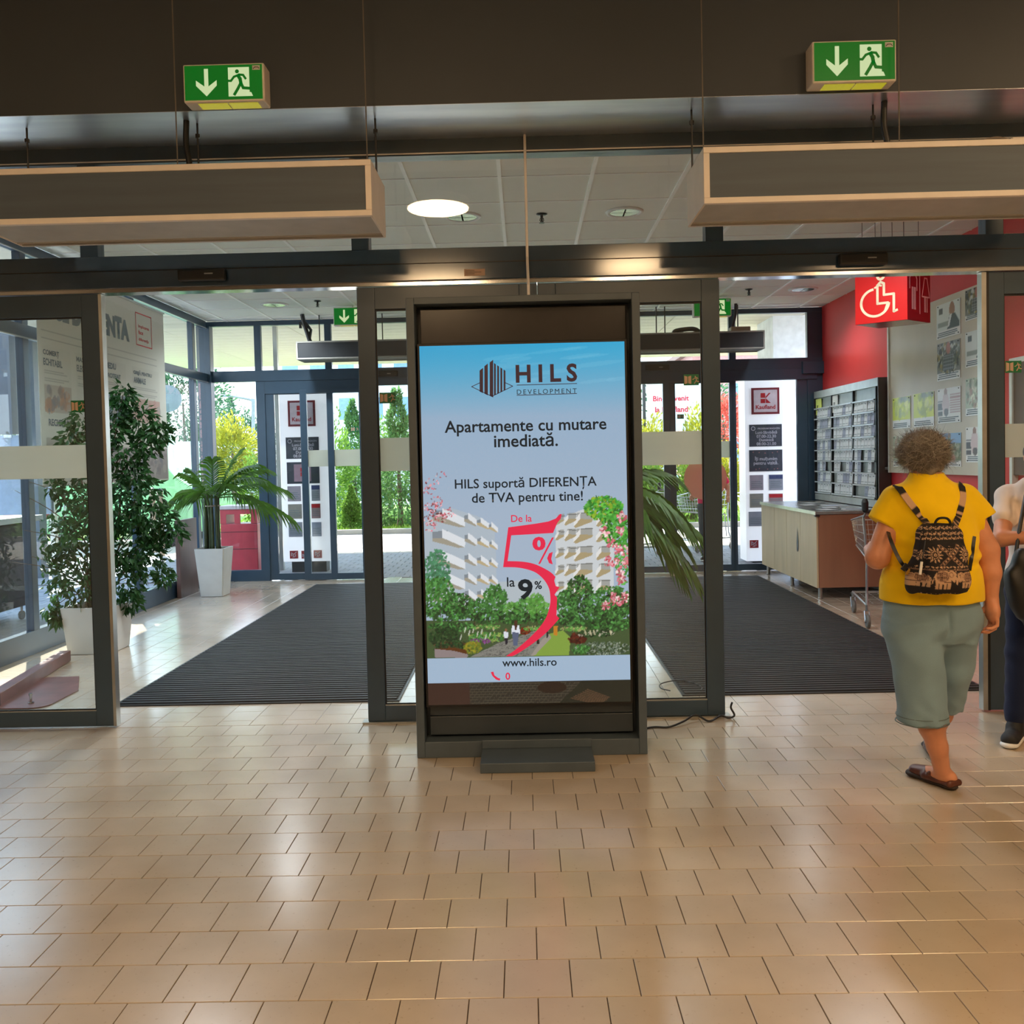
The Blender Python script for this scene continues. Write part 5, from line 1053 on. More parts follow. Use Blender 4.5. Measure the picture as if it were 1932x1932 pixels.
def ring2(c, r0, r1, n=16): [flat(b, RF, [(c[0]+r*math.cos(a), c[1]+r*math.sin(a)) for r, a in ((r0, 2*math.pi*i/n), (r1, 2*math.pi*i/n), (r1, 2*math.pi*(i+1)/n), (r0, 2*math.pi*(i+1)/n))], .002) for i in range(n)]
ring2((.09, .415), .012, .026); RFs([(.035, .25), (.035, .33), (.06, .37), (.12, .37), (.145, .33), (.145, .24)]); RFs([(.07, .26), (.07, .09)]); RFs([(.085, .26), (.085, .09)]); RFs([(.105, .26), (.105, .09)]); RFs([(.12, .26), (.12, .09)])
RFs([(.19, .44), (.19, .06)])
ring2((.285, .405), .012, .026); RFs([(.225, .20), (.265, .35), (.305, .35), (.345, .20)]); RFs([(.225, .20), (.345, .20)]); RFs([(.265, .20), (.265, .08)]); RFs([(.305, .20), (.305, .08)]); RFs([(.28, .20), (.28, .08)])
obj('man_woman_symbols', b, SPK, t)
for q in (N_*.9+Bp*.1, Lp*.9+Rp*.1, Rp*.85+Lp*.15, Bp*.9+N_*.1, Lp*.6+N_*.4, Rp*.5+Bp*.5, N_*.5+Bp*.5):
    obj('hanging_wire', tube(BM(), [(q.x, q.y, 2.6+HS), (q.x, q.y, 3.499)], .003, 5), STR, t)
# ================================================================== outside: totems, bin, plants, buildings
TOT = mat('backlit_white_totem', (.92, .92, .93), rough=.4, emit=(.95, .96, 1), estr=.5*EK, var=.01)
PLQ = mat('dark_plaque', (.24, .25, .29), rough=.4); PLT = mat('plaque_light_ink', (.72, .70, .74), rough=.5); KRED = mat('plaque_red', (.72, .12, .16), rough=.4); KPINK = mat('plaque_pale', (.86, .78, .80), rough=.4); KFR = mat('plaque_frame_red', (.50, .14, .18), rough=.4)
def totem(x0, x1, z0, z1, y, label, logo, hours, thanks, smalls, reds):
    t = thing('entrance_totem', label, 'sign', ((x0+x1)/2, y+.2, 0))
    obj('body', bx(x0, x1, y+.01, y+.4, z0, z1, .006), TOT, t); obj('foot', bx(x0+.1, x1-.1, y+.08, y+.3, 0.0, z0), DGREY, t)
    def W(px0, py0, px1, py1):
        a, b_ = at(px0, py1, y), at(px1, py0, y); return a[0], b_[0], a[2], b_[2]
    def plaque(nm, q, m, d=.008):
        a = W(*q); return obj(nm, bx(a[0], a[1], y-d+.008, y+.0095, a[2], a[3]), m, t), a
    s_, a = plaque('logo_plaque', logo, KFR, .014); w, h = a[1]-a[0], a[3]-a[2]
    obj('plaque_face', bx(a[0]+w*.08, a[1]-w*.08, y-.0085, y-.0062, a[2]+h*.08, a[3]-h*.08), KPINK, s_)
    F = Fr((a[0], y-.009, a[2]), (1, 0, 0), (0, 0, 1)); b = BM()
    flat(b, F, rect(w*.33, h*.62, w*.49, h*.80), .001); flat(b, F, rect(w*.33, h*.42, w*.49, h*.58), .001); flat(b, F, [(w*.51, h*.60), (w*.51, h*.80), (w*.54, h*.80), (w*.52, h*.62), (w*.60, h*.80), (w*.68, h*.80)], .001) if False else None
    flat(b, F, [(w*.51, h*.66), (w*.62, h*.80), (w*.69, h*.80), (w*.51, h*.60)], .001); flat(b, F, [(w*.51, h*.60), (w*.69, h*.42), (w*.51, h*.42)], .001)
    obj('emblem', b, KRED, s_); obj('lettering', text_mesh('Kaufland', F, width=w*.70, at_=(w*.5, h*.2), bold=.02, d=.001), KRED, s_)
    s_, a = plaque('hours_plaque', hours, PLQ); w, h = a[1]-a[0], a[3]-a[2]; F = Fr((a[0], y, a[2]), (1, 0, 0), (0, 0, 1))
    for tx, wd, v in (('PROGRAM MAGAZIN', .68, .78), ('Luni-Sâmbătă', .66, .58), ('07.00-22.30', .6, .40), ('Duminică', .44, .24), ('08.00-21.00', .6, .06)): obj('lettering', text_mesh(tx, F, width=w*wd, at_=(w*(.52 if v < .7 else .6), h*v), bold=.02, d=.001), PLT, s_)
    b = BM(); [flat(b, F, [(w*.12+r*math.cos(q), h*.82+r*math.sin(q)) for r, q in ((.022, a0), (.032, a0), (.032, a0+.53), (.022, a0+.53))], .001) for a0 in np.arange(0, 6.28, .5236)]; obj('clock_symbol', b, PLT, s_)
    s_, a = plaque('thanks_plaque', thanks, PLQ); w, h = a[1]-a[0], a[3]-a[2]; F = Fr((a[0], y, a[2]), (1, 0, 0), (0, 0, 1))
    if x0 > 0:
        for tx, wd, v in (('Îți mulțumim', .68, .52), ('pentru vizită.', .74, .32)): obj('lettering', text_mesh(tx, F, width=w*wd, at_=(w*.5, h*v), bold=.02, d=.001), PLT, s_)
        b = BM(); [flat(b, F, ell(w*u, h*v, .008, .008, 8), .001) for u, v in ((.12, .9), (.3, .88), (.48, .85), (.7, .86), (.85, .9), (.2, .1), (.3, .13), (.55, .1), (.75, .1), (.85, .12))]; obj('confetti_print', b, mat('print_rose', (.66, .42, .42)), s_)
    else:
        obj('inset_frame', bx(a[0]+w*.22, a[0]+w*.74, y-.0045, y-.001, a[2]+h*.1, a[3]-h*.1), mat('plaque_grey_rose', (.62, .50, .55)), s_); b = BM(); [box(b, a[0]+w*u, a[0]+w*(u+.14), y-.006, y-.0045, a[2]+h*v, a[2]+h*(v+.18)) for u, v in ((.42, .55), (.42, .34))]; obj('emblem', b, KRED, s_)
    for i, q in enumerate(smalls):
        col = [(.60, .56, .60), (.58, .58, .62), (.56, .54, .50), (.62, .50, .50), (.55, .56, .60), (.62, .64, .70)][i % 6]
        s_, a = plaque('notice_sheet', q, mat('totem_notice_%d' % (i % 6), col, rough=.5)); w, h = a[1]-a[0], a[3]-a[2]; F = Fr((a[0], y, a[2]), (1, 0, 0), (0, 0, 1)); b = BM()
        for k2 in range(4): stroke(b, F, [(w*.12, h*(.2+.12*k2)), (w*(.9-.1*(k2 % 2)), h*(.2+.12*k2))], .008, .001)
        obj('printed_lines', b, BI, s_)
        if i in (1, 3): b = BM(); flat(b, F, rect(w*.02, h*.72, w*.98, h*.97), .0012); obj('header_band', b, mat('print_navy', (.20, .24, .42)) if i == 1 else KRED, s_)
    for q in reds:
        s_, a = plaque('red_square_label', q, mat('label_red', (.58, .14, .17), rough=.4)); w = a[1]-a[0]; F = Fr((a[0], y, a[2]), (1, 0, 0), (0, 0, 1)); b = BM()
        for c_ in (((.2, .3), (.2, .75)), ((.2, .75), (.5, .5)), ((.5, .5), (.8, .8)), ((.35, .2), (.6, .2)), ((.7, .25), (.7, .5)), ((.3, .45), (.55, .3))): stroke(b, F, [(c_[0][0]*w, c_[0][1]*w), (c_[1][0]*w, c_[1][1]*w)], .008, .001)
        obj('pictogram', b, PLT, s_)
totem(-3.505, -2.80, .16, 2.62, 13.0, 'white lit totem outside the far left doors with plaques and notices', (544, 755, 594, 805), (540, 824, 601, 866), (542, 871, 602, 913), [(543, 917, 567, 946), (588, 915, 603, 945), (544, 951, 569, 979), (588, 950, 604, 978), (545, 985, 570, 1013), (589, 985, 606, 1012)], [(547, 1039, 562, 1054), (569, 1039, 580, 1054), (592, 1038, 607, 1053)])
totem(3.17, 3.72, .03, 2.68, 13.0, 'white lit totem outside the far right doors with opening hours plaque', (1418, 731, 1470, 782), (1414, 800, 1475, 843), (1414, 848, 1476, 890), [(1415, 896, 1440, 925), (1451, 895, 1477, 925), (1415, 931, 1440, 958), (1451, 931, 1477, 958), (1413, 965, 1440, 993)], [(1415, 1019, 1431, 1034)])
# white side pier right of the right totem, and downpipe left of the left totem
struct('wall_pier', bx(3.72, 4.5, 13.5, 14.4, 0, 3.6), mat('white_render', (.90, .91, .93), rough=.7))
struct('trim_70', bx(-3.66, -3.60, 13.35, 13.43, 0, 3.6), SILV)
# litter bin
RBIN = mat('red_bin_metal', (.66, .18, .22), rough=.4, var=.05)
t = thing('litter_bin', 'red litter bin with grey hood outside the far left window', 'bin', (-4.18, 13.3, 0)); x0, x1, y0, y1 = -4.44, -3.90, 13.1, 13.5
obj('body', bx(x0, x1, y0, y1, .0, .72, .01), RBIN, t)
b = BM(); box(b, x0, x0+.09, y0, y1, .722, .93); box(b, x1-.09, x1, y0, y1, .722, .93); box(b, x0+.09, x1-.09, y0, y1, .86, .93); box(b, x0+.21, x0+.29, y0, y0+.03, .722, .86); obj('hood_frame', b, RBIN, t); obj('hood_top', bx(x0-.02, x1+.02, y0-.02, y1+.02, .93, .985, .01), mat('bin_hood_grey', (.70, .66, .66), rough=.4), t)
b = BM(); box(b, x0-.003, x1+.003, y0-.004, y0-.001, .35, .356); box(b, x0-.003, x1+.003, y0-.004, y0-.001, .60, .606); obj('door_seam', b, BLACK, t)
# flat disc sticker on the far door glass
t = obj('round_sticker', lathe(BM(), [(.287, 0), (.287, .003)], (2.425, YF+.004, 1.255), axis=(0, 1, 0), seg=56), frostmat('salmon_film', (.86, .60, .52), .22), loc=(2.425, YF, 1.25), label='large round salmon-red sticker on the far right door glass', cat='sticker')
# --- greenery
def leafmat(n, c, tr=.45): return mat(n, c, rough=.6, var=.22, scale=2.5, trans=tr, spec=.25)
YEL = leafmat('yellow_green_foliage', (.66, .64, .20)); LGR = leafmat('light_green_foliage', (.40, .52, .20)); MGR = leafmat('mid_green_foliage', (.34, .48, .26)); DGR = leafmat('dark_conifer_foliage', (.26, .40, .28)); RDF = leafmat('red_orange_foliage', (.80, .38, .32)); TR = mat('tree_bark', (.35, .28, .22), rough=.9, var=.15)
def tree(nm, label, c, ry, hgt, m, z0=.3, n=2600, leaf=.11, shape='ball', cat='tree', seed=0, group=None):
    """c: base position; crown of many small leaves from z0 to hgt"""
    r = np.random.default_rng(seed); x, y = c; t = thing(nm, label, cat, (x, y, 0), group)
    if shape == 'cone':
        q = r.random(n)**.75; z = z0+(hgt-z0)*(1-q)*1.0; rad = ry*(.10+.9*q)*(.8+.2*np.sin(z*9+x)); a = r.random(n)*6.283; k = r.uniform(.55, 1, n)
        P = np.c_[x+rad*k*np.cos(a), y+rad*k*np.sin(a), z]
    else:
        u = r.normal(0, 1, (n, 3)); u /= np.linalg.norm(u, axis=1)[:, None]; k = r.uniform(.45, 1, (n, 1)); ph = r.uniform(0, 6, 4)
        bump = 1+.14*np.sin(u[:, :1]*5+ph[0])+.12*np.sin(u[:, 1:2]*6+ph[1])+.12*np.sin(u[:, 2:]*7+ph[2]); P = np.array([x, y, (z0+hgt)/2])+u*k*bump*np.array([ry, ry*.9, (hgt-z0)/2])
    P[:, 2] = np.maximum(P[:, 2], .03)
    d = P-np.array([x, y, (z0+hgt)/2-.5]); d /= np.linalg.norm(d, axis=1)[:, None]+1e-6
    V, F = leaf_cloud(P, d, leaf, leaf*.45, .1, seed); obj('crown', pyd(V, F), m, t, kind='stuff')
    obj('trunk', tube(BM(), [(x, y, -.02), (x+.03, y, z0+.2), (x, y, (z0+hgt)/2)], [.09, .07, .03], 8), TR, t); return t
def gp(px, Y): return at(px, 900, Y)[0], Y
tree('thuja', 'small bright green cone-shaped thuja on the lawn beyond the left doors', gp(661, 20.9), .40, 1.05, LGR, .03, 3200, .07, 'cone', 'shrub', 1)
tree('conifer', 'tall loose conifer beyond the pane left of the totem', gp(752, 21.5), .95, 3.3, MGR, .1, 4200, .12, 'cone', 'tree', 2)
tree('shrub', 'light green shrub behind the thuja, left part of the hedge', gp(625, 22.9), .7, 2.6, LGR, .1, 2600, .11, 'ball', 'shrub', 3)
tree('shrub', 'tall grey-green shrub rising above the thuja', gp(668, 24.9), .9, 3.3, MGR, .1, 3600, .12, 'cone', 'shrub', 4)
tree('shrub', 'dense mid green shrub just right of the thuja', gp(702, 27), .9, 2.5, MGR, .1, 3200, .11, 'ball', 'shrub', 5)
tree('shrub', 'pale green shrub behind the tall conifer', gp(735, 29.5), 1.2, 3.0, LGR, .1, 3200, .12, 'ball', 'shrub', 6)
tree('yellow_tree', 'round yellow-green tree beyond the far left window', gp(440, 28), .85, 3.0, YEL, 1.1, 3600, .13, 'ball', 'tree', 7)
tree('shrub', 'dark green shrub under the yellow tree', gp(430, 34.8), 1.1, 1.7, MGR, .1, 2200, .13, 'ball', 'shrub', 8)
tree('column_thuja', 'narrow green column thuja at the right of the far left window', gp(474, 22.5), .30, 1.75, LGR, .03, 2200, .08, 'ball', 'shrub', 9)
tree('tree', 'distant grey-green tree left behind the yellow tree', gp(405, 42), 1.4, 4.6, DGR, .6, 2200, .2, 'ball', 'tree', 10); tree('tree', 'distant pointed dark tree behind the yellow tree', gp(440, 49), .9, 5.4, DGR, .6, 1800, .2, 'cone', 'tree', 11); tree('tree', 'distant grey-green tree right behind the yellow tree', gp(474, 53), 1.1, 5.0, DGR, .6, 2200, .2, 'ball', 'tree', 12)
tree('conifer', 'tall dark conifer seen through the left glass wall above the palm', gp(350, 30), 1.35, 6.2, DGR, 1.2, 4600, .16, 'ball', 'tree', 13)
tree('shrub', 'yellow-green shrub outside the left glass between ficus and palm', gp(335, 22), .8, 1.35, YEL, .1, 1600, .1, 'ball', 'shrub', 14)
tree('yellow_shrub', 'yellow shrub beyond the right leaf, left of the dark stile', gp(1222, 23.2), .48, 2.55, YEL, .5, 3000, .1, 'ball', 'shrub', 15); tree('yellow_shrub', 'yellow shrub beyond the right leaf, right of the dark stile', gp(1316, 23.0), .55, 2.65, YEL, .5, 3600, .1, 'ball', 'shrub', 16)
tree('shrub', 'bright green bush low behind the right palm fronds', gp(1228, 21.0), .42, 1.45, LGR, .1, 2600, .1, 'ball', 'shrub', 17); tree('shrub', 'bright green bush behind the round red sticker', gp(1306, 21.2), .4, 1.45, LGR, .1, 2200, .1, 'ball', 'shrub', 18)
tree('red_tree', 'red-orange leaved tree left of the right totem', gp(1366, 26.5), .66, 3.3, RDF, 1.7, 1900, .12, 'ball', 'tree', 19); tree('shrub', 'yellow-green shrub under the red-orange tree', gp(1376, 21.6), .36, 1.9, YEL, .2, 1600, .1, 'ball', 'shrub', 20)
tree('tree', 'broad grey-green tree behind the welcome billboard', gp(1300, 38), 2.4, 5.2, DGR, .6, 3200, .2, 'ball', 'tree', 21); tree('tree', 'broad tree far behind the left doors', gp(560, 60), 3.2, 4.4, DGR, .6, 3400, .2, 'ball', 'tree', 22)
tree('tree', 'leafy tree outside the left glass wall beyond the banner', gp(100, 34), 2.0, 4.0, MGR, .8, 4200, .16, 'ball', 'tree', 23)
# lawn
GRS = leafmat('grass_blades', (.50, .62, .22), .3); lawn = struct('lawn', bx(-12, 12, 20.12, 33, -.06, .02), mat('lawn_soil_green', (.46, .58, .22), rough=.9, var=.2, scale=3))
r5 = np.random.default_rng(5); n = 14000; P = np.c_[r5.uniform(-8, 6, n), 20.15+6*r5.random(n)**1.5, np.full(n, .02)]
V, F = leaf_cloud(P, np.tile([0, 0, 2.2], (n, 1)), .10, .018, -.3, 5); obj('grass', pyd(V, F), GRS, lawn, kind='stuff')
# buildings far behind
WALLW = mat('far_white_wall', (.86, .87, .88), rough=.8); BLUW = mat('far_window_blue', (.42, .56, .68), rough=.2)
def building(label, x0, x1, y, h, wall, nx, nz, wy=.9):
    t = thing('building', label, 'building', ((x0+x1)/2, y+4, 0)); obj('wall', bx(x0, x1, y, y+8, 0, h), wall, t); obj('roof', bx(x0-.3, x1+.3, y-.3, y+8.3, h, h+.3), mat('roof_brown', (.42, .30, .27)), t)
    for i in range(nx):
        for k in range(nz):
            cx_ = x0+(i+.5)*(x1-x0)/nx; z = 1.2+k*(h-1.2)/nz; o = obj('window', bx(cx_-.5, cx_+.5, y-.06, y-.001, z, z+1.3), WALLW, t); obj('pane', bx(cx_-.42, cx_+.42, y-.08, y-.061, z+.08, z+1.22), BLUW, o)
building('white apartment building far beyond the pane left of the totem', -13, -5.6, 48, 9, WALLW, 5, 3); building('reddish building far behind the right doors', 9.0, 16, 48, 7, mat('far_pink_wall', (.78, .55, .52)), 4, 2)
struct('fence_wall', bx(-16, -9.4, 26, 26.15, 0, 2.3), mat('pale_fence', (.78, .80, .80)))
t = thing('billboard', 'white billboard with red welcome lettering behind the yellow shrubs', 'sign', (3.35, 24, 0)); p0, p1 = at(1222, 800, 24), at(1318, 722, 24)
obj('panel', bx(p0[0], p1[0]+.3, 24, 24.06, p0[2]-.2, p1[2]), mat('billboard_white', (.92, .93, .95)), t); obj('header_band', bx(p0[0]-.05, p1[0]+.3, 23.99, 24.0, p1[2], p1[2]+.25), mat('billboard_grey', (.45, .50, .52)), t); obj('post', bx(p0[0]-.12, p0[0]-.04, 24, 24.1, 0, p1[2]+.25), DGREY, t); obj('post', bx(p1[0]+.3, p1[0]+.38, 24, 24.1, 0, p1[2]+.25), DGREY, t)
BF2 = Fr((p0[0], 23.995, p0[2]), (1, 0, 0), (0, 0, 1)); RI = mat('billboard_red_ink', (.82, .14, .22))
for tx, x_, x2, y_ in (('Bine ai venit', 1232, 1300, 757), ('la Kaufland', 1236, 1298, 778)): a, c = at(x_, y_, 24), at(x2, y_, 24); obj('lettering', text_mesh(tx, BF2, width=c[0]-a[0], at_=((a[0]+c[0])/2-p0[0], a[2]-p0[2]), bold=.03, d=.001), RI, t)
# street lamp, road sign, posts
t = thing('street_lamp', 'curved grey street lamp above the yellow tree', 'street lamp', (at(478, 900, 34)[0], 34, 0)); bx_, by_ = at(478, 900, 34)[0], 34
P = [at(478, 1000, 34), at(478, 770, 34), at(476, 757, 34), at(468, 753, 34), at(440, 748, 34), at(428, 747, 34)]; P[0].z = 0
obj('pole', tube(BM(), spline(P, 6), [.07]*12+[.05]*19, 8), mat('lamp_post_grey', (.55, .57, .58)), t); obj('lamp_head', obox(BM(), at(425, 747, 34), .35, .16, .09), mat('lamp_post_grey', (.55, .57, .58)), t)
t = thing('road_sign', 'round road sign seen edge-lit through the left glass wall', 'sign', (at(313, 760, 20)[0], 20, 0)); c = at(316, 752, 20); obj('disc', lathe(BM(), [(.30, 0), (.30, .012)], c, axis=(.35, -1, 0), seg=32), mat('sign_back_grey', (.42, .46, .50)), t); obj('post', tube(BM(), [(at(308, 760, 20)[0], 20.05, 0), (at(306, 720, 20)[0], 20.05, 3.6)], .045, 8), WHITE, t)
for i, (x_, Y_) in enumerate(((302, 15.9), (288, 16.6))):
    t = thing('bollard', ['pale wooden bollard outside the left glass, nearer', 'pale wooden bollard outside the left glass, farther'][i], 'bollard', (at(x_, 950, Y_)[0], Y_, 0)); c = at(x_, 950, Y_); obj('post', tube(BM(), [(c[0], Y_, 0), (c[0], Y_, 1.15)], .055, 10), mat('weathered_wood', (.62, .56, .48), rough=.8, var=.1), t); obj('cap', lathe(BM(), [(.06, 1.15), (.06, 1.17), (.01, 1.20)], (c[0], Y_, 0), seg=12), DGREY, t)
# vehicles
TYRE = mat('tyre_rubber', (.07, .07, .07), rough=.8); RIM = mat('wheel_rim', (.66, .67, .68), rough=.3, metal=.6); CGL = mat('car_glass', (.10, .13, .15), rough=.08)
def vehicle(nm, label, x, y, prof, glass, L, W, paint, wheels, flip=1):
    """side profile prof (s along length 0..1, z); long axis along x"""
    t = thing(nm, label, 'car', (x, y, 0)); b = BM()
    for yy in (y-W/2, y+W/2): pass
    A_ = [b.verts.new((x+flip*(s-.5)*L, y-W/2+(.10 if z > 1.0 else 0), z)) for s, z in prof]; B_ = [b.verts.new((x+flip*(s-.5)*L, y+W/2-(.10 if z > 1.0 else 0), z)) for s, z in prof]
    b.faces.new(A_); b.faces.new(B_[::-1])
    for i in range(len(prof)): j = (i+1) % len(prof); b.faces.new((A_[i], A_[j], B_[j], B_[i]))
    bmesh.ops.bevel(b, geom=list(b.edges), offset=.03, segments=2, affect='EDGES'); obj('body', b, paint, t, smooth=False)
    for g in glass:
        b = BM(); F = Fr((x, y-W/2, 0), (1, 0, 0), (0, 0, 1)); vs = [b.verts.new((x+flip*(s-.5)*L, y-W/2-.004+(.10 if z > 1.0 else 0), z)) for s, z in g]; f = b.faces.new(vs); f.normal_update(); bmesh.ops.triangulate(b, faces=[f]); obj('side_window', b, CGL, t)
    for s in wheels:
        for yy in (y-W/2+.02, y+W/2-.24):
            c = (x+flip*(s-.5)*L, yy, .33); w_ = obj('wheel', lathe(BM(), [(.20, 0), (.33, .01), (.34, .06), (.34, .18), (.32, .22), (.2, .22)], c, axis=(0, 1, 0), seg=28), TYRE, t); b = BM(); lathe(b, [(.21, -.006), (.21, .004)], c, axis=(0, 1, 0), seg=24)
            for q in range(5): a = q*1.2566; d = Vector((math.cos(a), 0, math.sin(a))); tube(b, [Vector(c)+Vector((0, -.012, 0)), Vector(c)+d*.19+Vector((0, -.012, 0))], .022, 6)
            obj('rim', b, RIM, w_)
    return t
vehicle('van', 'light green van parked outside beyond the left glass wall', -8.55, 18.6, [(0, .3), (0, 1.0), (.04, 1.95), (.10, 2.15), (.72, 2.15), (.86, 1.35), (.98, 1.05), (1, .75), (1, .3)], [[(.62, 1.4), (.62, 1.95), (.72, 1.95), (.80, 1.4)]], 4.6, 1.9, mat('green_van_paint', (.52, .80, .50), rough=.3, coat=.5), (.18, .82))
CARP = [(0, .35), (.01, .85), (.08, .95), (.24, 1.42), (.62, 1.44), (.78, .98), (.97, .82), (1, .6), (1, .32)]
CG = [[(.16, .98), (.26, 1.36), (.43, 1.38), (.43, .98)], [(.45, .98), (.45, 1.38), (.61, 1.38), (.73, .98)]]
vehicle('car', 'silver car parked beyond the right palm fronds', 3.2, 27, CARP, CG, 4.3, 1.75, mat('silver_car_paint', (.72, .75, .79), rough=.3, coat=.5), (.19, .82))
vehicle('car', 'white car parked behind the far left window', -10.6, 38.5, CARP, CG, 4.3, 1.75, mat('white_car_paint', (.88, .88, .88), rough=.3, coat=.5), (.19, .82), -1)
# storage cart and shelter seen through the left leaf
t = thing('storage_cart', 'dark storage cart with a white top outside the left glass wall', 'cart', (-5.55, 8.6, 0)); DB = mat('dark_cart_body', (.16, .17, .20), rough=.5, var=.2, scale=10)
obj('body', bx(-5.95, -5.22, 7.5, 9.5, .16, 1.02, .01), DB, t); obj('worktop', bx(-6.0, -5.15, 7.4, 9.6, 1.03, 1.09, .005), WHITE, t)
for x, y in ((-5.3, 7.6), (-5.3, 9.38), (-5.85, 7.6), (-5.85, 9.38)): obj('castor', lathe(BM(), [(.045, -.015), (.05, 0), (.045, .015)], (x, y, .052), axis=(1, 0, 0), seg=14), BLACK, t); 
b = BM(); [tube(b, [(x, y, .10), (x, y, .16)], .015, 6) for x, y in ((-5.3, 7.6), (-5.3, 9.38), (-5.85, 7.6), (-5.85, 9.38))]; obj('castor_stem', b, STEEL, t)
struct('wall_shelter', bx(-8.2, -6.75, 11.9, 12.1, 2.05, 3.6), mat('shelter_dark_wall', (.24, .26, .30), rough=.5))
t = thing('shelter_panel', 'grey-blue panel with a white square sign beyond the left glass wall', 'panel', (-7.6, 13.6, 0)); obj('panel', bx(-8.4, -7.15, 13.55, 13.6, .9, 2.1), mat('blue_grey_panel', (.52, .58, .66), rough=.4), t); obj('post', bx(-7.2, -7.12, 13.6, 13.68, 0, 2.1), SILV, t); obj('post', bx(-8.4, -8.32, 13.6, 13.68, 0, 2.1), SILV, t); a, c = at(7, 826, 13.54), at(21, 810, 13.54); obj('square_sign', bx(a[0], c[0], 13.54, 13.549, a[2], c[2]), WHITE, t)
for px, w, g_ in ((185, .12, 0),): struct('trim_71', bx(at(58, 900, 13)[0]-.1, at(58, 900, 13)[0]+.1, 13, 13.2, 0, 3.6), FRAME)
# ================================================================== shopping carts
CW = mat('cart_wire', (.66, .67, .68), rough=.28, metal=.85, var=.05); HND = mat('cart_handle_black', (.08, .08, .08), rough=.45); CWH = mat('castor_grey_rubber', (.38, .36, .34), rough=.7)
def cart(label, x, y, rot, detail=True):
    """origin under the handle side; the cart points along +y before turning"""
    t = thing('shopping_cart', label, 'shopping cart', (x, y, 0)); OFF[t.name] = Vector((0, 0, 0)); t.rotation_euler.z = rot
    W0, W1, L, zt0, zt1, zb0, zb1 = .28, .20, .84, 1.0, .90, .58, .66
    def rail(b, pts, r=.006): tube(b, pts, r, 6, False)
    b = BM(); ring = [(-W0, 0, zt0), (-W1, L, zt1), (W1, L, zt1), (W0, 0, zt0), (-W0, 0, zt0)]; rail(b, ring, .008); ring = [(-W0*.82, .04, zb0), (-W1*.85, L-.06, zb1), (W1*.85, L-.06, zb1), (W0*.82, .04, zb0), (-W0*.82, .04, zb0)]; rail(b, ring, .007); obj('basket_rim', b, CW, t)
    b = BM(); n = 18 if detail else 10
    top = lambda u, s: Vector((s*(W0+(W1-W0)*u), L*u, zt0+(zt1-zt0)*u)); bot = lambda u, s: Vector((s*.83*(W0+(W1-W0)*u), .04+(L-.10)*u, zb0+(zb1-zb0)*u))
    for s in (-1, 1):
        for i in range(n+1): u = i/n; tube(b, [top(u, s), bot(u, s)], .0022, 4, False)
        for k in range(1, 5): f = k/5; tube(b, [top(0, s).lerp(bot(0, s), f), top(1, s).lerp(bot(1, s), f)], .0032, 4, False)
    for i in range(9): f = i/8; tube(b, [top(1, -1).lerp(top(1, 1), f), bot(1, -1).lerp(bot(1, 1), f)], .0022, 4, False); tube(b, [top(0, -1).lerp(top(0, 1), f)-Vector((0, -.01, .02)), bot(0, -1).lerp(bot(0, 1), f)], .0022, 4, False)
    for k in range(1, 5): f = k/5; tube(b, [top(1, -1).lerp(bot(1, -1), f), top(1, 1).lerp(bot(1, 1), f)], .0032, 4, False); tube(b, [top(0, -1).lerp(bot(0, -1), f), top(0, 1).lerp(bot(0, 1), f)], .0032, 4, False)
    for i in range(12): u = (i+.5)/12; tube(b, [bot(u, -1), bot(u, 1)], .0025, 4, False)
    obj('basket_mesh', b, CW, t, kind='stuff')
    b = BM(); tube(b, [(-W0-.01, -.07, 1.04), (W0+.01, -.07, 1.04)], .016, 12); obj('handle', b, HND, t); b = BM(); lathe(b, [(.012, 0), (.028, .02), (.03, .09), (.02, .12), (.006, .125)], (-W0-.01, -.07, 1.03), seg=14); obj('handle_cap', b, HND, t); b = BM(); lathe(b, [(.012, 0), (.028, .02), (.03, .09), (.02, .12), (.006, .125)], (W0+.01, -.07, 1.03), seg=14); obj('handle_cap', b, HND, t)
    b = BM()
    for s in (-1, 1): rail(b, [(s*W0, -.07, 1.04), (s*W0, .02, .98), (s*W0*.9, .03, .60), (s*.26, .02, .30), (s*.27, -.02, .20)], .011); rail(b, [(s*.27, -.02, .20), (s*.20, .80, .20)], .011); rail(b, [(s*.24, .10, .60), (s*.25, .06, .22)], .008)
    rail(b, [(-.20, .80, .20), (.20, .80, .20)], .010); obj('chassis', b, CW, t)
    b = BM(); [tube(b, [(-.25+.008*i*0-.0+(.25-.19)*i/9*0, .05+.08*i, .205), (.25, .05+.08*i, .205)], .003, 4, False) for i in range(9)]; [tube(b, [(x_, .04, .205), (x_*.8, .78, .205)], .003, 4, False) for x_ in (-.2, -.1, 0, .1, .2)]; obj('lower_rack', b, CW, t)
    b = BM(); box(b, -.13, .13, .02, .035, .72, .93, .004); obj('child_seat_flap', b, mat('cart_red_flap', (.62, .12, .14), rough=.4), t)
    for x_, y_ in ((-.27, -.02), (.27, -.02), (-.20, .80), (.20, .80)):
        w_ = obj('castor', lathe(BM(), [(.03, -.016), (.058, -.013), (.062, 0), (.058, .013), (.03, .016)], (x_, y_-.03, .063), axis=(1, 0, 0), seg=20), CWH, t); b = BM(); tube(b, [(x_-.02, y_-.03, .063), (x_-.02, y_, .15), (x_+.02, y_, .15), (x_+.02, y_-.03, .063)], .006, 5); tube(b, [(x_, y_, .15), (x_, y_, .20)], .012, 8); tube(b, [(x_-.024, y_-.03, .063), (x_+.024, y_-.03, .063)], .014, 8); obj('castor_fork', b, CW, w_)
    return t
cart('wire shopping cart with a black handle between the counter and the woman', 3.29, 8.04, -.12)
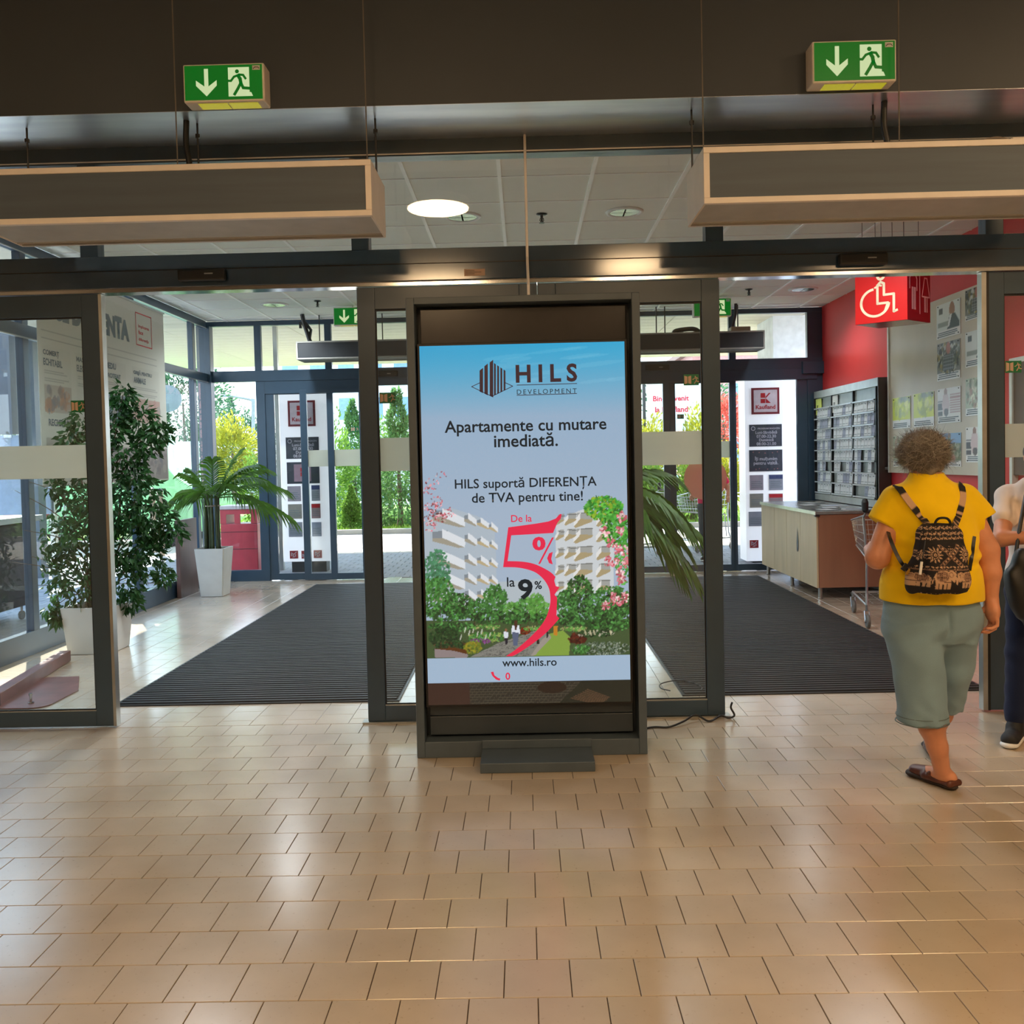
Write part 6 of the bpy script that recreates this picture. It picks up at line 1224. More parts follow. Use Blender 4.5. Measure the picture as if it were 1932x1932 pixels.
cart('shopping cart outside beyond the right palm fronds', 2.15, 14.0, 1.9, False); cart('shopping cart outside behind the person in pink', 3.2, 15.2, 2.3, False)
cart('silver shopping cart outside beyond the storage cart, nearer', -8.2, 15.4, .3, False); cart('silver shopping cart outside beyond the storage cart, farther', -9.1, 15.9, .3, False)
# ================================================================== people
SKIN = mat('skin', (.80, .55, .42), rough=.48, var=.05, scale=9, bump=.08, bscale=90); SKIN.node_tree.nodes['Principled BSDF'].inputs['Subsurface Weight'].default_value = .08
SKIN.node_tree.nodes['Principled BSDF'].inputs['Subsurface Radius'].default_value = (.02, .008, .004)
def cloth(n, c, b=.15, s=500, **k): return mat(n, c, rough=.85, var=.04, scale=5, bump=b, bscale=s, spec=.2, sheen=.1, **k)
YSH = cloth('yellow_jersey', (.95, .79, .05)); DEN = cloth('grey_blue_denim', (.49, .60, .66), .3); HAIRM = mat('greying_brown_hair', (.46, .43, .40), rough=.55, var=.25, scale=30, bump=.6, bscale=60, stretch=(1, 1, .4)); LEA = mat('brown_leather', (.33, .17, .12), rough=.4, var=.15, scale=20); SOLE = mat('dark_sole', (.17, .12, .10), rough=.7)
def fingers(F, base, dirs, r, k=.003):
    for p0, chain, rr_ in zip(base, dirs, r):
        p = np.array(p0)
        for i, d in enumerate(chain): q = p+np.array(d); F.cone(p, q, rr_*(1-.08*i), rr_*(1-.08*(i+1)), k); p = q
def head(F, c, face, s=1.0):
    """head with face, c centre, face = unit direction the face looks"""
    f = np.array(face); u = np.array([0, 0, 1]); sd_ = np.cross(f, u); c = np.array(c); P = lambda a, b_, d: c+(f*a+sd_*b_+u*d)*s
    ro = Matrix.Rotation(math.atan2(f[0], f[1])*-1, 4, 'Z')
    F.ell(c, np.array([.074, .092, .108])*s, .02, ro); F.cone(P(.035, 0, -.05), P(.05, 0, -.085), .05*s, .032*s, .03)
    F.cone(P(.088, 0, .01), P(.107, 0, -.018), .009*s, .014*s, .012); F.cone(P(.07, -.03, .03), P(.07, .03, .03), .022*s, .022*s, .015)
    for q in (-1, 1): F.ell(P(.088, q*.031, .018), [.013*s]*3, .006, sub=True); F.ell(P(.078, q*.031, .016), [.0115*s]*3, .004); F.ell(P(.0, q*.076, 0), np.array([.012, .018, .030])*s, .006, ro)
    F.cone(P(.085, -.02, -.047), P(.085, .02, -.047), .009*s, .009*s, .006); F.cone(P(.098, -.022, -.047), P(.098, .022, -.047), .003, .003, .003, sub=True)
def strands(c, R, n, seed, L=.05, m=HAIRM, par=None, zmin=-.6, face=(0, 1, 0), w=.0011, nm='hair_strands'):
    r = np.random.default_rng(seed); V, F = [], []; f = np.array(face)
    while n > 0:
        u = r.normal(0, 1, 3); u /= np.linalg.norm(u)
        if u[2] < zmin or (u@f > .55 and u[2] < .45): continue
        n -= 1; p = np.array(c)+u*np.array(R)*r.uniform(.93, 1.0); t = np.cross(u, r.normal(0, 1, 3)); t /= np.linalg.norm(t); d = u*r.uniform(.15, .75)+t*.9+np.array([0, 0, -.35]); d /= np.linalg.norm(d); l = L*r.uniform(.5, 1.3); curl = r.normal(0, .5, 3); s = np.cross(d, u); s /= np.linalg.norm(s)+1e-9; k = len(V); seg = 5
        for i in range(seg+1): ww = w*(1-i/seg*.8); V += [p-s*ww, p+s*ww]; p = p+d*l/seg; d = d+(curl-u*.9)*.16; d /= np.linalg.norm(d)
        for i in range(seg): a = k+2*i; F.append((a, a+1, a+3, a+2))
    return obj(nm, pyd(V, F), m, par, kind='stuff')
# ---------------- the woman in yellow, seen from behind
wom = thing('person', 'woman in yellow shirt and grey cropped trousers walking away with a small patterned backpack', 'person', (1.88, 4.22, 0))
F = Field((1.50, 3.98, -.01), (2.26, 4.98, 1.70), .0055)
head(F, (1.853, 4.245, 1.552), (0, 1, 0)); F.cone((1.853, 4.215, 1.50), (1.86, 4.20, 1.40), .056, .066, .03)
F.stack([(1.46, 1.857, 4.20, .060, .056), (1.40, 1.863, 4.20, .10, .068), (1.33, 1.868, 4.20, .145, .10), (1.2, 1.87, 4.2, .15, .11), (1.0, 1.87, 4.2, .16, .12), (.85, 1.87, 4.2, .165, .12), (.74, 1.88, 4.2, .15, .11)], .02)
F.cone((1.72, 4.2, 1.31), (1.622, 4.185, 1.085), .060, .050, .03); F.ell((1.617, 4.18, 1.075), (.047, .05, .05), .03); F.cone((1.622, 4.19, 1.075), (1.665, 4.40, 1.09), .046, .028, .02)      # bent left arm
F.cone((2.025, 4.2, 1.31), (2.118, 4.175, 1.10), .061, .051, .03); F.cone((2.118, 4.175, 1.10), (2.127, 4.165, 1.0), .050, .045, .02); F.cone((2.127, 4.165, 1.0), (2.131, 4.165, .875), .045, .0285, .02)   # hanging right arm
# right hand: palm towards the thigh, fingers curling towards the body
F.ell((2.128, 4.150, .820), (.029, .044, .052), .014); F.cone((2.131, 4.162, .87), (2.128, 4.152, .83), .029, .030, .012)
ys_ = [4.185, 4.162, 4.138, 4.115]; zs_ = [.785, .780, .780, .788]
fingers(F, [(2.134, y, z) for y, z in zip(ys_, zs_)], [[(-.004, -.003, -.036), (-.028, -.004, -.016), (-.024, 0, .004)], [(-.001, -.002, -.038), (-.030, -.003, -.018), (-.026, 0, .002)], [(.000, 0, -.034), (-.030, 0, -.017), (-.025, 0, .002)], [(-.002, .002, -.027), (-.024, .002, -.013), (-.020, 0, .002)]], [.0100, .0105, .0100, .0090])
fingers(F, [(2.112, 4.165, .845)], [[(-.026, .004, -.026), (-.014, .0, -.028), (-.004, .0, -.018)]], [.0120])
# left hand in front of the body
F.ell((1.70, 4.425, 1.095), (.045, .040, .022), .012, Matrix.Rotation(.6, 4, 'Z')); fingers(F, [(1.725, 4.455, 1.10), (1.738, 4.44, 1.098), (1.745, 4.42, 1.095), (1.745, 4.402, 1.092)], [[(.028, .022, -.008), (.010, .006, -.022), (-.01, -.004, -.014)], [(.032, .018, -.008), (.010, .004, -.024), (-.01, -.004, -.015)], [(.032, .012, -.008), (.010, .003, -.023), (-.01, -.003, -.014)], [(.026, .008, -.007), (.008, .002, -.018), (-.008, -.002, -.012)]], [.009, .0093, .009, .008]); fingers(F, [(1.685, 4.45, 1.105)], [[(.014, .026, .008), (.014, .02, -.002)]], [.011])
# legs
F.cone((1.79, 4.19, .80), (1.81, 4.17, .46), .095, .062, .03); F.cone((1.81, 4.165, .46), (1.842, 4.14, .30), .060, .056, .03); F.cone((1.842, 4.135, .30), (1.875, 4.155, .20), .056, .044, .02); F.cone((1.875, 4.155, .20), (1.902, 4.17, .09), .044, .0365, .02); F.ell((1.935, 4.165, .048), (.034, .034, .034), .02); F.cone((1.915, 4.19, .055), (1.862, 4.31, .036), .040, .028, .02, (1, 1, .9)); F.cone((1.875, 4.29, .03), (1.848, 4.355, .026), .032, .022, .015, (1, 1, .8))
F.cone((1.97, 4.22, .80), (2.00, 4.32, .48), .090, .060, .03); F.cone((2.00, 4.325, .48), (2.022, 4.425, .27), .056, .047, .03); F.cone((2.022, 4.425, .27), (2.065, 4.60, .10), .045, .033, .02); F.cone((2.065, 4.60, .06), (2.12, 4.79, .036), .035, .028, .02); F.ell((2.06, 4.578, .05), (.032, .032, .032), .02)
body = obj('body', F.mesh(2), SKIN, wom)
# shirt
F = Field((1.55, 3.98, .84), (2.20, 4.42, 1.50), .0055)
F.stack([(.872, 1.873, 4.205, .232, .178), (.95, 1.873, 4.20, .229, .178), (1.06, 1.877, 4.20, .209, .166), (1.15, 1.880, 4.20, .200, .158), (1.22, 1.876, 4.20, .196, .152), (1.30, 1.868, 4.20, .196, .14), (1.355, 1.864, 4.20, .178, .118), (1.40, 1.861, 4.20, .132, .095), (1.435, 1.858, 4.203, .090, .078), (1.458, 1.857, 4.205, .074, .068)], .02)
F.cone((1.715, 4.2, 1.335), (1.632, 4.195, 1.215), .074, .066, .035); F.cone((2.02, 4.2, 1.335), (2.108, 4.185, 1.235), .074, .066, .035)
def shirtcut(X, Y, Z):
    a = np.where((X < 1.675)&(Z > 1.13), -((X-1.63)*.55+(Z-1.238)*.83), -1); c = np.where((X > 2.085)&(Z > 1.13), -(-(X-2.10)*.35+(Z-1.255)*.94), -1)
    return np.maximum(a, c)
F.cut(shirtcut)
def folds(X, Y, Z):
    back = np.clip((4.2-Y)/.08, 0, 1); d1 = np.sin((Z*1.0+(X-1.7)*.55)*75+np.sin(X*21)*1.2); m1 = np.exp(-((Z-1.10)/.085)**2)*np.exp(-((X-1.74)/.10)**2); d2 = np.sin((Z*.9-(X-2.05)*.8)*70+1); m2 = np.exp(-((Z-1.09)/.07)**2)*np.exp(-((X-2.06)/.06)**2)
    waist = .012*np.exp(-((Z-1.045-(X-1.87)*.03)/.016)**2); return .0065*d1*m1*back+.005*d2*m2+waist*.9+.0016*np.sin(X*34+Z*13)*np.sin(Z*27)
F.disp(folds); sm = F.mesh(2)
from mathutils.bvhtree import BVHTree
vs_ = [tuple(v.co) for v in sm.vertices]; ps_ = [tuple(p.vertices) for p in sm.polygons]; bvh = BVHTree.FromPolygons(vs_, ps_)
obj('shirt', sm, YSH, wom)
b = BM()                                                        # collar rib, sleeve and hem seams
tube(b, [(1.857+.071*math.cos(a), 4.205+.065*math.sin(a), 1.458+.006*math.sin(a)) for a in np.linspace(0, 6.283, 33)], .0045, 6, False); obj('collar_rib', b, YSH, wom)
# trousers
F = Field((1.60, 3.98, .22), (2.18, 4.62, .93), .0058)
F.stack([(.915, 1.873, 4.21, .196, .145), (.87, 1.874, 4.208, .209, .152), (.80, 1.876, 4.205, .222, .156), (.74, 1.874, 4.205, .212, .148), (.69, 1.87, 4.21, .18, .125)], .03)
F.stack([(.318, 1.802, 4.145, .113, .105), (.42, 1.800, 4.145, .107, .104), (.54, 1.792, 4.155, .112, .112), (.66, 1.785, 4.175, .122, .128), (.78, 1.782, 4.195, .120, .136)], .03)
F.cone((1.978, 4.215, .76), (1.992, 4.28, .54), .114, .100, .04); F.cone((1.992, 4.285, .54), (2.004, 4.405, .26), .100, .088, .03)
F.cut(lambda X, Y, Z: np.where((X > 1.925)|(Y > 4.29), .305-Z, .318-Z))
F.cone((1.886, 4.052, .90), (1.893, 4.062, .60), .005, .012, .014, sub=True)
def pf_(X, Y, Z): return .002*np.sin(X*60+Z*45+3*np.sin(Z*18))*np.exp(-((Z-.45)/.12)**2)+.0045*np.sin(Z*30+X*24+np.sin(X*30))*np.exp(-((Z-.62)/.16)**2)+.004*np.sin(X*70+Z*8)*np.clip((.5-Z)/.2, 0, 1)+.005*np.sin((Z-X)*42)*np.exp(-((Z-.72)/.06)**2)
F.disp(pf_); obj('trousers', F.mesh(2), DEN, wom)
b = BM(); tube(b, [(1.802+.1135*math.cos(a), 4.145+.1055*math.sin(a), .352) for a in np.linspace(0, 6.283, 40)], .0018, 4, False); tube(b, [(1.802+.1145*math.cos(a), 4.145+.1065*math.sin(a), .322) for a in np.linspace(0, 6.283, 40)], .0028, 5, False); obj('hem_stitching', b, mat('denim_stitch', (.36, .42, .43), rough=.9), wom)
# hair, earrings, shoes
F = Field((1.70, 4.08, 1.44), (2.0, 4.38, 1.70), .005)
F.ell((1.846, 4.222, 1.565), (.095, .105, .092), .02); F.ell((1.850, 4.19, 1.515), (.076, .072, .055), .03); F.ell((1.80, 4.22, 1.56), (.050, .07, .055), .03); F.ell((1.895, 4.22, 1.545), (.048, .07, .055), .03); F.ell((1.852, 4.17, 1.478), (.052, .045, .028), .02)
F.ell((1.853, 4.365, 1.53), (.085, .085, .085), .02, sub=True)
F.disp(lambda X, Y, Z: .005*np.sin(X*90+5*np.sin(Z*40))*np.sin(Z*70+Y*60)+.003*np.sin(Y*140+X*60)); hr = obj('hair', F.mesh(1), HAIRM, wom)
strands((1.848, 4.22, 1.558), (.100, .108, .096), 3600, 9, .062, par=wom, w=.0013); strands((1.848, 4.185, 1.52), (.082, .078, .055), 900, 10, .035, par=wom, zmin=-.9)
GRH = mat('grey_hair_strands', (.62, .60, .57), rough=.5, var=.1); strands((1.848, 4.218, 1.560), (.101, .109, .097), 1300, 21, .075, m=GRH, par=wom, w=.0011)
EYEM = mat('dark_eye', (.12, .09, .08), rough=.15); LIPM = mat('lip', (.62, .30, .28), rough=.4)
def eyes(c, f, s, par):
    f = Vector(f).normalized(); sd_ = f.cross(Vector((0, 0, 1))); c = Vector(c)
    for q in (-1, 1):
        b = BM(); bmesh.ops.create_uvsphere(b, u_segments=12, v_segments=8, radius=.0075*s, matrix=Matrix.Translation(c+(f*.0835+sd_*q*.031+Vector((0, 0, .017)))*s)); obj('eye', b, EYEM, par, smooth=True)
        obj('eyebrow', tube(BM(), [c+(f*.088+sd_*q*.018+Vector((0, 0, .036)))*s, c+(f*.086+sd_*q*.032+Vector((0, 0, .041)))*s, c+(f*.078+sd_*q*.046+Vector((0, 0, .036)))*s], .0032*s, 6), HAIRM, par)
    obj('lips', tube(BM(), [c+(f*.087-sd_*.021+Vector((0, 0, -.047)))*s, c+(f*.0935+Vector((0, 0, -.046)))*s, c+(f*.087+sd_*.021+Vector((0, 0, -.047)))*s], [.002*s, .0048*s, .002*s], 8), LIPM, par)
eyes((1.853, 4.245, 1.552), (0, 1, 0), 1, wom)
for x in (1.775, 1.931): obj('earring', lathe(BM(), [(.001, -.012), (.005, -.006), (.005, 0), (.001, .008)], (x, 4.235, 1.505), seg=10), BLACK, wom)
def shoe(cx_, cy_, ang, L, z0=0):
    R = Matrix.Rotation(ang, 4, 'Z'); P = lambda x, y, z: tuple((R @ Vector((x, y, 0)))+Vector((cx_, cy_, z+z0)))
    lo = [cx_-.2, cy_-.1, -.005+z0]; hi = [cx_+.2, cy_+.33, .12+z0]; F = Field(lo, hi, .005)
    F.cone(P(0, 0, .014), P(.006, L*.42, .014), .036, .034, .01, (1, 1, .42)); F.cone(P(.006, L*.42, .014), P(-.004, L*.82, .016), .036, .045, .02, (1, 1, .4)); s_ = obj('sandal_sole', F.mesh(1), SOLE, wom)
    F = Field(lo, hi, .0045); F.cone(P(0, L*.50, .040), P(-.004, L*.80, .032), .040, .034, .015, (1, 1, .8)); F.cone(P(-.032, L*.02, .030), P(-.036, L*.48, .032), .009, .016, .015); F.cone(P(.036, L*.02, .030), P(.04, L*.48, .032), .009, .016, .015); F.cone(P(-.028, -.022, .032), P(.028, -.022, .032), .016, .016, .02, (1, .7, 1.1)); F.cone(P(-.04, L*.35, .055), P(.04, L*.35, .055), .010, .010, .01)
    F.cut(lambda X, Y, Z: .018+z0-Z); obj('sandal_upper', F.mesh(1), LEA, wom)
shoe(1.934, 4.158, .44, .235); shoe(2.06, 4.56, -.26, .235)
# ---------------- backpack (carried: a thing of its own)
bp_ = thing('backpack', 'small black and tan elephant-print backpack on the woman\'s back', 'backpack', (1.93, 3.98, .9))
PR = Art(240, 300, (.085, .06, .07)); TN = (.74, .60, .48); TN2 = (.55, .42, .34); r7 = random.Random(4)
def flower(cx_, cy_, R, n=12):
    for i in range(n):
        a = i/n*6.283; PR.ell(cx_+R*math.cos(a), cy_+R*math.sin(a), R*.24, R*.14, TN, 1, a)
        if R > 14: PR.ell(cx_+R*.62*math.cos(a+.26), cy_+R*.62*math.sin(a+.26), R*.16, R*.10, TN, 1, a)
        if R > 14: PR.ell(cx_+R*1.32*math.cos(a), cy_+R*1.32*math.sin(a), 1.8, 1.8, TN)
    PR.ell(cx_, cy_, R*.3, R*.3, TN); PR.ell(cx_, cy_, R*.14, R*.14, (.1, .06, .07))
for row, yy in enumerate((22, 44, 64)):
    for i in range(14): x_ = 8+i*18+(9 if row % 2 else 0); PR.ell(x_, yy, 7.5, 4, TN, 1, .5 if i % 2 else -.5); PR.ell(x_, yy+1, 3.5, 1.6, (.1, .06, .07), 1, .5 if i % 2 else -.5); PR.ell(x_+8, yy-7, 1.6, 1.6, TN)
PR.line(0, 78, 240, 78, 5, (.07, .05, .06))
for x0_, y0_, x1_, y1_ in ((95, 92, 185, 176), (180, 92, 92, 176)):
    PR.line(x0_, y0_, x1_, y1_, 16, TN2); PR.line(x0_, y0_, x1_, y1_, 10, (.16, .10, .10))
    for i in range(9): q = i/8; PR.ell(x0_+(x1_-x0_)*q, y0_+(y1_-y0_)*q, 4.2, 3.2, TN, 1, .8)
flower(70, 128, 24); flower(205, 128, 24); flower(138, 104, 9, 8); flower(20, 130, 16); flower(152, 196, 9, 8)
for i in range(16): PR.ell(14+i*15, 178, 5, 2.6, TN, 1, .3 if i % 2 else -.3)
for yy in (186, 190): PR.line(0, yy, 240, yy, 1.8, TN2)
def eleph(cx_, cy_, s, f):
    E = lambda x, y, rx, ry, c=TN, r=0: PR.ell(cx_+f*x*s, cy_+y*s, rx*s, ry*s, c, 1, r*f)
    E(0, 0, 34, 24); E(4, 8, 30, 20); E(-33, -8, 17, 16); E(-38, 8, 7, 12)
    for lx in (-20, -6, 12, 26): PR.poly([(cx_+f*(lx-6)*s, cy_+10*s), (cx_+f*(lx+6)*s, cy_+10*s), (cx_+f*(lx+6)*s, cy_+46*s), (cx_+f*(lx-6)*s, cy_+46*s)], TN)
    for i in range(8): a = i/7; E(-46-6*math.sin(a*2.6), 2+30*a-(18 if a > .75 else 0)*(a-.75)*4, 5.2-2*a, 5.5)
    PR.line(cx_+f*34*s, cy_-4*s, cx_+f*44*s, cy_+26*s, 2.5*s, TN)
    E(4, -2, 24, 20, TN2); 
    for i in range(7):
        for j in range(4):
            x_, y_ = -14+i*6, -14+j*8; E(x_+(3 if j % 2 else 0), y_, 2.3, 2.3, (.22, .14, .12)); E(x_+(3 if j % 2 else 0), y_, 1.1, 1.1, TN)
    E(-30, -8, 9, 11, TN2); E(-30, -8, 6, 8, TN); E(-40, -10, 1.8, 1.8, (.1, .06, .06)); E(-15, 18, 24, 2, (.3, .2, .17))
eleph(96, 232, 1.12, 1) if False else eleph(98, 218, 1.1, -1)
eleph(205, 222, .95, 1); eleph(20, 224, .8, 1)
for i in range(12): PR.ell(30+i*17, 292, 2, 2, TN)
bxa, bxb = at(1742, 1000, 3.93)[0]-.012, at(1830, 1000, 3.93)[0]+.0; bz0, bz1 = at(1780, 1121, 3.93)[2], at(1780, 990, 3.93)[2]
def bpcol(V): return PR.samp((V[:, 0]-bxa+.018)/(bxb-bxa+.02), (bz1+.005-V[:, 2])/(bz1-bz0+.01))
cxm = (bxa+bxb)/2; hw = (bxb-bxa)/2
BPM = printmat('elephant_print_cotton', .8)
F = Field((cxm-.22, 3.86, bz0-.03), (cxm+.2, 4.12, bz1+.04), .0036); q_ = bz1-bz0
F.stack([(bz0, cxm, 3.985, hw*.96, .060), (bz0+.03, cxm, 3.98, hw*1.02, .068), (bz0+q_*.35, cxm, 3.985, hw*1.02, .066), (bz0+q_*.7, cxm+.002, 3.99, hw*.96, .058), (bz0+q_*.9, cxm+.003, 3.998, hw*.85, .046), (bz1, cxm+.004, 4.01, hw*.62, .022)], .012, pw=3.2)
F.stack([(bz0+.008, cxm+.006, 3.955, hw*.86, .058), (bz0+.03, cxm+.006, 3.95, hw*.90, .066), (bz0+q_*.45, cxm+.006, 3.953, hw*.86, .062), (bz0+q_*.68, cxm+.006, 3.962, hw*.74, .052), (bz0+q_*.76, cxm+.006, 3.975, hw*.5, .03)], .004, pw=3.2)
F.ell((bxa+.006, 4.005, bz0+q_*.26), (.038, .045, .085), .02, Matrix.Rotation(.25, 4, 'Y')); F.disp(lambda X, Y, Z: .0018*np.sin(X*70)*np.sin(Z*55))
pm_ = F.mesh(1, bpcol); obj('bag', pm_, BPM, bp_)
b = BM(); zp = [(cxm+.006-hw*.84*math.cos(a)*(1 if abs(math.cos(a)) < .96 else 1), 3.905+.03*abs(math.cos(a)), bz0+q_*(.34+.34*math.sin(a)**.7)) for a in np.linspace(.05, 3.09, 24)]; tube(b, zp, .0028, 6); obj('zipper', b, BLACK, bp_)
b = BM(); a = at(1739, 1060, 3.90); c = at(1736, 1084, 3.89); tube(b, [a, c], .006, 8); obj('zip_pull', b, mat('white_zip_pull', (.88, .87, .84), rough=.4), bp_); obj('zip_tape', tube(BM(), spline([at(1746, 1020, 3.93), at(1742, 1045, 3.905), at(1739, 1062, 3.90)], 5), .0022, 6), BLACK, bp_)
def ribbon(pts, w, colf=None, m=None, nm='shoulder_strap', off=.004):
    P = []
    for x_, y_, Yg in pts:
        g_ = at(x_, y_, Yg)
        for _ in range(3):
            h_ = bvh.ray_cast(Vector((g_.x, 3.5, g_.z)), Vector((0, 1, 0)))
            if h_[0] is None: break
            yy = min(h_[0].y-off, Yg+.04) if Yg > 3.99 else Yg; g_ = at(x_, y_, yy)
            g_.y = yy
        P.append(g_)
    P = spline(P, 8); V, Fq = [], []
    for i, p in enumerate(P):
        d = (P[min(i+1, len(P)-1)]-P[max(i-1, 0)]).normalized(); s_ = d.cross(Vector((0, -1, .25))).normalized()*w/2; nn = d.cross(s_).normalized()*.0022
        V += [p-s_+nn, p+s_+nn, p+s_-nn, p-s_-nn]
    for i in range(len(P)-1):
        a = i*4
        for q in range(4): Fq.append((a+q, a+(q+1) % 4, a+4+(q+1) % 4, a+4+q))
    me = pyd(V, Fq); V = np.array(V)
    if colf is not None: setcol(me, colf(V, len(P)))
    return obj(nm, me, m or BPM, bp_)
def scol(V, n):
    r = np.random.default_rng(2); C = np.tile([.07, .06, .06], (len(V), 1)); i = np.arange(len(V))//4; k = ((i > n*.30)&(i < n*.52))|((i > n*.62)&(r.random(len(V)) < .5)); C[k] = TN; return C
ribbon([(1690, 918, 4.15), (1697, 921, 4.08), (1712, 942, 4.05), (1730, 965, 4.04), (1745, 983, 4.02), (1756, 996, 3.99)], .030, scol)
ribbon([(1814, 912, 4.16), (1815, 918, 4.10), (1817, 938, 4.06), (1812, 962, 4.04), (1806, 980, 4.02), (1800, 996, 3.99)], .028, scol)
ribbon([(1676, 1004, 4.14), (1680, 1018, 4.08), (1690, 1042, 4.04), (1701, 1062, 4.02), (1712, 1076, 4.0), (1722, 1086, 3.985)], .016, None, BLACK, 'lower_strap')
ribbon([(1838, 1012, 4.12), (1836, 1030, 4.08), (1833, 1052, 4.03), (1829, 1075, 3.99)], .016, None, BLACK, 'lower_strap')
def front_strap(pts, w, m, nm):
    P = []
    for x_, z_ in pts:
        h_ = bvh.ray_cast(Vector((x_, 5.2, z_)), Vector((0, -1, 0))); P.append(Vector((x_, (h_[0].y if h_[0] is not None else 4.3)+.005, z_)))
    P = spline(P, 6); V, Fq = [], []
    for i, p in enumerate(P):
        d = (P[min(i+1, len(P)-1)]-P[max(i-1, 0)]).normalized(); s_ = d.cross(Vector((0, 1, .2))).normalized()*w/2; n2 = d.cross(s_).normalized()*.0022; V += [p-s_+n2, p+s_+n2, p+s_-n2, p-s_-n2]
    for i in range(len(P)-1):
        for q in range(4): Fq.append((i*4+q, i*4+(q+1) % 4, i*4+4+(q+1) % 4, i*4+4+q))
    obj(nm, pyd(V, Fq), m, bp_)
front_strap([(1.735, 1.385), (1.725, 1.33), (1.715, 1.26), (1.70, 1.18)], .028, BLACK, 'shoulder_strap'); front_strap([(1.99, 1.385), (2.00, 1.33), (2.015, 1.26), (2.045, 1.18)], .028, BLACK, 'shoulder_strap')
obj('strap_buckle', obox(BM(), at(1707, 1070, 3.995), .034, .008, .022, Matrix.Rotation(-.9, 4, 'Y'), .002), BLACK, bp_); obj('strap_ring', obox(BM(), at(1713, 1079, 3.985), .030, .006, .012, Matrix.Rotation(-.9, 4, 'Y'), .001), mat('brass', (.70, .55, .25), rough=.3, metal=.9), bp_)
obj('carry_handle', tube(BM(), spline([at(1764, 996, 3.985), at(1765, 985, 3.98), at(1772, 978, 3.975), at(1786, 978, 3.975), at(1793, 986, 3.98), at(1793, 996, 3.985)], 6), .0055, 8), BLACK, bp_)
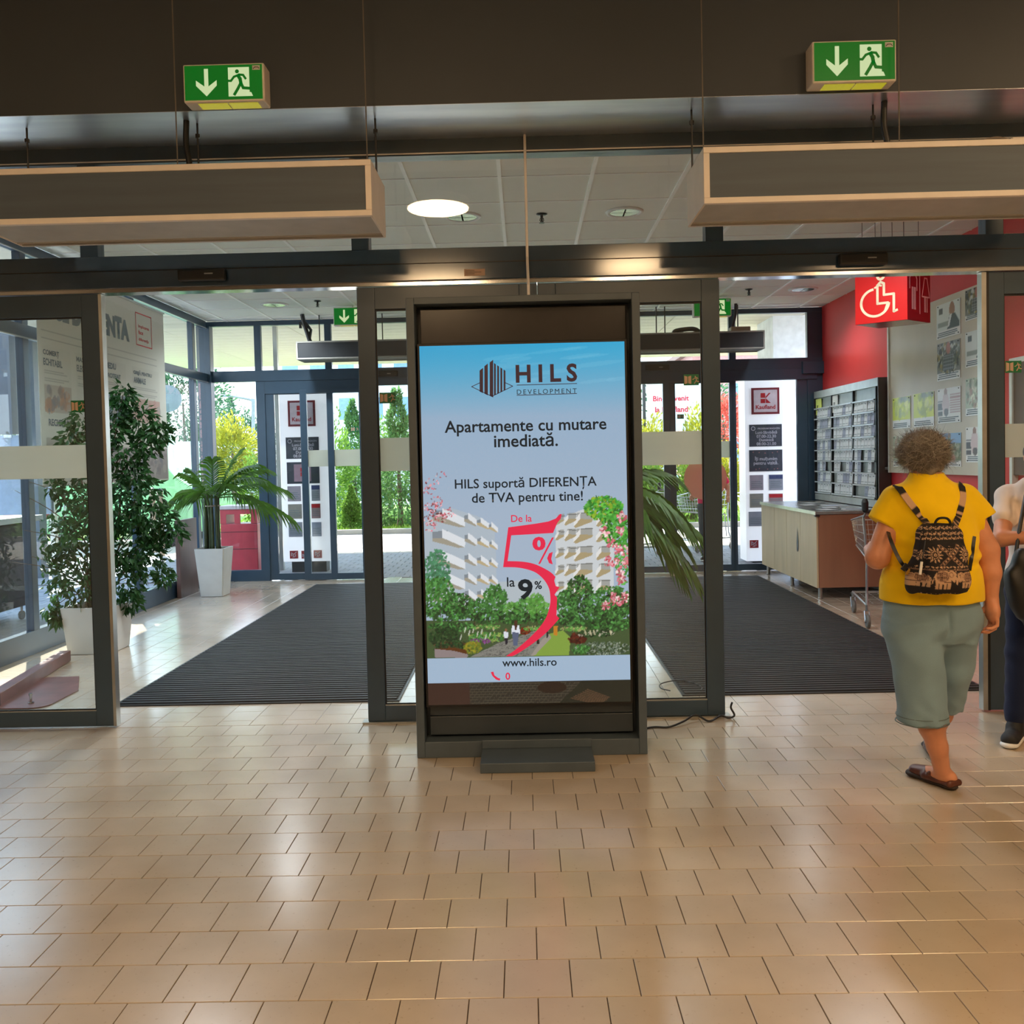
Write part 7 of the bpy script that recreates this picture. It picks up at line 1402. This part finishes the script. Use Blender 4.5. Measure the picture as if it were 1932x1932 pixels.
# ---------------- generic standing person for the two partly seen ones
def person(label, x, y, H, face, top, bottom, hair, arms, hgt=.008, sleeve=.55, shoes=BLACK, foot=None):
    t = thing('person', label, 'person', (x, y, 0)); s = H/1.66; f = np.array(face, float); f /= np.linalg.norm(f); sd_ = np.array([f[1], -f[0], 0])     # sd_: the person's right-hand side
    P = lambda a, b_, z: np.array([x, y, 0])+f*a*s+sd_*b_*s+np.array([0, 0, z*s]); lo = np.array([x-.62, y-.62, -.01]); hi = np.array([x+.62, y+.62, H+.08])
    ro = Matrix.Rotation(math.atan2(f[0], f[1])*-1, 4, 'Z')
    F = Field(lo, hi, hgt); head(F, P(.03, 0, 1.55), f, s); F.cone(P(.01, 0, 1.50), P(0, 0, 1.40), .052*s, .06*s, .02)
    for z, w_, d_ in ((1.30, .16, .10), (1.15, .14, .10), (1.0, .14, .10), (.88, .16, .11)): F.ell(P(0, 0, z), np.array([w_, d_, .12])*s, .05, ro)
    hips = .085
    for q in (-1, 1):
        ft = P(.0, q*.10, 0) if foot is None else np.array([foot[0 if q < 0 else 1][0], foot[0 if q < 0 else 1][1], 0])
        F.cone(P(0, q*hips, .85), (P(.02, q*hips, .47)+ft+[0, 0, .47*s])/2, .085*s, .058*s, .03); k = (P(.02, q*hips, .47)+ft+np.array([0, 0, .47*s]))/2; F.cone(k, ft+[0, 0, .10*s], .058*s, .036*s, .02); F.cone(ft+[0, 0, .05], ft+f*.14*s+[0, 0, .035], .036*s, .03*s, .02)
    for q, (el, wr) in zip((-1, 1), arms):
        S = P(0, q*.175, 1.33); F.cone(S, el, .052*s, .042*s, .03); F.cone(el, wr, .041*s, .027*s, .015); d = np.array(wr)-np.array(el); d /= np.linalg.norm(d); pal_ = np.array(wr)+d*.045; F.ell(pal_, (.034, .034, .034), .012)
        sp_ = np.cross(d, [0, 0, 1.0]); sp_ = sp_/(np.linalg.norm(sp_)+1e-6) if np.linalg.norm(sp_) > .2 else f
        fingers(F, [pal_+d*.02+sp_*o for o in (-.026, -.009, .009, .026)], [[d*l*.5, d*l*.35-np.array([0, 0, l*.25]), d*l*.1-np.array([0, 0, l*.25])] for l in (.055, .065, .062, .048)], [.0095]*4); fingers(F, [pal_-sp_*.025], [[d*.025-sp_*.02, d*.03]], [.011])
    obj('body', F.mesh(2), SKIN, t); eyes(P(.03, 0, 1.55), f, s, t)
    F = Field(lo, hi, hgt)
    for z, w_, d_ in ((1.37, .13, .085), (1.30, .185, .118), (1.20, .175, .122), (1.08, .165, .122), (.98, .172, .128), (.90, .185, .130)): F.ell(P(0, 0, z), np.array([w_, d_, .10])*s, .05, ro)
    for q, (el, wr) in zip((-1, 1), arms): S = P(0, q*.17, 1.34); e_ = S+(np.array(el)-S)*sleeve; F.cone(S, e_, .066*s, .062*s, .03)
    F.cut(lambda X, Y, Z: .84*s-Z); F.disp(lambda X, Y, Z: .003*np.sin(Z*50+X*30)); obj('shirt', F.mesh(2), top, t)
    F = Field(lo, hi, hgt); F.ell(P(0, 0, .90), np.array([.17, .12, .10])*s, .03, ro); F.ell(P(0, 0, .82), np.array([.18, .125, .10])*s, .03, ro)
    for q in (-1, 1):
        ft = P(.0, q*.10, 0) if foot is None else np.array([foot[0 if q < 0 else 1][0], foot[0 if q < 0 else 1][1], 0]); k = (P(.02, q*hips, .47)+ft+np.array([0, 0, .47*s]))/2
        F.cone(P(0, q*hips, .82), k, .100*s, .072*s, .03); F.cone(k, ft+[0, 0, .13*s], .072*s, .055*s, .02)
    F.cut(lambda X, Y, Z: .10*s-Z); F.disp(lambda X, Y, Z: .0025*np.sin(Z*60+X*20)); obj('trousers', F.mesh(2), bottom, t)
    for q in (-1, 1):
        ft = P(.0, q*.10, 0) if foot is None else np.array([foot[0 if q < 0 else 1][0], foot[0 if q < 0 else 1][1], 0]); F = Field(ft-[.25, .25, .01], ft+[.25, .25, .16], .006)
        F.cone(ft-f*.05+[0, 0, .045], ft+f*.14+[0, 0, .04], .042, .044, .02, (1, 1, .9)); F.cone(ft-f*.04+[0, 0, .06], ft+f*.02+[0, 0, .08], .044, .042, .02); F.cut(lambda X, Y, Z: .024-Z); sh_ = obj('shoe', F.mesh(1), shoes, t)
        F = Field(ft-[.25, .25, .01], ft+[.25, .25, .16], .006); F.cone(ft-f*.055+[0, 0, .018], ft+f*.15+[0, 0, .018], .046, .046, .01, (1, 1, .42)); obj('shoe_sole', F.mesh(1), WHITE, t)
    F = Field(P(.03, 0, 1.55)-.2, P(.03, 0, 1.55)+.2, .007); F.ell(P(.0, 0, 1.58), np.array([.092, .10, .095])*s, .02, ro); F.ell(P(-.05, 0, 1.50), np.array([.08, .06, .10])*s, .03, ro); F.ell(P(.14, 0, 1.53), np.array([.075, .085, .09])*s, .01, ro, sub=True); F.disp(lambda X, Y, Z: .003*np.sin(X*120)*np.sin(Z*60)); obj('hair', F.mesh(1), hair, t)
    return t
E2 = at(1884, 1022, 4.70)
person('person in white shirt and dark blue jeans cut off by the right edge, arm bent', 2.76, 4.86, 1.62, (-.62, -.78, 0), cloth('white_jersey', (.88, .82, .78)), cloth('navy_jeans', (.10, .14, .25), .3), mat('dark_brown_hair', (.25, .17, .12), rough=.5, var=.2, scale=30, bump=.5), [((3.05, 4.72, 1.08), (2.93, 4.55, 1.12)), ((E2.x+.035, 4.74, 1.095), (2.70, 4.58, 1.12))], shoes=mat('black_trainer', (.10, .10, .11), rough=.7, var=.2, scale=60), foot=((2.92, 4.72), (2.60, 4.84)), hgt=.0075)
t = thing('shoulder_bag', 'large black shoulder bag hanging under the arm of the person at the right edge', 'bag', (2.55, 4.66, .6))
F = Field((2.36, 4.45, .60), (2.86, 4.86, 1.12), .007); F.stack([(.70, 2.60 , 4.60, .115, .05), (.76, 2.585 , 4.60, .14, .06), (.9, 2.575 , 4.60, .145, .06), (1.0, 2.575 , 4.60, .12, .05), (1.06, 2.58 , 4.60, .08, .03)], .02, pw=2.8); F.cone((2.50, 4.60, .78), (2.53, 4.59, .66), .03, .018, .03); F.disp(lambda X, Y, Z: .004*np.sin(X*50+Z*30)); obj('bag', F.mesh(2), mat('black_leather_bag', (.07, .07, .075), rough=.45, var=.1), t)
obj('strap', tube(BM(), spline([(2.50, 4.65, 1.0), (2.56, 4.70, 1.2), (2.66, 4.80, 1.395), (2.74, 4.86, 1.36)], 6), .010, 8), BLACK, t); obj('front_seam', tube(BM(), spline([(2.46, 4.61, .98), (2.50, 4.60, .92), (2.60, 4.595, .90), (2.69, 4.61, .95)], 6), .0025, 5), mat('seam_grey', (.25, .25, .26)), t)
person('person in bright pink top and grey trousers standing outside behind the round sticker', 2.74, 13.45, 1.62, (-.25, -.97, 0), cloth('pink_top', (.90, .18, .38)), cloth('grey_trousers', (.28, .31, .34)), mat('grey_hair', (.45, .40, .36), rough=.6), [((3.0, 13.35, 1.05), (2.95, 13.15, .95)), ((2.46, 13.35, 1.05), (2.42, 13.15, .98))], hgt=.012)
